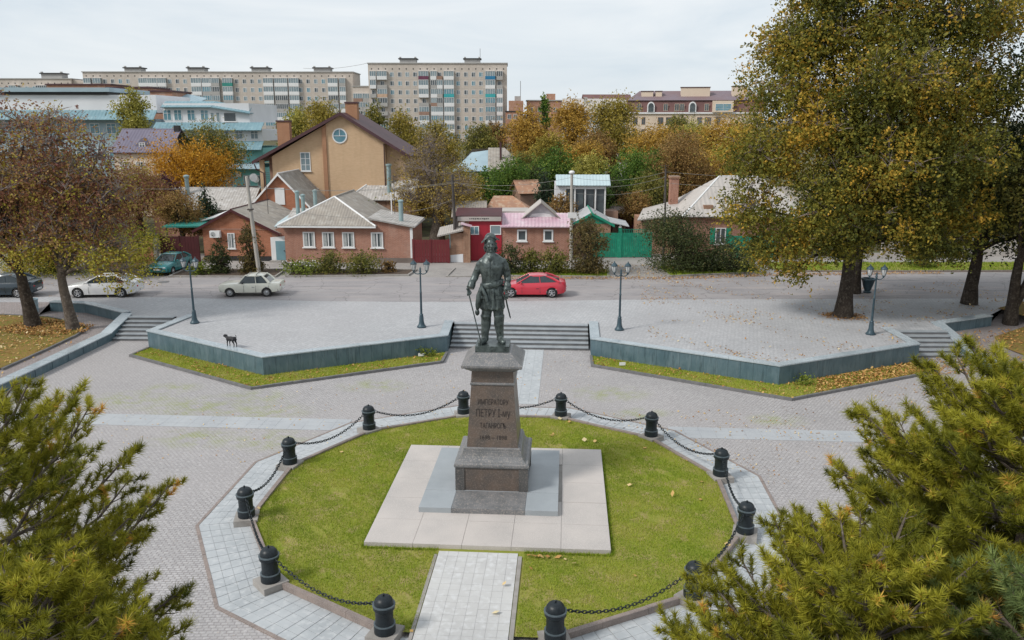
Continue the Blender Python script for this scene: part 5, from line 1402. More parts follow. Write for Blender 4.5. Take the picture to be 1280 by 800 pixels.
board_gate('yard_gate', 'dark maroon sheet gate behind the teal hatchback', (-28.0, 42.1, GZ), -0.02, 2.9, 2.2, 'paint_maroon', 12)
w_ = thing('garden_wall', 'orange brick wall with a dark flat cap left of the teal car', 'wall', (-31.2, 41.4, GZ), 0.0)
MB().box(0, 3.0, 0, 0.4, 0, 2.35).build('brick_body', 'brick_orange', w_); MB().box(-0.15, 3.2, -0.2, 0.6, 2.353, 2.47).build('cap', 'trim_black', w_)
MB().box(2.75, 3.003, -0.05, 0.42, 0, 2.34).build('pier', 'kerb_pale', w_)
pg = thing('carport', 'green canopy roof over the yard beside the orange brick house', 'carport', (-28.6, 44.5, GZ), 0.0)
roof_panel(pg, [(-0.3, 0, 2.7), (3.6, 0, 2.75), (3.6, 4, 3.0), (-0.3, 4, 3.0)], 'bal_green', 0.2)
for x in (0, 3.3): MB().box(x, x + 0.1, 0.1, 0.2, 0, 2.65).build('post', 'trim_black', pg)
roof_panel(thing('canopy', 'white sheet canopy beside the orange brick gable', 'canopy', (-25.4, 46.5, GZ), 0.05), [(-0.9, 0, 3.0), (0.7, 0, 3.4), (2.4, 3, 3.9), (0.8, 3, 3.6)], 'white_paint')

lo = thing('gate_lodge', 'small brick gate lodge with a sloping pale roof and whitewashed patch', 'shed', (-4.35, 42.1, GZ), 0.0)
MB().box(0, 1.75, 0, 2.5, 0, 2.45).build('wall', 'brick_rough', lo)
MB().box(1.2, 1.75, -0.12, 0.4, 0, 3.0).build('pier', 'brick_rough', lo)
MB().box(0.0, 0.12, -0.03, 0.02, 1.2, 2.4).build('door_edge', 'pipe_metal', lo)
roof_panel(lo, [(-0.95, -0.35, 2.25), (1.2, -0.35, 2.75), (1.2, 2.6, 3.05), (-0.95, 2.6, 2.6)], 'metal_white', 0.2)
roof_panel(lo, [(1.0, -0.3, 3.25), (1.9, -0.3, 3.02), (1.9, 0.6, 3.05), (1.0, 0.6, 3.3)], 'metal_pink', t=0.05)
MB().foot([(0.1, -0.02), (1.15, -0.02), (1.15, 0.0), (0.1, 0.0)], 0.02, [0.62, 0.72, 0.72, 0.62]).build('whitewash', 'white_wall', lo)

rs = thing('red_shop', 'bright red shop front with tall red gate and a weathered sign board', 'shop', (-2.72, 42.95, GZ), -0.01)
MB().box(0, 2.72, 0.05, 4, 0, 3.35).build('wall', 'paint_gate_red', rs)
for k in range(4): MB().box(0.03 + k * 0.67, 0.03 + k * 0.67 + 0.655, 0.0, 0.045, 0.03, 2.1).build('gate_panel', 'paint_gate_red', rs)
window(rs, 0.05, 2.2, 0.78, 0.72, 0.05, 'two', 'white_paint', 'pane_blue', False)
window(rs, 1.75, 2.2, 0.92, 0.8, 0.05, 'one', 'white_paint', 'pane_pale', False)
sg = MB().box(-0.95, 2.68, -0.16, -0.05, 3.36, 3.72).build('sign_board', 'metal_white', rs)
mk = MB()
for k in range(11):
    x = 0.05 + k * 0.15
    mk.box(x, x + random.uniform(0.06, 0.12), -0.168, -0.161, 3.50 + random.uniform(-0.01, 0.02), 3.60)
o_ = mk.build('lettering', 'trim_black', sg); o_['kind'] = 'stuff'
roof_panel(rs, [(-1.2, -0.1, 3.78), (2.72, -0.1, 3.78), (2.72, 4, 4.05), (-1.2, 4, 4.05)], 'paint_maroon')
MB().box(-1.2, -0.9, 0, 0.3, 0.0, 3.7).build('post', 'pole_wood', rs)

h = thing('pink_roof_house', 'brick house with a pink metal roof and small gable dormer', 'house', (-0.02, 43.0, GZ), -0.02)
MB().box(0, 5.75, 0, 6, 0, 2.95).build('wall', 'brick_red', h)
roof_panel(h, [(-0.08, -0.35, 2.9), (5.85, -0.35, 2.9), (5.85, 2.4, 3.75), (-0.08, 2.4, 3.75)], 'metal_pink', 0.3, 0.025)
roof_panel(h, [(5.85, 6.3, 2.9), (-0.08, 6.3, 2.9), (-0.08, 2.42, 3.75), (5.85, 2.42, 3.75)], 'metal_pink', 0.3, 0.025)
MB().add([(1.9, 1.6, 3.45), (4.75, 1.6, 3.45), (3.33, 1.6, 4.65), (1.9, 4.5, 3.45), (4.75, 4.5, 3.45), (3.33, 4.5, 4.65)], [(0, 1, 2), (5, 4, 3), (0, 2, 5, 3), (1, 4, 5, 2), (0, 3, 4, 1)]).build('dormer', 'metal_grey', h)
MB().add([(2.3, 1.575, 3.5), (4.35, 1.575, 3.5), (4.1, 1.575, 3.72), (3.5, 1.575, 3.85), (2.6, 1.575, 3.78)], [(0, 1, 2, 3, 4)]).build('dormer_sheet', 'white_paint', h)
roof_panel(h, [(1.45, 4.6, 3.25), (1.45, 1.2, 3.25), (3.33, 1.2, 4.78), (3.33, 4.6, 4.78)], 'metal_white')
roof_panel(h, [(5.2, 1.2, 3.25), (5.2, 4.6, 3.25), (3.333, 4.6, 4.78), (3.333, 1.2, 4.78)], 'slate_old')
for x in (1.3, 3.5): window(h, x, 1.65, 0.82, 0.98, style='one', fw=0.13)

h = house('garden_shed', 'green gabled shed with a grey sheet roof beside the green gate', (6.15, 44.6, GZ), -0.04, 3.1, 5.5, 2.95, 3.8, 'brick_rough', 'metal_grey', 'y', 1.5, 0.35, 0.0, 'paint_green', 0.3, 'shed')
MB().slab([(0.1, 2.93), (3.0, 2.93), (1.5, 3.72)], -0.04, -0.002).build('gable_boards', 'paint_green', h)
roof_panel(h, [(3.1, -0.2, 3.1), (4.7, -0.2, 2.75), (4.7, 3, 2.85), (3.1, 3, 3.2)], 'metal_grey')
MB().box(3.4, 4.5, 1.2, 2.8, 0, 2.6).build('lean_to', 'bal_brown', h)

h = thing('verandah_house', 'upper storey white glazed verandah with a light blue roof', 'house', (5.35, 52.0, 1.1), -0.03)
MB().box(0.05, 4.3, 0.3, 4, 0, 2.4).build('wall', 'bal_brown', h)
MB().box(-0.35, 0.5, 0.0, 3.9, 2.3, 5.6).build('side_wall', 'white_wall', h)
MB().box(0.5, 4.3, 1.2, 3.9, 2.4, 5.6).build('inner_wall', 'bal_brown', h)
MB().box(0.5, 4.35, -0.05, 0.25, 2.42, 2.62).build('sill_beam', 'white_paint', h)
MB().box(0.5, 4.35, -0.04, 0.22, 5.1, 5.35).build('head_beam', 'white_paint', h)
for x in (0.5, 1.4, 2.36, 3.32, 4.22): MB().box(x, x + 0.13, -0.06, 0.2, 2.62, 5.1).build('post', 'white_paint', h)
for x in (0.63, 1.53, 2.49, 3.45): MB().box(x + 0.02, x + 0.75, 0.1, 0.14, 2.65, 5.08).build('pane', 'pane', h)
MB().box(0.65, 1.38, 0.3, 0.8, 2.6, 3.9).build('curtain', 'bal_peach', h)
roof_panel(h, [(-0.3, -0.35, 5.45), (4.75, -0.35, 5.45), (4.75, 1.2, 6.35), (-0.3, 1.2, 6.35)], 'sky_blue_paint', 0.3, 0.02)
roof_panel(h, [(4.75, 4.2, 5.9), (-0.3, 4.2, 5.9), (-0.3, 1.22, 6.35), (4.75, 1.22, 6.35)], 'sky_blue_paint', 0.3, 0.02)
MB().box(4.4, 5.6, 0.5, 2.5, 0, 3.0).build('balcony_box', 'bal_brown', h)

h = house('garden_shed', 'plum painted shed with a dark flat roof behind the green gate', (10.7, 56, 1.1), 0, 2.8, 3, 2.4, 2.8, 'purple_paint', 'plinth', 'x', cat='shed')
MB().box(-0.9, 0.0, 0.2, 2, 0, 2.4).build('open_bay', 'trim_black', h)

gt = board_gate('yard_gate', 'tall emerald green plank gate right of the cypress bush', (7.9, 44.45, GZ), 0.0, 4.8, 2.15, 'paint_green', 30)
MB().box(2.05, 2.35, -0.06, 0.14, 0, 2.6).build('post', 'paint_green', gt)
MB().lathe([(0.16, 2.6), (0.16, 2.68), (0.03, 2.86)], 4, (2.2, 0.04, 0)).build('finial', 'white_paint', gt)
for k in range(16): MB().box(2.4 + k * 0.15, 2.45 + k * 0.15, 0.0, 0.04, 2.153, 2.42).build('picket', 'paint_green', gt)
MB().box(2.36, 4.8, -0.005, 0.045, 2.425, 2.47).build('rail', 'paint_green', gt)

h = thing('white_roof_house', 'brick house with big pale hipped metal roof and a green shutter', 'house', (15.2, 44.6, GZ), 0.0)
MB().box(0.6, 11, 0.4, 8.5, 0, 3.55).build('wall', 'brick_red', h)
H0, H1, H2, R0_, R1_ = (0.2, 0, 3.5), (11.5, 0, 3.5), (0.2, 9, 3.5), (4.3, 4.5, 6.6), (8.0, 4.5, 6.6)
roof_panel(h, [H0, H1, R1_, R0_], 'metal_white', 0.4, 0.03)
roof_panel(h, [H2, H0, R0_], 'metal_white', 0.4, 0.03)
roof_panel(h, [(11.5, 9, 3.5), H2, R0_, R1_], 'metal_white', 0.4, 0.03); roof_panel(h, [H1, (11.5, 9, 3.5), R1_], 'metal_white', 0.4, 0.03)
ridge_cap(h, [H0, R0_], 'white_paint'); ridge_cap(h, [R0_, R1_], 'white_paint')
roof_panel(h, [(-3.4, 1.5, 3.05), (0.5, 1.5, 3.45), (1.5, 7, 4.4), (-2.0, 7, 3.5)], 'metal_white', 0.4, 0.03)
MB().box(-2.9, 0.55, 2.0, 6.5, 0, 3.0).build('wing_wall', 'brick_rough', h)
window(h, 3.2, 1.1, 0.9, 1.4, y=0.4); MB().box(2.75, 3.15, 0.33, 0.397, 1.1, 2.5).build('shutter', 'paint_green', h); MB().box(4.15, 4.5, 0.33, 0.397, 1.1, 2.5).build('shutter', 'paint_green', h)
c_ = MB().box(2.2, 3.0, 0.8, 1.5, 3.3, 4.4).build('chimney', 'brick_rough', h)
tc_ = thing('brick_chimney', 'tall slim red brick chimney behind the pale metal roof', 'chimney', (15.35, 50, 1.1), 0)
MB().box(0, 0.75, 0, 0.75, 0, 6.2).build('stack', 'brick_red', tc_); MB().box(-0.08, 0.83, -0.08, 0.83, 6.203, 6.4).build('cap', 'brick_rough', tc_)

h = house('garden_shed', 'grey tiled shed behind the red shop', (-4.3, 49.5, 1.0), 0, 2.6, 4, 3.0, 4.0, 'brick_rough', 'slate_old', 'x', pitch=0.25, cat='shed')
h = thing('garden_shed', 'shed with a rusty orange hipped roof behind the red shop', 'shed', (-1.6, 51, 1.0), 0)
MB().box(0.2, 4.3, 0.2, 4, 0, 3.05).build('wall', 'blue_grey', h)
roof_panel(h, [(0, 0, 3.1), (4.6, 0, 3.1), (2.6, 2, 4.5), (0.8, 2, 4.5)], 'rust_roof'); roof_panel(h, [(0, 4.2, 3.1), (0, 0, 3.1), (0.8, 2, 4.5)], 'rust_roof'); roof_panel(h, [(4.6, 0, 3.1), (4.6, 4.2, 3.1), (2.6, 2, 4.5)], 'rust_roof')
roof_panel(h, [(4.6, 4.2, 3.1), (0, 4.2, 3.1), (0.8, 2, 4.5), (2.6, 2, 4.5)], 'rust_roof')
h = thing('garden_shed', 'flat white roofed shed between the red shop and the pink roof', 'shed', (-0.9, 47.5, 1.0), 0)
MB().box(0, 3.1, 0, 2.5, 0, 3.35).build('wall', 'brick_rough', h); MB().box(-0.3, 3.3, -0.3, 2.8, 3.353, 3.65).build('roof', 'metal_white', h)
h = house('garden_shed', 'small shed with a faded brown pitched roof on the slope', (1.9, 62, 1.5), 0.3, 2.2, 3, 3.6, 4.6, 'bal_brown', 'rust_roof', 'x', cat='shed')
h = thing('house', 'house with a broad two toned hipped roof right of the half bare tree', 'house', (-6.4, 84, 2.0), 0.0)
MB().box(0.3, 9.2, 0.3, 8, 0, 4.0).build('wall', 'white_wall', h)
roof_panel(h, [(-0.2, -0.2, 4.0), (4.4, -0.2, 4.0), (4.4, 4, 6.6), (2.2, 4, 6.3)], 'blue_grey', 0.4)
roof_panel(h, [(4.403, -0.25, 3.9), (9.8, -0.25, 3.9), (6.6, 4, 6.9), (4.403, 4, 6.9)], 'slate_old', 0.4)
roof_panel(h, [(-0.2, 8.2, 4.0), (-0.2, -0.2, 4.0), (2.2, 4, 6.3)], 'blue_grey', 0.4); roof_panel(h, [(9.8, -0.25, 3.9), (9.8, 8.2, 3.9), (6.6, 4, 6.9)], 'slate_old', 0.4)
roof_panel(h, [(9.8, 8.2, 3.9), (-0.2, 8.2, 3.9), (2.2, 4, 6.3), (6.6, 4, 6.9)], 'slate_old', 0.4)
for x in (5.6, 7.2): window(h, x, 2.2, 1.0, 1.1, y=0.3)
MB().lathe([(0.15, 5.0), (0.15, 7.6), (0.2, 7.7)], 8, (6.1, 1.9, 0)).build('flue_pipe', 'roof_maroon', h)
h = house('house', 'house with a faded pinkish grey roof among the trees', (14.5, 112, 3.2), 0.0, 7.2, 7, 3.3, 5.1, 'white_wall', 'slate_pale', 'x')
window(h, 1.5, 1.5, 1.2, 1.3)
h = house('house', 'house with a blue grey sheet roof left of the great elm', (28.5, 104, 3.0), 0.25, 6.0, 6, 5.4, 7.4, 'white_wall', 'blue_grey', 'x')
window(h, 2.0, 3.4, 1.2, 1.3)
pw = thing('garden_wall', 'pale rubble wall beyond the green verge on the right', 'wall', (33.0, 45.0, GZ), 0.0)
for k in range(10): MB().box(k * 1.2 + 0.01, k * 1.2 + 1.19, 0, 0.35, 0, 1.5 + random.uniform(-0.12, 0.12)).build('stone_panel', 'metal_white', pw)
h = house('house', 'tan walled house glimpsed under the great elm crown', (22.5, 52, 1.0), 0, 9, 7, 3.0, 5.0, 'brick_tan', 'slate_old', 'x', pitch=0.3)
for x in (1.5, 4.5): window(h, x, 1.1, 1.1, 1.3)
fg = board_gate('yard_gate', 'green plank fence glimpsed through the elm leaves', (19.5, 43.5, GZ), 0.0, 3.6, 2.0, 'paint_green', 16)

# purple roofed house on the left
h = house('purple_roof_house', 'house with a purple tiled roof and a small dormer behind the left trees', (-44.2, 70, 1.5), 0.0, 6.3, 7.0, 7.6, 9.9, 'cream_wall', 'roof_purple', 'x', ov=0.4, pitch=0.35)
d_ = MB().add([(2.3, 0.6, 7.7), (3.9, 0.6, 7.7), (3.9, 0.6, 8.2), (3.1, 0.6, 9.0), (2.3, 0.6, 8.2), (2.3, 2.6, 7.7), (3.9, 2.6, 7.7), (3.9, 2.6, 8.2), (3.1, 2.6, 9.0), (2.3, 2.6, 8.2)], [(0, 1, 2, 3, 4), (9, 8, 7, 6, 5), (3, 2, 7, 8), (4, 3, 8, 9), (1, 6, 7, 2), (0, 4, 9, 5)]).build('dormer', 'roof_purple', h)
window(h, 2.75, 7.75, 0.7, 0.75, y=0.58, style='cross', sill=False)
for x in (0.6, 2.4, 4.4): window(h, x, 5.0, 1.1, 1.4, curtain=True)
MB().box(5.9, 6.5, 3, 3.6, 8.0, 10.4).build('chimney', 'trim_black', h)

# ------------------------------------------------------------------ office complex on the left
m = thing('office_building', 'white and turquoise office building with stepped blue sheet canopies', 'building', (-48.6, 95, 1.6), -0.0)
MB().box(0, 12.2, 1.2, 16, 10.62, 13.3).build('top_storey', 'white_wall', m)
roof_panel(m, [(-0.2, 0.6, 12.75), (7.0, 0.6, 12.75), (7.0, 2.6, 13.6), (-0.2, 2.6, 13.6)], 'canopy_blue', 0.5, 0.03, 'roof_slope')
roof_panel(m, [(7.003, 0.6, 12.75), (12.4, 0.6, 11.9), (12.4, 2.6, 11.95), (7.003, 2.6, 13.6)], 'canopy_blue', 0.5, 0.03, 'roof_slope')
for x in (-0.1, 1.4, 3.3, 5.2): window(m, x, 10.9, 1.15, 1.5, y=1.2, style='cross', pane='pane_blue', sill=False)
for x in (6.6, 7.4): window(m, x, 10.75, 0.6, 1.3, y=1.2, style='one', pane='pane_pale', sill=False)
window(m, 8.5, 10.72, 1.8, 1.3, y=1.2, style='one')
roof_panel(m, [(-1.3, -0.6, 9.55), (14.2, -0.6, 9.55), (14.2, 1.25, 10.65), (-1.3, 1.25, 10.65)], 'canopy_blue', 0.5, 0.03, 'canopy')
MB().box(-1.2, 14.1, 0.4, 16, 8.05, 9.6).build('storey', 'white_wall', m)
for x in (1.0, 3.4, 6.3, 8.2, 10.2, 12.4): window(m, x, 8.3, 1.1, 1.15, y=0.4, style='cross', pane='pane_pale', sill=False)
roof_panel(m, [(-1.3, -1.2, 6.85), (14.2, -1.2, 6.85), (14.2, 0.45, 8.05), (-1.3, 0.45, 8.05)], 'canopy_blue', 0.5, 0.03, 'canopy')
MB().box(-1.2, 14.1, 0.2, 16, 5.0, 7.0).build('storey', 'turquoise', m)
for x in (2.0, 5.0, 10.6): window(m, x, 5.35, 1.0, 1.25, y=0.2, style='cross', pane='pane_pale', sill=False)
roof_panel(m, [(-1.3, -1.4, 4.2), (14.2, -1.4, 4.2), (14.2, 0.25, 4.98), (-1.3, 0.25, 4.98)], 'blue_grey', 0.5, 0.03, 'canopy')
MB().box(-1.2, 14.1, 0.2, 16, 0, 4.2).build('storey', 'turquoise', m)
for x in (8.6, 11.0, 13.0): window(m, x, 1.6, 0.9, 1.6, y=0.2, style='two', pane='pane_pale', sill=False)
MB().tube([(12.9, -0.2, 2.6), (12.9, -0.02, 2.6)], 0.45, 14).build('satellite_dish', 'white_paint', m)
MB().box(10.0, 10.7, -0.1, 0.19, 3.0, 3.5).build('air_conditioner', 'white_paint', m)

m = thing('office_building', 'long white office wing with a blue roof band seen over the left tree', 'building', (-78, 97, 1.6), 0.0)
MB().box(0, 27.8, 0.8, 14, 12.0, 14.5).build('white_storey', 'white_wall', m)
MB().box(-0.2, 21.5, 0.2, 14, 14.9, 15.5).build('parapet', 'blue_grey', m); MB().box(0, 21, 0.6, 14, 14.503, 14.897).build('shadow_gap', 'trim_black', m)
roof_panel(m, [(-0.3, -0.9, 11.0), (27.8, -0.9, 11.0), (27.8, 0.85, 12.4), (-0.3, 0.85, 12.4)], 'canopy_blue', 0.5, 0.03, 'canopy')
MB().box(0, 27.7, 0.4, 14, 0, 11.1).build('storey', 'blue_grey', m)
for k in range(11):
    window(m, 1.2 + 2.4 * k, 9.0, 1.4, 1.5, y=0.4, style='cross', pane='pane_blue', sill=False); window(m, 1.2 + 2.4 * k, 5.5, 1.4, 1.5, y=0.4, style='cross', pane='pane_blue', sill=False)
    window(m, 1.2 + 2.4 * k, 2.0, 1.4, 1.5, y=0.4, style='cross', pane='pane_blue', sill=False)
b = thing('brick_annexe', 'flat roofed orange brick block above the long white office wing', 'building', (-84, 130, 3.9), 0.0)
MB().box(1.0, 12.5, 0, 8, 0, 14.9).build('wall', 'brick_far', b); MB().box(0.8, 12.7, -0.2, 8.2, 14.903, 15.15).build('roof_edge', 'roof_maroon', b)
b = thing('brick_annexe', 'stepped orange brick block with blue grey sheet side above the office windows', 'building', (-66.5, 118, 3.6), 0.0)
MB().box(0, 7.3, 0, 8, 0, 14.2).build('wall', 'brick_far', b); MB().box(7.303, 11.0, -0.5, 8, 0, 13.6).build('wall', 'brick_far', b)
MB().box(-0.2, 7.4, -0.2, 8.2, 14.203, 14.45).build('roof_edge', 'roof_maroon', b); MB().box(7.1, 11.2, -0.7, 8.2, 13.603, 13.85).build('roof_edge', 'roof_maroon', b)
window(b, 4.0, 11.0, 2.6, 1.8, style='two', pane='pane', sill=False)
roof_panel(b, [(11.0, -0.6, 12.0), (14.5, -0.6, 11.3), (14.5, 6, 12.2), (11.0, 6, 13.5)], 'blue_grey', 0.5, 0.03); MB().box(11.003, 14.4, -0.4, 6, 0, 11.3).build('wall', 'brick_far', b)

# ------------------------------------------------------------------ apartment blocks
def apt_window_mesh():
    f = MB(); w, h_ = 1.25, 1.45; t = 0.10
    f.box(0, w, -0.05, 0.02, 0, t); f.box(0, w, -0.05, 0.02, h_ - t, h_); f.box(0, t, -0.05, 0.02, t, h_ - t); f.box(w - t, w, -0.05, 0.02, t, h_ - t); f.box(w * 0.6, w * 0.6 + t, -0.05, 0.02, t, h_ - t)
    f.mi = 1; f.box(t, w - t, -0.02, 0.015, t, h_ - t)
    return f
APT = []
for pm in ('pane', 'pane_pale', 'pane_blue'):
    f = apt_window_mesh(); me = f.mesh('window'); me.materials.append(MT['white_paint']); me.materials.append(MT[pm]); me.polygons.foreach_set('material_index', f.m); APT.append(me)
BALC = {}
def balcony(root, x, z, w, panel, glazed=True, pane='pane_pale', depth=1.0, h_=2.62):
    key = (round(w, 1), panel, glazed, pane)
    if key not in BALC:
        m_ = MB(); m_.mi = 0
        m_.box(0, w, -depth, 0, -0.15, 0.0); m_.mi = 1
        m_.box(0, w, -depth - 0.02, -depth + 0.06, 0.003, 1.05); m_.box(0, 0.06, -depth + 0.06, 0, 0.003, 1.05); m_.box(w - 0.06, w, -depth + 0.06, 0, 0.003, 1.05)
        if glazed:
            m_.mi = 2; m_.box(0.03, w - 0.03, -depth + 0.03, -0.02, 1.06, h_ - 0.15)
            m_.mi = 3
            n = max(2, round(w / 0.75))
            for k in range(n + 1): m_.box(k * (w - 0.09) / n, k * (w - 0.09) / n + 0.09, -depth - 0.01, -depth + 0.025, 1.05, h_ - 0.1)
            m_.box(-0.02, w + 0.02, -depth - 0.03, 0, h_ - 0.1, h_)
        me = m_.mesh('balcony')
        for q in ('bal_grey', panel, pane, 'white_paint'): me.materials.append(MT[q])
        me.polygons.foreach_set('material_index', m_.m); BALC[key] = me
    return link('balcony', BALC[key], root, (x, 0, z))
def apartment(label, loc, rotz, W, D, H, z1, floors, fh, wins, balcs, special, attic=True, end_wall=True):
    """Panel block: wins / balcs give x positions (and balcony widths); z1 is the sill level of the top storey."""
    b = thing('apartment_block', label, 'apartment block', loc, rotz, None)
    MB().box(0, W, 0, D, 0, H).build('wall', 'block_wall', b)
    MB().box(-0.25, W + 0.25, -0.25, D + 0.25, H + 0.003, H + 0.3).build('roof_edge', 'bal_grey', b)
    rnd = random.Random(len(label))
    for f_ in range(floors):
        z = z1 - f_ * fh
        for x in wins: link('window', APT[rnd.choice((0, 0, 0, 1, 1, 2))], b, (x - 0.62, 0, z + 0.75))
        for q, (x, w) in enumerate(balcs):
            sp = special.get((f_, q))
            if sp: panel, glz, pn = sp
            else:
                t = rnd.random()
                panel, glz, pn = ('white_paint', True, 'pane_pale') if t < 0.42 else (('bal_grey', True, rnd.choice(('pane', 'pane_pale', 'pane_blue'))) if t < 0.85 else (('bal_grey', False, 'pane') if t < 0.94 else ('bal_brown', True, 'pane_pale')))
            balcony(b, x - w / 2, z - 0.1, w, panel, glz, pn)
            if not glz: link('window', APT[0], b, (x - 0.62, 0, z + 0.75))
    va = MB()
    if attic:
        n = round(W / 2.25)
        for k in range(n): va.box((k + 0.5) * W / n - 0.17, (k + 0.5) * W / n + 0.17, -0.03, 0.02, z1 + fh + 0.25, z1 + fh + 0.65)
        va.build('attic_vents', 'trim_black', b)['kind'] = 'stuff'
    jn = MB()
    for f_ in range(floors): jn.box(0, W, -0.012, 0.0, z1 - f_ * fh - 0.10, z1 - f_ * fh - 0.06)
    jn.build('panel_joints', 'bal_grey', b)['kind'] = 'stuff'
    return b
def roof_house(b, x, y, w, d, z, h_):
    r = MB().box(x, x + w, y, y + d, z, z + h_).build('lift_house', 'bal_grey', b)
    MB().box(x - 0.4, x + w + 0.4, y - 0.4, y + d + 0.4, z + h_ + 0.003, z + h_ + 0.35).build('lift_house_roof', 'trim_black', r)
    for xx in (x - 0.1, x + w - 0.5): MB().box(xx, xx + 0.6, y, y + 0.6, z + h_ + 0.353, z + h_ + 0.75).build('vent', 'bal_grey', r)
k = 43.9 / 1160
wx = [(v - 65) * k for v in (262, 328, 390, 455, 815, 880, 943, 1005)]
bx = [((v - 65) * k, w) for v, w in ((105, 1.95), (180, 3.1), (527, 3.15), (612, 2.0), (660, 1.9), (738, 3.2), (1085, 3.15), (1163, 1.95))]
sp = {(0, 2): ('bal_plum', True, 'pane_pale'), (0, 6): ('bal_blue', True, 'pane_pale'), (2, 6): ('bal_teal', True, 'pane_pale'), (2, 5): ('bal_teal', True, 'pane_blue'), (4, 2): ('bal_brown', True, 'pane_pale'), (2, 1): ('bal_peach', True, 'pane_pale'),
      (0, 4): ('bal_brown', False, 'pane'), (1, 2): ('white_paint', True, 'pane_pale'), (2, 2): ('white_paint', True, 'pane_pale'), (1, 5): ('white_paint', True, 'pane_pale'), (3, 5): ('white_paint', True, 'pane_pale'), (4, 5): ('white_paint', True, 'pane_pale'), (5, 5): ('white_paint', True, 'pane_pale'), (0, 5): ('white_paint', True, 'pane_pale'),
      (1, 1): ('bal_grey', False, 'pane'), (2, 0): ('bal_grey', False, 'pane'), (3, 0): ('bal_grey', False, 'pane')}
b2 = apartment('tall nine storey apartment block in the middle of the skyline', (-43.0, 245, 6.0), 0.0, 43.9, 14, 24.2, 19.45, 8, 2.72, wx, bx, sp)
roof_house(b2, (318 - 65) * k, 4, 5.2, 4, 24.5, 1.3); roof_house(b2, (865 - 65) * k, 4, 5.0, 4, 24.5, 1.3)
MB().tube([(35.3, 5, 24.5), (35.3, 5, 29.2)], 0.06, 4).build('antenna', 'pole_wood', b2)
sh = MB().box(40.3, 43.6, -1.6, -1.1, -0.8, 1.3).build('shop_awning', 'awning_red', b2)
m1 = 88.2 / 338.0                                        # metres per photo pixel along the long block
wx, bx = [], []
for px0, n_ in ((130, 4), (211, 3), (295, 4), (375, 4)):
    wx += [(px0 - 103 + q * 9.6) * m1 for q in range(n_)]
for v, w in ((109, 2.3), (121, 2.6), (179, 3.0), (190, 3.2), (202, 2.8), (245, 3.3), (258, 3.0), (268, 3.0), (284, 3.2), (335, 3.2), (351, 4.2), (367, 3.2), (416, 3.2), (428, 2.0)): bx.append(((v - 103) * m1, w))
sp = {(0, 8): ('bal_green', True, 'pane_pale'), (0, 9): ('white_paint', True, 'pane_pale'), (1, 9): ('white_paint', True, 'pane_pale'), (1, 11): ('white_paint', True, 'pane_pale'), (1, 12): ('white_paint', True, 'pane_pale'), (0, 11): ('white_paint', True, 'pane_pale')}
b1 = apartment('long pale apartment block behind the office building', (-137.9, 255, 6.2), 0.0, 88.2, 14, 21.9, 17.6, 7, 2.72, wx, bx, sp)
for px in (149, 229, 310, 389): roof_house(b1, (px - 103) * m1, 4, 5.4, 4, 22.2, 1.2)
b3 = apartment('low connecting apartment wing between the two big blocks', (-49.0, 250, 6.2), 0.0, 5.9, 12, 17.2, 12.6, 4, 2.72, [], [(1.7, 2.9), (4.4, 2.3)], {}, False)
b4 = apartment('pale apartment block at the far left edge of the skyline', (-172, 262, 6.2), 0.0, 26.5, 14, 20.1, 15.6, 6, 2.72, [2, 4.5, 11.5, 14, 22, 24], [(7.5, 3.2), (17, 4.2), (20, 2.4)], {})
roof_house(b4, 14.6, 4, 7, 4, 20.4, 1.6)
MB().slab([(0, 0), (8, 0), (8, 18.6), (0, 20.0)], 0, 10).build('wing_wall', 'block_wall', thing('apartment_wing', 'low pale end wing of the far left block', 'building', (-145.3, 263, 6.2), 0.0))
c_ = thing('power_cable', 'thin cable slung between the two apartment roofs', 'cable', (0, 0, 0))
def cable(p, q, sag, r_=0.02, root=None, name='cable', mat='cable'):
    p, q = Vector(p), Vector(q)
    return MB().tube([p.lerp(q, t / 14) - Vector((0, 0, sag * 4 * t / 14 * (1 - t / 14))) for t in range(15)], r_, 4, False).build(name, mat, root)
cable((-66, 256, 29.5), (-43, 246, 30.5), 0.8, 0.05, c_)

# ------------------------------------------------------------------ right background
b = thing('mansard_building', 'long cream building with a maroon mansard storey and arched dormers', 'building', (34.3, 207, 5.5), -0.13)
L = 36
MB().box(0, L, 0.5, 16, 0, 9.0).build('wall', 'cream_wall', b)
MB().box(-0.4, L + 0.4, 0.1, 16.4, 9.003, 9.4).build('cornice', 'white_paint', b)
MB().add([(-0.2, 0.3, 9.4), (L + 0.2, 0.3, 9.4), (L + 0.2, 1.1, 12.6), (-0.2, 1.1, 12.6), (-0.2, 16, 9.4), (L + 0.2, 16, 9.4), (L + 0.2, 15, 12.6), (-0.2, 15, 12.6)], [(0, 1, 2, 3), (1, 5, 6, 2), (5, 4, 7, 6), (4, 0, 3, 7)]).build('mansard_storey', 'mansard', b)
roof_panel(b, [(-0.6, 0.6, 12.6), (L + 0.6, 0.6, 12.6), (L - 3, 8, 15.3), (3, 8, 15.3)], 'mansard_top', 0.0, name='roof_slope')
roof_panel(b, [(-0.6, 15.5, 12.6), (-0.6, 0.6, 12.6), (3, 8, 15.3)], 'mansard_top', name='roof_slope'); roof_panel(b, [(L + 0.6, 0.6, 12.6), (L + 0.6, 15.5, 12.6), (L - 3, 8, 15.3)], 'mansard_top', name='roof_slope')
roof_panel(b, [(L + 0.6, 15.5, 12.6), (-0.6, 15.5, 12.6), (3, 8, 15.3), (L - 3, 8, 15.3)], 'mansard_top', name='roof_slope')
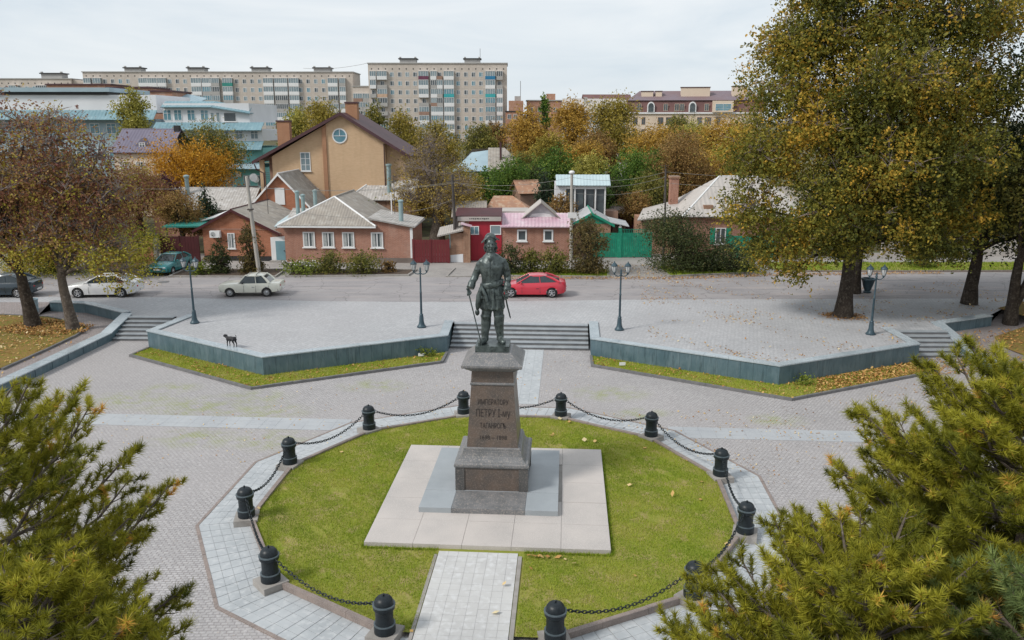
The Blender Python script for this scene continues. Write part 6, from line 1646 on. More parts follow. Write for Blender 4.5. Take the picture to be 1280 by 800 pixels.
for x0, x1, zt_ in ((3.4, 6.6, 15.0), (7.3, 9.0, 15.0), (14.2, 22, 16.0), (28, 32, 16.2)):
    c_ = MB().box(x0, x1, 3.5, 5.5, 12.0, zt_).build('parapet', 'cream_wall', b); MB().box(x0 - 0.15, x1 + 0.15, 3.35, 5.65, zt_ + 0.003, zt_ + 0.2).build('parapet_cap', 'roof_maroon', c_)
for x in (6.0, 17.2):
    d_ = MB().slab([(x - 1.0, 9.4)] + [(x + 1.0 * math.cos(math.pi - math.pi * q / 10), 11.0 + 1.2 * math.sin(math.pi * q / 10)) for q in range(11)] + [(x + 1.0, 9.4)], 0.0, 1.5).build('arched_dormer', 'white_paint', b)
    MB().slab([(x - 0.72, 9.5)] + [(x + 0.72 * math.cos(math.pi - math.pi * q / 10), 11.0 + 0.85 * math.sin(math.pi * q / 10)) for q in range(11)] + [(x + 0.72, 9.5)], -0.05, -0.003).build('pane', 'pane', d_)
for x in (2.2, 9.4, 12.4, 13.8, 20.4): window(b, x, 9.75, 1.2, 1.9, y=0.34, style='two', frame='cream_wall', pane='pane', sill=False)
for x, w in ((1.2, 1.3), (3.6, 1.0), (8.0, 1.5), (10.2, 2.9), (14.2, 1.5), (18.6, 1.4), (20.6, 1.8), (23.5, 1.4)):
    for z in (6.1, 2.9): window(b, x, z, w, 2.0, y=0.5, style='two', frame='bal_brown', pane='pane', sill=False)
MB().box(22.5, 28.0, -0.6, 3, 9.4, 12.4).build('loggia', 'cream_wall', b)
window(b, 23.2, 9.8, 4.2, 1.8, y=-0.6, style='grid', pane='pane_blue', sill=False)
b = thing('brick_flats', 'orange brick flats right behind the nine storey block', 'building', (0.6, 232, 6.0), 0.0)
MB().box(0.8, 5.2, 0, 10, 0, 12.6).build('wall', 'brick_far', b); MB().box(-0.2, 4.3, -1, -0.003, 0, 9.3).build('wall', 'brick_far', b); MB().box(-0.4, 4.6, -1.2, 0, 9.303, 9.6).build('roof_edge', 'trim_black', b)
MB().box(2.6, 4.5, 2, 4, 12.6, 14.0).build('lift_house', 'bal_grey', b); MB().tube([(4.4, 3, 14), (4.4, 3, 18.5)], 0.07, 4).build('antenna', 'pole_wood', b)
for x in (0.4, 2.2):
    for z in (7.2, 4.2): window(b, x, z, 1.1, 1.4, y=-1.0, style='two', sill=False)
b = thing('brick_flats', 'orange brick flats with a flat roof behind the narrow poplar', 'building', (7.5, 250, 6.0), 0.0)
MB().box(0, 11, 0, 10, 0, 13.0).build('wall', 'brick_far', b); MB().box(-0.3, 11.3, -0.3, 10.3, 13.003, 13.3).build('roof_edge', 'bal_grey', b)
for x in (1, 3.4, 8.6):
    for z in (9.5, 6.5): window(b, x, z, 1.2, 1.4, style='two', sill=False)
MB().box(6.4, 9.2, 2, 5, 13.3, 15.3).build('lift_house', 'brick_far', b)
b = house('white_flats', 'white flats with a pale sloping roof among the golden trees', (13.5, 165, 4.8), -0.05, 14, 10, 9.6, 12.6, 'white_wall', 'metal_white', 'x', ov=0.5, cat='building')
for x in (0.8, 3.2, 6.0, 8.4, 10.8):
    for z in (7.0, 4.0): window(b, x, z, 1.2, 1.5, style='two', pane='pane_pale', sill=False)
MB().box(4.6, 5.4, 3, 3.8, 11.4, 13.0).build('chimney', 'bal_grey', b)
b = house('brown_roof_flats', 'distant flats under a long red brown roof', (27.2, 262, 6.5), 0.0, 16, 10, 12.6, 14.9, 'brick_far', 'mansard', 'x', cat='building')
for x in (1.5, 5, 9, 13): window(b, x, 9.8, 1.4, 1.5, sill=False)
b = thing('brick_flats', 'distant pinkish flats behind the amber trees right of the poplar', 'building', (18.5, 268, 6.0), 0.0)
MB().box(0, 8.5, 0, 10, 0, 13.2).build('wall', 'block_wall', b); MB().box(-0.3, 8.8, -0.3, 10.3, 13.203, 13.5).build('roof_edge', 'bal_grey', b)
window(b, 3, 9.6, 1.4, 1.5, sill=False)

# ------------------------------------------------------------------ poles, wires, bins
p = thing('utility_pole', 'pale concrete pole leaning left in front of the orange brick house', 'pole', (-18.5, 36.6, UP), 0.0)
MB().tube([(0, 0, 0), (-0.16, 0, 2.5), (-0.30, 0, 5.0), (-0.42, 0, 7.4)], [0.17, 0.16, 0.14, 0.12], 8).build('shaft', 'pole_concrete', p, 60)
MB().box(-0.50, -0.12, -0.2, 0.2, 4.9, 5.0).build('bracket', 'pole_wood', p)
cb = MB(); cb.box(-1.2, 0.4, -0.05, 0.05, 6.6, 6.7); cb.build('crossarm', 'pole_wood', p)
p = thing('utility_pole', 'grey concrete pole with a white cap and white sign by the pink roof house', 'pole', (5.66, 40.8, GZ), 0.0)
MB().tube([(0, 0, 0), (-0.03, 0, 4.0), (-0.06, 0, 7.4)], [0.15, 0.125, 0.11], 8).build('shaft', 'pole_concrete', p, 60)
MB().ball((-0.06, 0, 7.45), (0.24, 0.24, 0.16), 12, 7).build('cap', 'white_paint', p, 60)
MB().box(-0.35, 0.35, -0.25, -0.2, 3.85, 4.3).build('sign', 'white_paint', p)
p = thing('utility_pole', 'dark wooden pole in front of the half bare tree', 'pole', (-3.8, 42.6, GZ), 0.0)
MB().tube([(0, 0, 0), (-0.1, 0, 3.5), (-0.22, 0, 7.2)], [0.15, 0.13, 0.1], 8).build('shaft', 'pole_wood', p, 60)
MB().tube([(-0.7, 0, 6.6), (0.35, 0, 6.7)], 0.05, 5).build('crossarm', 'pole_wood', p)
p = thing('utility_pole', 'thin dark pole in front of the tall brick chimney', 'pole', (13.6, 43.0, GZ), 0.0)
MB().tube([(0, 0, 0), (0, 0, 4), (-0.1, 0, 7.6)], [0.1, 0.08, 0.06], 8).build('shaft', 'pole_wood', p, 60)
wires = [((-18.9, 36.6, 7.6), (-4.0, 42.6, 7.5)), ((-18.5, 36.6, 7.55), (-3.7, 42.6, 7.45)), ((-4.0, 42.6, 7.5), (5.6, 40.8, 8.0)), ((-3.6, 42.6, 7.4), (5.6, 40.8, 7.2)), ((5.6, 40.8, 8.0), (13.5, 43, 8.3)), ((5.6, 40.8, 7.4), (13.5, 43, 7.9)), ((5.6, 40.8, 6.8), (13.5, 43, 7.2)),
         ((13.5, 43, 8.3), (34, 42, 8.2)), ((13.5, 43, 7.4), (34, 42, 7.4)), ((-18.9, 36.6, 7.6), (-40, 40, 8.0)), ((-18.6, 36.6, 6.4), (-9, 43, 4.6)), ((-3.8, 42.6, 6.2), (-10, 44, 5.0))]
wl_ = ['upper wire from the leaning pole to the dark wooden pole', 'lower wire from the leaning pole to the dark wooden pole', 'upper wire from the dark wooden pole to the capped concrete pole', 'lower wire from the dark wooden pole to the capped concrete pole',
       'top wire right of the white capped concrete pole', 'middle wire right of the white capped concrete pole', 'lowest wire right of the white capped concrete pole', 'upper wire running into the great elm', 'lower wire running into the great elm', 'wire from the leaning pole off to the left trees',
       'service wire from the leaning pole down to the brick house roof', 'service wire from the dark wooden pole down to the brick house']
for (a, b), lb in zip(wires, wl_):
    tag(cable(a, b, 0.45, 0.011, None, 'power_wire'), lb, 'wire', 'overhead wires along the street')
bn = thing('litter_bin', 'pale blue ribbed litter bin beside the left lawn', 'bin', (-29.6, 25.55, 0.55), 0)
MB().lathe([(0.30, 0), (0.33, 0.04), (0.33, 0.2), (0.36, 0.22), (0.36, 0.27), (0.33, 0.29), (0.34, 0.5), (0.37, 0.52), (0.37, 0.57), (0.34, 0.59), (0.35, 0.8), (0.38, 0.82), (0.38, 0.88), (0.3, 0.88), (0.28, 0.3)], 16).build('drum', 'blue_grey', bn, 35)
bn = thing('litter_bin', 'grey urn shaped litter bin behind the elm trunk', 'bin', (25.0, 29.4, UP), 0)
MB().lathe([(0.25, 0), (0.27, 0.08), (0.2, 0.14), (0.33, 0.5), (0.42, 0.85), (0.46, 0.9), (0.44, 1.0), (0.36, 1.0), (0.3, 0.6)], 16).build('urn', 'lamp_iron', bn, 35)
mh = MB().lathe([(0.42, 0), (0.42, 0.012), (0.36, 0.018)], 20).build('manhole_cover', 'kerb_grey', None, 35, (-24.6, 33.6, UP - 0.012))
tag(mh, 'dark round manhole cover on the road in front of the teal car', 'manhole')
for (x, y, lb) in ((-4.2, 16.9, 'small white note card in the left grass strip by the stairs'), (6.3, 15.1, 'small white note card in the right grass strip by the stairs')):
    c_ = thing('marker_card', lb, 'card', (x, y, 0.07), 0.1)
    MB().box(-0.16, 0.16, -0.02, 0.0, 0.06, 0.22).build('card', 'white_paint', c_); MB().box(-0.015, 0.015, 0.002, 0.02, 0, 0.2).build('stake', 'pole_wood', c_)

# ------------------------------------------------------------------ trees and shrubs
def ground_z(y):
    return float(np.interp(y, [30.1, 45, 60, 90, 130, 180, 240, 330], [0.93, 0.9, 1.2, 2.6, 3.9, 5.0, 6.0, 7.5]))

def unit(n):
    v = RNG.normal(size=(n, 3)); return v / np.linalg.norm(v, axis=1, keepdims=True)

def leaf_quads(pts, size, tint, droop=0.0, slim=0.62):
    """Rhombic leaves at pts (N,3); returns verts, faces, tint."""
    n = len(pts)
    a = unit(n); a[:, 2] = a[:, 2] * 0.8 - droop; a /= np.linalg.norm(a, axis=1, keepdims=True)
    b = np.cross(a, unit(n)); b /= np.linalg.norm(b, axis=1, keepdims=True) + 1e-9
    s = size * RNG.uniform(0.65, 1.35, n)[:, None]
    v = np.empty((n, 4, 3))
    v[:, 0] = pts - a * s * 0.5; v[:, 1] = pts + b * s * slim * 0.5; v[:, 2] = pts + a * s * 0.5; v[:, 3] = pts - b * s * slim * 0.5
    return v.reshape(-1, 3), np.arange(n * 4).reshape(-1, 4), tint

def crown_points(blobs, n_clump, per, rc, shell=0.45, flat=0.75):
    """Leaf clumps spread through the blobs; returns leaf points, clump index, clump centres."""
    bl = np.array([b[:6] for b in blobs], float)
    w = np.array([b[6] if len(b) > 6 else 1.0 for b in blobs]) * (bl[:, 3] * bl[:, 4] * bl[:, 5]) ** (2 / 3)
    idx = RNG.choice(len(bl), n_clump, p=w / w.sum())
    d = unit(n_clump); d[:, 2] = np.where(d[:, 2] < -0.3, d[:, 2] * 0.6, d[:, 2])
    u = RNG.uniform(0, 1, n_clump)[:, None] ** shell
    cen = bl[idx, :3] + d * bl[idx, 3:6] * u
    ci = np.repeat(np.arange(n_clump), per)
    keep = RNG.uniform(0, 1, len(ci)) < RNG.uniform(0.35, 1.0, n_clump)[ci]
    ci = ci[keep]
    # the leaves of a clump sit on short drooping sprays, six to a clump
    ns = 6
    si = ci * ns + RNG.integers(0, ns, len(ci))
    st = RNG.normal(size=(n_clump * ns, 3)) * rc * np.array([0.95, 0.95, flat]) * np.repeat(RNG.uniform(0.6, 1.3, n_clump), ns)[:, None]
    sd = unit(n_clump * ns) + np.repeat(d, ns, 0) * 0.5 + np.array([0, 0, -0.55]); sd /= np.linalg.norm(sd, axis=1, keepdims=True) + 1e-9
    t = RNG.uniform(0, 1, len(ci))[:, None]
    off = st[si] + sd[si] * rc * 1.5 * t + np.array([0, 0, -0.35]) * rc * t * t + RNG.normal(size=(len(ci), 3)) * rc * 0.13
    return cen[ci] + off, ci, cen

def tree(name, label, cat, loc, blobs, n_clump, per, rc, lsize, pal, trunk_pts, trunk_r, bark='bark', twigs=60, twig_r=0.02, twig_mat=None, droop=0.1, group=None, shell=0.45,
         rotz=0.0, tint_sd=0.17, tint_fn=None, limb_r=0.45, spray=0):
    t = thing(name, label, cat, loc, rotz, group)
    pts, ci, cen = crown_points(blobs, n_clump, per, rc, shell)
    ct = RNG.normal(0.5, tint_sd, len(cen))
    if tint_fn is not None: ct = ct + tint_fn(cen)
    tint = ct[ci] + RNG.normal(0, 0.10, len(ci))
    v, f, tt = leaf_quads(pts, lsize, tint, droop)
    me = fast_mesh('crown', v, f, tt); me.materials.append(MT['leaf_' + pal])
    link('crown', me, t)
    mb = MB()
    tp = [Vector(p) for p in trunk_pts]
    rr = [trunk_r * (1.25 if i == 0 else 1.0) * (1 - 0.35 * i / max(1, len(tp) - 1)) for i in range(len(tp))]
    mb.tube(tp, rr, 10)
    fork = tp[-1]
    limbs = []
    for b in blobs:
        c = Vector(b[:3])
        if (c - fork).length < 0.3: continue
        m = fork.lerp(c, 0.45) + Vector((RNG.normal(0, 0.25), RNG.normal(0, 0.25), 0.12 * (c - fork).length))
        pth = [fork - Vector((0, 0, 0.15)), fork.lerp(m, 0.5) + Vector((0, 0, 0.1)), m, m.lerp(c, 0.6), c]
        mb.tube(pth, [trunk_r * limb_r, trunk_r * limb_r * 0.75, trunk_r * limb_r * 0.55, trunk_r * limb_r * 0.4, trunk_r * 0.08], 6)
        limbs.extend(pth[1:])
    mb.build('trunk', bark, t, 80)
    if twigs and limbs:
        L = np.array([tuple(p) for p in limbs])
        tb = MB()
        pick = RNG.choice(len(cen), min(twigs, len(cen)), replace=False)
        for k in pick:
            c = cen[k]; j = np.argmin(((L - c) ** 2).sum(1)); s_ = Vector(L[j]); e_ = Vector(c)
            m = s_.lerp(e_, 0.5) + Vector((RNG.normal(0, 0.15), RNG.normal(0, 0.15), 0.12))
            tb.tube([s_, m, e_], [twig_r * 1.6, twig_r, twig_r * 0.4], 3, False)
            for q in range(spray):
                d = Vector(unit(1)[0]) * RNG.uniform(0.5, 1.1); d.z = abs(d.z) * 0.8 + 0.1
                st = m.lerp(e_, RNG.uniform(0.2, 1)); tb.tube([st, st + d * 0.55 + Vector((0, 0, 0.06)), st + d], [twig_r * 0.7, twig_r * 0.5, twig_r * 0.25], 3, False)
        tb.build('twigs', twig_mat or bark, t)['kind'] = 'stuff'
    return t

def auto_tree(x, y, ztop, zbot, rad, pal, label, cat='tree', name='tree', group=None):
    g = ground_z(y)
    if y > 55 and name == 'tree' and y < 140: zbot = min(zbot, max(g + 1.2, zbot - 3.0))
    H = ztop - zbot
    dist = y + 25
    cz = (ztop + zbot) / 2 - g
    blobs = []
    if pal == 'fir':
        for q in range(8):
            f = q / 7.0
            r_ = rad * (1.0 - 0.8 * f)
            for k in range(3 if f < 0.8 else 1):
                a = RNG.uniform(0, 6.28); blobs.append((r_ * 0.4 * math.cos(a), r_ * 0.4 * math.sin(a), zbot - g + H * (0.1 + 0.82 * f), r_ * 0.75, r_ * 0.75, H * 0.11))
    else:
        nb = 9 if rad > 1.6 else 6
        blobs.append((0, 0, cz + H * 0.05, rad * 0.72, rad * 0.72, H * 0.40, 1.0))
        for q in range(nb):
            a = 2 * math.pi * q / nb + RNG.uniform(-0.4, 0.4); lvl = RNG.uniform(-0.62, 0.72)
            rr = rad * math.sqrt(max(0.08, 1 - (lvl * 0.95) ** 2)) * 0.62
            s_ = rad * RNG.uniform(0.36, 0.52)
            blobs.append((rr * math.cos(a), rr * math.sin(a), cz + lvl * H * 0.42, s_, s_, min(s_, H * 0.26), 1.0))
        if name == 'shrub' or pal in ('yellowgreen', 'darkgreen'):
            for q in range(6):
                a = q * 1.05; blobs.append((rad * 0.5 * math.cos(a), rad * 0.5 * math.sin(a), cz - H * 0.36, rad * 0.45, rad * 0.45, H * 0.16, 1.2))
        blobs.append((RNG.uniform(-.2, .2) * rad, 0, cz + H * 0.33, rad * 0.4, rad * 0.4, H * 0.17, 1.0))
    if y > 60 and name == 'tree': rad *= 1.12
    ls = max(0.10, dist * 0.0021)
    area = math.pi * rad * H / 2
    bare = pal == 'bare'
    n = 4.6 * area / (0.31 * ls * ls) * (0.34 if bare else 1.0)
    n = min(n, 20000)
    per = 26
    base = [(0, 0, -0.1), (0.05 * rad, 0, cz * 0.35), (0.0, 0.05 * rad, max(0.4, cz - H * 0.25))]
    tr = max(0.09, 0.055 * H + 0.03 * rad)
    fn = (lambda c: np.where(c[:, 2] < cz, 0.15, -0.2)) if bare else None
    if bare: blobs = [b[:6] + ((1.6 if b[2] < cz - 0.5 else 0.35),) for b in blobs]
    return tree(name, label, cat, (x, y, g), blobs, int(n / per / 0.68), per, rad * 0.15, ls, pal, base, tr, 'bark_grey' if bare else 'bark', 420 if bare else 30, 0.03 if dist > 90 else 0.02,
                'twig_pale' if bare else None, 0.1, group, 0.5 if not bare else 0.4, 0.0, 0.19, fn, 0.4, 6 if bare else 0)

BACK = [
    (-34.38, 66, 10.2, 4.3, 4.84, 'gold', 'wide golden yellow tree beside the purple roofed house'),
    (-35.47, 76, 12.5, 6.0, 3.82, 'olive', 'olive green tree rising behind the golden yellow tree'),
    (-49.6, 88, 16.9, 9.5, 2.43, 'pale', 'slender pale green tree against the white office wall'),
    (-34.17, 58, 7.3, 4.0, 1.99, 'plum', 'dark plum leaved bush tree below the golden yellow tree'),
    (-26.89, 50, 7.1, 2.3, 1.35, 'fir', 'dense dark green conifer beside the long grey roof'),
    (-28.24, 47, 6.5, 1.6, 2.29, 'russet', 'russet and olive tree in front of the long grey roof'),
    (-23.72, 86, 15.5, 8.4, 3.24, 'olivegold', 'olive gold tree behind the ridge of the tan brick house'),
    (-28.61, 92, 14.5, 8.2, 2.87, 'pale', 'pale yellowing tree left of the ridge tree behind the tan house'),
    (-17.97, 92, 15.3, 9.0, 1.98, 'olive', 'small dark olive tree beside the tan house chimney'),
    (-14.41, 96, 14.3, 6.5, 3.09, 'olivegold', 'tall olive tree in front of the nine storey block'),
    (-9.61, 100, 12.8, 5.7, 3.52, 'olivegold', 'yellow olive tree at the middle of the nine storey block'),
    (-3.2, 92, 12.4, 6.0, 2.67, 'olive', 'green tree at the right corner of the nine storey block'),
    (-6.27, 53, 11.9, 2.0, 4.16, 'bare', 'grey half bare tree with yellow lower leaves behind the brick house'),
    (4.06, 105, 15.0, 6.0, 3.57, 'amber', 'golden orange tree right of the nine storey block'),
    (10.29, 100, 16.0, 6.1, 3.30, 'amber', 'tall golden tree below the white roofed flats'),
    (16.95, 104, 16.6, 7.2, 4.39, 'olivegold', 'broad yellow olive tree left of the maroon mansard building'),
    (9.6, 170, 19.4, 6.5, 1.5, 'green', 'narrow green poplar on the skyline'),
    (0.87, 66, 8.6, 2.3, 2.71, 'green', 'dark green tree behind the small sheds'),
    (6.52, 74, 9.4, 4.0, 3.42, 'green', 'bright green tree in the middle of the slope'),
    (10.17, 68, 9.0, 3.8, 1.98, 'pale', 'yellow green tree left of the bright green crown behind the verandah'),
    (13.84, 64, 9.8, 3.6, 3.16, 'green', 'bright green bushy tree behind the light blue verandah roof'),
    (19.7, 84, 11.7, 5.4, 4.06, 'amber', 'orange olive tree above the bright green bushy tree'),
    (18.9, 62, 11.2, 2.6, 3.58, 'russet', 'russet orange tree beside the tall brick chimney'),
    (29.12, 110, 13.6, 6.5, 3.54, 'olive', 'olive tree in front of the maroon mansard building'),
    (4.3, 57, 7.7, 2.4, 1.75, 'fir', 'blue green spruce bush left of the verandah'),
    (5.3, 49.2, 5.9, 2.8, 1.46, 'russet', 'small rust brown bush behind the pink roof gable'),
    (12.9, 54, 5.9, 2.2, 1.83, 'russet', 'rust orange bush beside the plum painted shed'),
    (26.87, 76, 13.4, 4.5, 3.66, 'amber', 'golden tree between the mansard building and the great elm'),
    (14.77, 58, 7.6, 2.2, 2.41, 'olive', 'olive tree behind the tall brick chimney'),
    (14.06, 38.5, 5.7, 1.0, 3.05, 'darkgreen', 'multi stemmed dark green tree by the green gate'),
    (17.9, 38, 3.6, 0.9, 2.49, 'darkgreen', 'low dark bush right of the green gate'),
    (25.91, 46, 5.6, 1.0, 3.14, 'green', 'green tree glimpsed under the elm crown'),
    (37.08, 47.4, 7.8, 1.6, 4.2, 'darkgreen', 'dark green tree beyond the right hand road verge'),
    (45.05, 50, 9.0, 1.0, 4.43, 'olive', 'olive tree beyond the road at the right edge'),
    (-28.6, 36.6, 4.8, 0.9, 3.0, 'yellowgreen', 'yellow green bush at the road behind the white sedan'),
    (-34.9, 37.4, 5.6, 0.9, 3.4, 'yellowgreen', 'tall yellow green hedge tree behind the dark navy car'),
    (-33.25, 50, 9.0, 2.7, 2.87, 'redbrown', 'dark red leaved tree in front of the purple roofed house'),
    (-39.5, 46, 9.5, 1.7, 4.2, 'russet', 'brown leaved tree behind the tall hedge at the left edge'),
    (-1.5, 112, 12.5, 5.0, 2.6, 'russet', 'rusty brown tree under the nine storey block corner'),
    (22.9, 92, 11.5, 5.5, 3.0, 'olivegold', 'golden olive tree below the maroon mansard building'),
    (33.5, 84, 14.0, 5.0, 4.5, 'olive', 'olive tree behind the left side of the great elm'),
    (24.0, 66, 9.5, 3.0, 3.5, 'amber', 'amber tree over the pale hipped metal roof'),
    (2.6, 84, 8.6, 4.0, 2.5, 'olive', 'olive bush tree right of the broad hipped roof'),
    (-10.5, 72, 8.5, 3.0, 2.6, 'russet', 'brown bush tree left of the broad hipped roof'),
    (-12.6, 49.5, 5.4, 2.0, 1.5, 'bush', 'green bush showing above the annexe roof of the brick house'),
    (9.5, 56.5, 6.4, 1.8, 1.5, 'green', 'green bush right of the white verandah'),
    (-4.6, 66, 8.0, 2.5, 2.6, 'olivegold', 'yellow olive tree right of the half bare tree'),
    (-9.0, 62, 7.4, 2.0, 2.4, 'russet', 'reddish brown bush tree left of the half bare tree'),
    (3.2, 70, 7.6, 2.2, 2.2, 'darkgreen', 'dark bush tree above the faded brown shed roof'),
    (10.0, 80, 10.2, 3.5, 2.8, 'amber', 'golden bush tree above the bright green crowns'),
    (13.0, 92, 11.5, 4.2, 3.2, 'russet', 'russet tree below the white roofed flats'),
    (6.6, 94, 11.2, 4.2, 2.8, 'olivegold', 'olive yellow tree below the narrow poplar'),
    (17.2, 71, 9.2, 3.0, 2.8, 'green', 'green tree right of the bright green bushy tree'),
    (22.2, 78, 11.4, 3.4, 3.0, 'russet', 'rust coloured tree left of the golden tree by the elm'),
    (27.5, 92, 12.6, 4.0, 3.4, 'pale', 'pale yellow tree under the mansard building'),
    (-1.8, 74, 7.2, 2.6, 2.0, 'green', 'green bush tree in front of the broad hipped roof'),
    (11.0, 61, 7.2, 2.2, 1.8, 'darkgreen', 'dark green bush behind the light blue verandah roof'),
    (-21.0, 100, 13.8, 5.5, 3.0, 'russet', 'rusty tree right of the tan house ridge'),
    (-44.5, 60, 9.5, 2.6, 3.4, 'olive', 'olive tree beside the cream wall of the purple roofed house'),
    (-39.0, 56, 6.8, 2.0, 2.4, 'russet', 'brown bush tree left of the long grey roof'),
    (-45.5, 50, 10.5, 1.5, 4.2, 'redbrown', 'dark red brown tree at the left edge behind the lawn trees'),
    (40.0, 62, 11.5, 2.0, 4.5, 'olive', 'olive tree far behind the dark right hand trees'),
    (49.0, 58, 12.5, 2.0, 4.5, 'darkgreen', 'dark tree at the far right behind the verge'),
    (30.5, 56, 8.5, 1.6, 3.4, 'olivegold', 'yellow olive tree behind the elm trunk'),
]
for b in BACK: auto_tree(*b)

SHRUB = [
    (6.68, 36.8, 5.5, 1.0, 1.64, 'cypress', 'brown tinted cypress bush beside the white capped pole'),
    (-19.23, 37.2, 4.9, 0.9, 1.05, 'cypress', 'tall olive brown thuja in front of the orange brick house'),
    (-21.6, 37.0, 3.7, 0.9, 0.95, 'darkgreen', 'rounded dark green thuja left of the leaning pole'),
    (-23.0, 36.6, 1.95, 0.95, 1.0, 'bush', 'bright green low bush beside the teal car'),
    (-15.3, 36.9, 2.1, 0.95, 1.7, 'bush', 'low green flower bush with white blooms before the brick house'),
    (-13.3, 37.0, 2.6, 0.95, 1.35, 'juniper', 'spreading olive juniper left of its larger twin'),
    (-10.7, 37.0, 2.55, 0.95, 1.65, 'juniper', 'spreading olive juniper with yellowish tips below the fourth window'),
    (0.7, 36.8, 3.2, 0.95, 1.15, 'darkgreen', 'dark hedge bush just right of the statue shoulder'),
    (2.3, 36.9, 2.85, 0.95, 1.05, 'juniper', 'lighter green bush in the middle of the hedge below the pink roof'),
    (4.0, 36.8, 3.1, 0.95, 1.35, 'juniper', 'olive hedge bush left of the brown cypress'),
    (-8.7, 37.3, 2.0, 0.95, 0.75, 'russet', 'dry brown bush stump at the end of the flower bed'),
    (15.8, 38.0, 2.4, 0.95, 1.6, 'darkgreen', 'low dark hedge under the multi stemmed tree'),
    (33.5, 39.5, 2.6, 0.95, 1.3, 'bush', 'green shrub on the grass verge behind the dark trees'),
]
for b in SHRUB: auto_tree(*b, cat='shrub', name='shrub')
fl = leaf_quads(np.column_stack([RNG.normal(-15.4, 0.8, 60), RNG.normal(36.5, 0.3, 60), RNG.uniform(1.7, 2.1, 60)]), 0.13, None)
o = link('flower_blooms', fast_mesh('flower_blooms', fl[0], fl[1])); o.data.materials.append(MT['white_paint']); o['kind'] = 'stuff'
for (x, y, z, lb) in ((14.6, 11.95, 0.07, 'small green weed at the foot of the right retaining wall'), (-3.9, 17.0, 0.07, 'small green weed beside the note card at the left wall end')):
    tree('weed', lb, 'plant', (x, y, z), [(0, 0, 0.25, 0.45, 0.22, 0.22)], 40, 14, 0.09, 0.09, 'bush', [(0, 0, 0), (0, 0, 0.1), (0, 0, 0.15)], 0.02, 'bark', 0)

# great elm on the upper plaza
eb = [(0.3, 0.0, 11.5, 4.2, 4.2, 4.4), (-3.6, 0.4, 13.5, 3.2, 3.4, 3.2), (3.8, 0.5, 13.0, 3.3, 3.4, 3.4), (-0.8, 0.3, 16.8, 4.0, 3.6, 3.2), (3.6, 0.2, 17.2, 3.4, 3.3, 3.0), (0.6, 0.5, 19.8, 3.6, 3.2, 2.2),
      (-5.6, -0.2, 9.6, 2.3, 2.6, 2.3), (-6.0, -0.3, 6.6, 1.9, 2.2, 1.7), (-4.6, -1.0, 4.6, 1.6, 1.8, 1.6), (5.8, 0.2, 9.4, 2.6, 2.8, 2.4), (5.2, -0.6, 6.4, 2.4, 2.4, 1.9), (2.4, -2.6, 7.6, 2.4, 1.9, 2.0), (-2.2, -2.6, 8.2, 2.4, 1.9, 2.1),
      (-2.6, -1.6, 5.2, 1.7, 1.7, 1.6), (2.9, -1.8, 4.9, 1.9, 1.7, 1.4), (-4.3, 0.2, 15.4, 2.0, 2.4, 1.6), (-2.7, 0.2, 18.4, 2.2, 2.2, 1.9), (-5.3, 0.3, 3.6, 0.9, 1.0, 1.1), (-3.4, -0.9, 3.1, 0.7, 0.8, 0.9), (6.6, 0.4, 13.0, 2.2, 2.4, 2.2), (6.4, 0.0, 17.0, 2.3, 2.4, 2.2),
      (0.0, -3.8, 9.4, 2.8, 1.8, 2.2), (1.0, -3.0, 6.0, 2.3, 1.6, 1.5), (-2.6, -3.2, 6.6, 2.0, 1.6, 1.6), (3.8, -3.2, 9.6, 2.3, 1.8, 2.0), (0.2, -3.6, 13.4, 3.0, 1.8, 2.3), (-3.4, -2.4, 11.2, 2.0, 1.7, 2.0), (-1.0, -2.0, 4.6, 1.3, 1.2, 1.0), (4.4, -2.2, 5.0, 1.7, 1.4, 1.3)]
tree('elm_tree', 'great spreading elm with yellowing leaves on the upper plaza', 'tree', (20.54, 22.4, UP), eb, 6600, 52, 0.40, 0.16, 'elm', [(0, 0, -0.1), (0.02, 0, 1.2), (0.06, 0, 2.4), (0.05, 0.05, 3.6)], 0.50, 'bark', 560, 0.028, 'twig_pale', 0.35, None, 0.42, 0, 0.21,
     lambda c: 0.33 * np.sin(c[:, 0] * 0.9 + 1.5 * np.sin(c[:, 2] * 0.5)) * np.cos(c[:, 2] * 0.8 + c[:, 1]) + np.where(c[:, 0] < -3.0, 0.08, -0.04), 0.32, 3)  # golden patches; left leaves lighter still, side light put into the tint
# dark trees on the right
db = [(0, 0, 6.4, 3.0, 3.0, 2.4), (2.8, -0.5, 7.6, 2.8, 2.8, 2.6), (-2.4, 0.4, 8.6, 2.4, 2.6, 2.4), (0.6, 0.2, 10.4, 3.2, 3.0, 2.4), (4.6, 0.2, 10.2, 3.0, 3.0, 2.6), (-3.2, 0.2, 4.9, 1.7, 2.0, 1.5), (2.2, -1.4, 4.6, 2.4, 1.8, 1.4), (-1.2, 1.2, 3.6, 1.8, 1.6, 1.0), (0.5, -1.0, 14.0, 4.0, 4.0, 3.0, 0.6), (4.5, -2.5, 14.5, 4.0, 4.0, 3.0, 0.6)]  # last two high blobs added to block the sky over the plaza
tree('shade_tree', 'dark leaning trunked tree near the right side stairs', 'tree', (30.0, 25.8, UP), db, 1250, 48, 0.48, 0.18, 'shade', [(0, 0, -0.1), (0.0, 0, 1.2), (0.12, 0, 2.6), (0.15, 0, 3.6)], 0.44, 'bark', 120, 0.025, None, 0.2, None, 0.45, 0, 0.2)
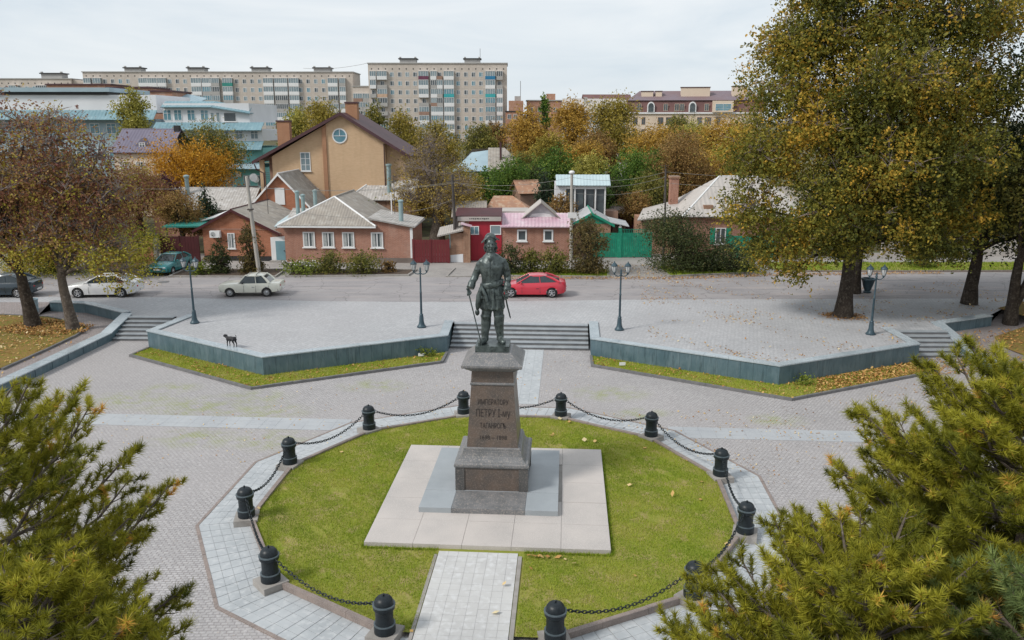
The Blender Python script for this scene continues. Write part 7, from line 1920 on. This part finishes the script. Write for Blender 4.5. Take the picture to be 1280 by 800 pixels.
db2 = [(1.2, 0, 6.2, 2.6, 2.6, 2.2), (3.2, 0.3, 8.2, 3.0, 2.8, 2.6), (0.0, 0.4, 8.4, 2.2, 2.2, 2.0), (4.2, -1.6, 5.0, 2.0, 1.8, 1.8), (5.4, 0, 11.6, 3.0, 3.0, 2.8), (3.2, -2.2, 3.4, 1.3, 1.2, 1.0), (1.5, -3.0, 13.0, 4.0, 4.0, 2.6, 0.7), (4.0, -5.0, 11.0, 3.6, 3.6, 2.6, 0.7)]  # final pair of overhanging blobs added to shade the ground below
t_ = tree('shade_tree', 'dark twin stemmed tree at the right edge beside the leaf litter', 'tree', (30.7, 22.45, 0.45), db2, 1100, 46, 0.46, 0.17, 'olive', [(0, 0, -0.1), (-0.03, 0, 1.4), (-0.05, 0, 2.8), (0.0, 0, 4.0)], 0.36, 'bark', 120, 0.025, None, 0.2, None, 0.45, 0, 0.2)
MB().tube([(0.05, 0, 1.0), (0.7, 0.1, 2.4), (1.3, 0.2, 4.2), (1.7, 0.2, 6.5)], [0.26, 0.24, 0.2, 0.1], 10).build('stem', 'bark', t_, 80)
tree('shade_tree', 'tree with pale airy foliage at the top right corner', 'tree', (40.0, 31.0, UP), [(0, 0, 12, 3.6, 3.4, 3.2), (-2.6, 0, 15, 2.8, 2.8, 2.6), (1.5, 0, 17.5, 3.2, 3.0, 3.0), (-3.2, 0, 19.5, 2.6, 2.6, 2.4), (-3.0, 0, 9.4, 2.2, 2.2, 2.0), (2, 0, 8, 2.6, 2.6, 2.4)], 420, 40, 0.5, 0.18, 'olivegold',
     [(0, 0, 0), (0, 0, 3), (0.1, 0, 6)], 0.4, 'bark', 160, 0.03, 'twig_pale', 0.2, None, 0.45, 0, 0.2, None, 0.42, 2)
tree('shade_tree', 'slim dark tree directly behind the elm trunk', 'tree', (24.1, 29.3, UP), [(0, 0, 5.6, 2.6, 2.4, 2.0), (1.6, 0, 7.6, 2.4, 2.2, 2.0), (2.8, 0.2, 5.2, 1.8, 1.8, 1.4), (-1.8, 0, 7.0, 2.0, 2.0, 1.8)], 330, 44, 0.45, 0.17, 'shade', [(0, 0, -0.1), (0, 0, 1.5), (0.1, 0, 3.2)], 0.36, 'bark', 60, 0.025, None, 0.2, None, 0.45)

for (x, y, lb_, pal) in ((37.5, 15.5, 'big dark park tree beyond the right edge, the near one of the row', 'shade'), (44.0, 21.5, 'big olive park tree beyond the right edge, behind the near one', 'olive'), (39.5, 4.5, 'big park tree beyond the right edge closest to the pines', 'olive')):  # unseen trees, added to block light and darken the right side
    tree('unseen_shading_tree', lb_, 'tree', (x, y, 0.45), [(0, 0, 9, 4.2, 4.2, 3.4), (-2.5, 1.5, 6.6, 2.8, 2.8, 2.2), (2.5, -1, 7, 3, 3, 2.4), (0, 0, 13, 3.6, 3.6, 3), (-2.8, -1.6, 10.5, 2.6, 2.6, 2.4)], 420, 40, 0.6, 0.26, pal, [(0, 0, -0.1), (0, 0, 2), (0.1, 0, 4.5)], 0.42, 'bark', 40, 0.03)
# the two sparse trees on the left lawn
lb = [(-1.2, 0, 6.2, 2.4, 2.4, 2.0), (-3.0, 0.3, 8.2, 2.6, 2.4, 2.2), (0.2, 0.2, 9.0, 2.5, 2.4, 2.0, 0.8), (-2.0, 0, 11.2, 2.6, 2.2, 1.6, 0.5), (-4.2, 0, 5.2, 2.2, 2.2, 1.5), (1.2, 0, 11.6, 2.0, 2.0, 1.3, 0.3), (-4.6, 0, 10.6, 2.2, 2.2, 1.8, 0.5), (-1.4, 0, 12.6, 3.0, 2.0, 0.9, 0.22)]
tree('lawn_tree', 'left one of the two sparse rust brown trees on the leaf strewn lawn', 'tree', (-27.78, 22.3, 0.48), lb, 980, 34, 0.44, 0.155, 'redbrown', [(0, 0, -0.1), (-0.12, 0, 1.2), (-0.26, 0, 2.3), (-0.3, 0, 3.1)], 0.40, 'bark', 480, 0.028, 'twig_pale', 0.25, None, 0.42, 0, 0.24, None, 0.42, 4)
lb = [(0.6, 0, 6.0, 2.2, 2.2, 1.8), (-1.4, 0, 5.0, 1.8, 1.8, 1.3), (2.6, 0.2, 5.0, 2.0, 2.0, 1.5), (1.0, 0, 8.4, 2.4, 2.2, 2.0), (3.0, 0, 7.6, 1.9, 1.9, 1.6), (-1.0, 0, 8.6, 2.2, 2.2, 1.8, 0.7), (0.4, 0, 10.8, 2.3, 2.0, 1.5, 0.4), (2.6, 0, 10.0, 1.8, 1.8, 1.3, 0.4), (3.4, -0.2, 3.4, 1.3, 1.3, 0.9, 0.8), (0.2, 0, 12.0, 2.6, 2.0, 0.9, 0.2)]
t_ = tree('lawn_tree', 'right one of the two sparse rust brown trees, with a sawn stub on its trunk', 'tree', (-25.0, 21.5, 0.46), lb, 1050, 34, 0.44, 0.15, 'redbrown', [(0, 0, -0.1), (-0.12, 0, 1.1), (-0.26, 0, 2.3), (-0.32, 0, 3.3)], 0.33, 'bark_grey', 520, 0.028, 'twig_pale', 0.25, None, 0.42, 0, 0.24,
     lambda c: np.where(c[:, 2] < 5.4, 0.42, -0.05), 0.42, 3)
MB().tube([(-0.28, -0.05, 3.1), (-0.10, -0.2, 3.55), (0.0, -0.28, 3.7)], [0.24, 0.22, 0.2], 10).build('sawn_stub', 'bark_grey', t_, 80)

# ------------------------------------------------------------------ pines in the foreground
def needles(pos, dirn, size, tint, k=46):
    n = len(pos)
    P = np.repeat(pos, k, 0); D = np.repeat(dirn, k, 0); Sz = np.repeat(size, k)
    r = unit(n * k); r -= D * (r * D).sum(1, keepdims=True); r /= np.linalg.norm(r, axis=1, keepdims=True) + 1e-9
    al = np.radians(RNG.uniform(14, 88, n * k))[:, None]
    nd = D * np.cos(al) + r * np.sin(al)
    base = P + D * (RNG.uniform(-0.13, 0.03, n * k) * Sz / 0.14)[:, None]
    tip = base + nd * (Sz * RNG.uniform(0.75, 1.15, n * k))[:, None]
    side = np.cross(nd, unit(n * k)); side /= np.linalg.norm(side, axis=1, keepdims=True) + 1e-9
    wd = 0.0056
    v = np.empty((n * k, 3, 3)); v[:, 0] = base - side * wd; v[:, 1] = base + side * wd; v[:, 2] = tip
    t = np.repeat(tint, k) + RNG.normal(0, 0.09, n * k)
    return v.reshape(-1, 3), np.arange(n * k * 3).reshape(-1, 3), t

def pine(label, loc, top, z0, rad, pal, levels, per, seed, squash=1.0, lean=(0, 0), dens=1.0):
    global RNG
    keep, RNG = RNG, np.random.default_rng(seed)
    t = thing('pine_tree', label, 'tree', loc, 0, None)
    mb = MB()
    mb.tube([(0, 0, -0.1), (lean[0] * 0.3, lean[1] * 0.3, top * 0.4), (lean[0] * 0.7, lean[1] * 0.7, top * 0.75), (lean[0], lean[1], top - 0.15)], [0.24, 0.18, 0.10, 0.03], 10)
    pos, dr, tn = [], [], []
    br = MB()
    for li in range(levels):
        f = li / (levels - 1)
        z = z0 + (top - 0.35 - z0) * f
        ell = rad * (1 - f ** 2.1) ** 0.75 * (0.82 + 0.18 * min(1, f * 4)) + 0.25
        n = max(3, round(per * (1 - 0.45 * f)))
        for b in range(n):
            a = 2 * math.pi * (b + 0.5 * (li % 2)) / n + RNG.uniform(-0.3, 0.3)
            l = ell * RNG.uniform(0.84, 1.04)
            el = R(RNG.uniform(-4, 20) + 34 * f * f)
            s = Vector((lean[0] * z / top, lean[1] * z / top, z + RNG.uniform(-0.15, 0.15)))
            d = Vector((math.cos(a) * math.cos(el), math.sin(a) * math.cos(el) * squash, math.sin(el)))
            p1, p2, p3 = s + d * l * 0.4 + Vector((0, 0, -0.03 * l)), s + d * l * 0.75 + Vector((0, 0, 0.0)), s + d * l + Vector((0, 0, 0.14 * l))
            br.tube([s, p1, p2, p3], [0.055 * (1 - 0.6 * f), 0.036 * (1 - 0.5 * f), 0.022, 0.009], 5, False)
            bt = RNG.normal(0.5, 0.12)
            m = max(3, int(l / 0.135))
            for q in range(m):
                tt = 0.30 + 0.70 * (q + RNG.uniform(0, 0.8)) / m
                if tt > 1: tt = 1.0
                c = (s.lerp(p1, tt / 0.4) if tt < 0.4 else p1.lerp(p2, (tt - 0.4) / 0.35) if tt < 0.75 else p2.lerp(p3, (tt - 0.75) / 0.25))
                sd = 1 if q % 2 else -1
                tl = l * 0.34 * (1.15 - tt) + 0.14
                side = Vector((-d.y, d.x, 0)).normalized() * sd
                bd = (d * 0.65 + side * RNG.uniform(0.4, 1.0) + Vector((0, 0, RNG.uniform(0.0, 0.45)))).normalized()
                e = c + bd * tl
                br.tube([c, c.lerp(e, 0.6) + Vector((0, 0, -0.02)), e], [0.011, 0.008, 0.004], 3, False)
                k = 1 + int(tl / 0.24)
                for w in range(k):
                    if RNG.uniform() > dens: continue
                    pos.append(tuple(c.lerp(e, 1 - w / k * 0.75))); up = (bd + Vector((RNG.normal(0, .15), RNG.normal(0, .15), 0.95))).normalized() if w == 0 else (bd + Vector((RNG.normal(0, .3), RNG.normal(0, .3), 0.7))).normalized()
                    dr.append(tuple(up)); r_ = RNG.uniform()
                    tn.append(bt + RNG.normal(0, 0.1) + (0.42 if r_ > 0.95 else 0) - 0.04 * w)
            pos.append(tuple(p3)); dr.append(tuple((d + Vector((0, 0, 0.7))).normalized())); tn.append(bt + 0.12)
    mb.build('trunk', 'bark', t, 80)
    br.build('branches', 'bark_grey', t)['kind'] = 'stuff'
    pos, dr, tn = np.array(pos), np.array(dr), np.clip(np.array(tn), 0, 1)
    v, f, tt = needles(pos, dr, RNG.uniform(0.10, 0.17, len(pos)), tn, 88)
    me = fast_mesh('crown', v, f, tt, 3); me.materials.append(MT['leaf_' + pal])
    link('crown', me, t)
    RNG = keep
    return len(pos)
PN = []
PN.append(pine('tall dark pine at the left edge with sprays reaching over the plaza', (-7.35, -14.5, 0), 8.75, 4.0, 2.85, 'pine', 11, 9, 11, 1.0, (0, 0), 0.86))
PN.append(pine('shorter bright green pine at the bottom left corner', (-5.0, -17.1, 0), 7.55, 3.2, 1.85, 'pine', 13, 12, 12))
PN.append(pine('tall olive green pine at the right edge', (8.0, -14.2, 0), 8.85, 3.8, 3.2, 'pine', 15, 14, 13))
PN.append(pine('broad yellowish pine at the bottom right with rust tinted twigs', (4.75, -16.3, 0), 7.35, 3.0, 2.75, 'pine', 13, 14, 14))
PN.append(pine('blue green pine at the bottom right corner with rusty dead sprigs', (6.5, -17.4, 0), 7.9, 3.4, 1.8, 'pineblue', 11, 11, 15))
print('tufts', PN)

# ------------------------------------------------------------------ grass and fallen leaves
def in_poly(x, y, poly):
    n = len(poly); ins = np.zeros(len(x), bool)
    for i in range(n):
        x0, y0 = poly[i]; x1, y1 = poly[(i + 1) % n]
        c = ((y0 > y) != (y1 > y)) & (x < (x1 - x0) * (y - y0) / (y1 - y0 + 1e-12) + x0)
        ins ^= c
    return ins
def scatter(poly, n):
    P = np.array(poly); lo, hi = P.min(0), P.max(0)
    x = RNG.uniform(lo[0], hi[0], n * 3); y = RNG.uniform(lo[1], hi[1], n * 3)
    k = in_poly(x, y, poly); return x[k][:n], y[k][:n]
def patch(x, y, sc, seed=0):
    return np.sin(x * sc + 1.3 * np.sin(y * sc * 0.7 + seed)) * np.cos(y * sc * 1.1 + 1.7 * np.sin(x * sc * 0.6 + seed)) * 0.5 + 0.25 * np.sin(x * sc * 3.1 + y * sc * 2.3 + seed)
def blades(name, x, y, z, h, w, tint):
    n = len(x)
    a = RNG.uniform(0, 6.283, n); hh = h * RNG.uniform(0.5, 1.3, n); ln = RNG.normal(0, 0.45, (n, 2)) * hh[:, None]
    v = np.empty((n, 3, 3))
    v[:, 0] = np.column_stack([x - np.cos(a) * w, y - np.sin(a) * w, np.full(n, z - 0.005)])
    v[:, 1] = np.column_stack([x + np.cos(a) * w, y + np.sin(a) * w, np.full(n, z - 0.005)])
    v[:, 2] = np.column_stack([x + ln[:, 0], y + ln[:, 1], z + hh])
    me = fast_mesh(name, v.reshape(-1, 3), np.arange(n * 3).reshape(-1, 3), tint, 3); me.materials.append(MT['grass'])
    o = link(name, me); o['kind'] = 'stuff'; return o
def local_uv(x, y): return x * CP + y * SP, -x * SP + y * CP
x, y = scatter(gon, 260000)
u, v_ = local_uv(x, y)
k = ~((np.abs(u) < 3.60) & (np.abs(v_ - 0.3) < 4.13) & (v_ > -3.55) & (v_ < 4.0)) & ~((u > -1.4) & (u < 1.12) & (v_ < -3.5))
x, y = x[k], y[k]
tint = 0.50 + 0.30 * patch(x, y, 0.9, 2) + 0.16 * patch(x, y, 2.7, 5) + RNG.normal(0, 0.16, len(x))
worn = 0.9 * patch(x, y, 1.15, 7) + 0.35 * patch(x, y, 3.9, 1) > 0.52
k = ~worn | (RNG.uniform(0, 1, len(x)) < 0.35)
x, y, tint = x[k], y[k], (tint + 0.25 * worn)[k]
blades('grass', x, y, 0.13, 0.05, 0.009, tint)
# longer tufts along the terrace and the kerbs
e_ = RNG.uniform(-1, 1, 5200); sd = RNG.integers(0, 4, 5200)
uu = np.where(sd == 0, e_ * 3.65, np.where(sd == 1, e_ * 3.65, np.where(sd == 2, -3.66, 3.66))) + RNG.normal(0, 0.03, 5200)
vv = np.where(sd == 0, -3.6, np.where(sd == 1, 3.72, e_ * 3.65 + 0.05)) + RNG.normal(0, 0.03, 5200)
vv = np.where(sd == 0, -3.62 - np.abs(RNG.normal(0, 0.05, 5200)), vv)
k = ~((uu > -1.4) & (uu < 1.1) & (vv < -3.5))
xx, yy = uu * CP - vv * SP, uu * SP + vv * CP
blades('grass', xx[k], yy[k], 0.13, 0.10, 0.011, RNG.normal(0.3, 0.15, k.sum()))
for poly in (stripL, stripR):
    x, y = scatter(poly, 26000)
    tint = 0.45 + 0.3 * patch(x, y, 1.3, 3) + RNG.normal(0, 0.15, len(x)) + 0.15
    blades('grass', x, y, 0.07, 0.07, 0.012, tint)
x, y = scatter([p for p in left_lawn if p[0] > -60] + [(-50, 25.2), (-50, 2)], 30000)
blades('grass', x, y, 0.50, 0.07, 0.013, 0.5 + 0.35 * patch(x, y, 0.5, 1) + RNG.normal(0, 0.15, len(x)))
x, y = scatter([(21.5, 37.4), (45, 37.3), (45, 41.5), (21.5, 41.5)], 9000); blades('grass', x, y, UP + 0.05, 0.12, 0.025, RNG.normal(0.25, 0.15, len(x)))
for pl in ([(-0.6, 35.6), (8.1, 35.1), (8.4, 38.2), (-0.6, 38.4)], [(12.6, 35.3), (20.0, 36.9), (20.6, 40.6), (12.4, 39.6)]):
    x, y = scatter(pl, 5000); blades('grass', x, y, UP + 0.06, 0.12, 0.025, RNG.normal(0.3, 0.18, len(x)))

def leaves(x, y, z, size, tint=None, curl=0.35):
    n = len(x)
    a = RNG.uniform(0, 6.283, n); s = size * RNG.uniform(0.6, 1.3, n)
    d = np.column_stack([np.cos(a), np.sin(a), RNG.normal(0, curl, n)]) * s[:, None] * 0.5
    e = np.column_stack([-np.sin(a), np.cos(a), RNG.normal(0, curl, n)]) * s[:, None] * 0.36
    c = np.column_stack([x, y, np.full(n, z) + np.abs(d[:, 2]) + np.abs(e[:, 2]) + 0.004])
    v = np.stack([c - d, c + e, c + d, c - e], 1).reshape(-1, 3)
    t = RNG.uniform(0, 1, n) if tint is None else tint
    me = fast_mesh('fallen_leaves', v, np.arange(n * 4).reshape(-1, 4), t); me.materials.append(MT['litter'])
    o = link('fallen_leaves', me); o['kind'] = 'stuff'; return o
def clumped(poly, n, sc, seed, thr=0.0):
    x, y = scatter(poly, n * 4); m = patch(x, y, sc, seed) + RNG.normal(0, 0.25, len(x)) > thr
    return x[m][:n], y[m][:n]
x, y = scatter(gon, 90); u, v_ = local_uv(x, y); k = ~((np.abs(u) < 3.7) & (np.abs(v_) < 4.2)) & ((u > 0.5) | (RNG.uniform(0, 1, len(x)) < 0.25))
leaves(x[k], y[k], 0.17, 0.17, RNG.uniform(0.5, 1, k.sum()))
u = np.array([1.25, 1.42, 1.55, 1.62, 1.8, 2.1, 2.3, 2.55, 1.35]); v_ = np.array([-3.85, -3.92, -3.86, -3.95, -3.88, -3.9, -3.97, -4.25, -4.6]); x, y = u * CP - v_ * SP, u * SP + v_ * CP
leaves(x, y, 0.17, 0.2, RNG.uniform(0.3, 0.9, 9))
x, y = clumped([p for p in left_lawn if p[0] > -60] + [(-42, 25.2), (-42, 6)], 9000, 0.8, 4, -0.1); leaves(x, y, 0.53, 0.13)
x, y = clumped([(-26, 19.6), (-23.9, 20.5), (-24.1, 22.3), (-26, 23.2), (-28.6, 24.2), (-29.5, 21)], 1500, 1.5, 4, -0.4); leaves(x, y, 0.52, 0.13, RNG.uniform(0.0, 0.6, len(x)))
x, y = scatter([(-33, 5), (-23.6, 12), (-22.8, 20), (-26.5, 25.8), (-29, 26), (-40, 25)], 700); leaves(x, y, 0.43, 0.11)
x, y = clumped(stripL, 520, 1.5, 2, 0.1); leaves(x, y, 0.09, 0.10, RNG.uniform(0, 0.7, len(x)))
x, y = clumped(stripR, 700, 1.5, 6, 0.1); leaves(x, y, 0.09, 0.10, RNG.uniform(0, 0.7, len(x)))
x, y = scatter([(14.6, 10.7), (21.8, 14.1), (21.9, 15.8), (15.6, 13.0)], 2600); leaves(x, y, 0.09, 0.11, RNG.uniform(0.0, 0.75, len(x)))
x, y = clumped([(8, 17), (13.3, 12.6), (21.5, 16.4), (21.9, 19.5), (30, 23), (34, 26), (34, 34), (10, 34)], 2600, 0.55, 1, 0.3); leaves(x, y, UP + 0.002, 0.105)
a_ = RNG.uniform(0, 6.283, 500); r_ = np.abs(RNG.normal(0.9, 0.35, 500)); leaves(20.54 + r_ * np.cos(a_), 22.4 + r_ * np.sin(a_) * 0.8, UP + 0.004, 0.12, RNG.uniform(0, 0.5, 500))
x, y = scatter([(-1, 34.4), (13, 34.2), (21, 35.6), (34, 36.4), (34, 37.2), (20, 36.6), (13, 35.2), (-1, 35.6)], 2600); leaves(x, y, UP + 0.0, 0.11, RNG.uniform(0.0, 0.7, len(x)))
x, y = scatter([(9, 35), (12.3, 35), (12.3, 41), (9.2, 41)], 260); leaves(x, y, UP - 0.01, 0.11)
x, y = clumped([(3, 8), (13.4, 9.4), (22, 13.6), (24.5, 16), (24.6, 3), (9.6, 1)], 1100, 0.7, 3, 0.2); leaves(x, y, 0.008, 0.075)
x, y = scatter([(22, 13.5), (24.7, 14), (24.8, 16.6), (22, 16.7)], 500); leaves(x, y, 0.008, 0.10, RNG.uniform(0, 0.6, len(x)))
x, y = scatter([(-22, 5), (-3, 15), (-3, 18), (4.8, 18), (4.8, 9), (-9, 3)], 420); leaves(x, y, 0.008, 0.075, RNG.uniform(0.3, 1, len(x)))
x, y = clumped([(25.2, 10), (40, 10), (40, 23), (31, 21.6), (25.6, 20.3)], 4200, 0.8, 2, -0.2); leaves(x, y, 0.49, 0.12, RNG.uniform(0, 0.6, len(x)))
x, y = scatter(upper_bed, 1200); leaves(x, y, 1.0, 0.12, RNG.uniform(0, 0.5, len(x)))
x, y = scatter([(-60, 28.5), (-24, 28.5), (-24, 36), (-60, 36)], 800); leaves(x, y, UP, 0.11)

# ------------------------------------------------------------------ shared groups of repeats
GROUPS = {'parked_car': 'cars parked along the street', 'retaining_wall': 'stone clad retaining walls of the upper plaza', 'staircase': 'granite stairs to the upper plaza', 'parapet_wall': 'low dark parapet walls',
 'utility_pole': 'utility poles along the houses', 'yard_gate': 'yard gates along the street', 'garden_shed': 'sheds between the houses', 'apartment_block': 'apartment blocks on the skyline', 'tree': 'autumn trees around and behind the houses',
 'shrub': 'shrubs in the beds along the houses', 'shade_tree': 'dark trees on the right', 'lawn_tree': 'sparse trees on the left lawn', 'pine_tree': 'pines in the foreground', 'unseen_shading_tree': 'unseen trees added to shade the right side', 'litter_bin': 'litter bins',
 'marker_card': 'note cards in the grass strips', 'weed': 'weeds at the foot of the walls', 'brick_flats': 'brick flats on the skyline', 'brick_house': 'brick houses along the street', 'brick_annexe': 'brick blocks behind the office building', 'office_building': 'parts of the office complex'}
for o in SC.objects:
    if o.parent is None and o.get('label') and not o.get('group'):
        g = GROUPS.get(o.name.split('.')[0])
        if g: o['group'] = g
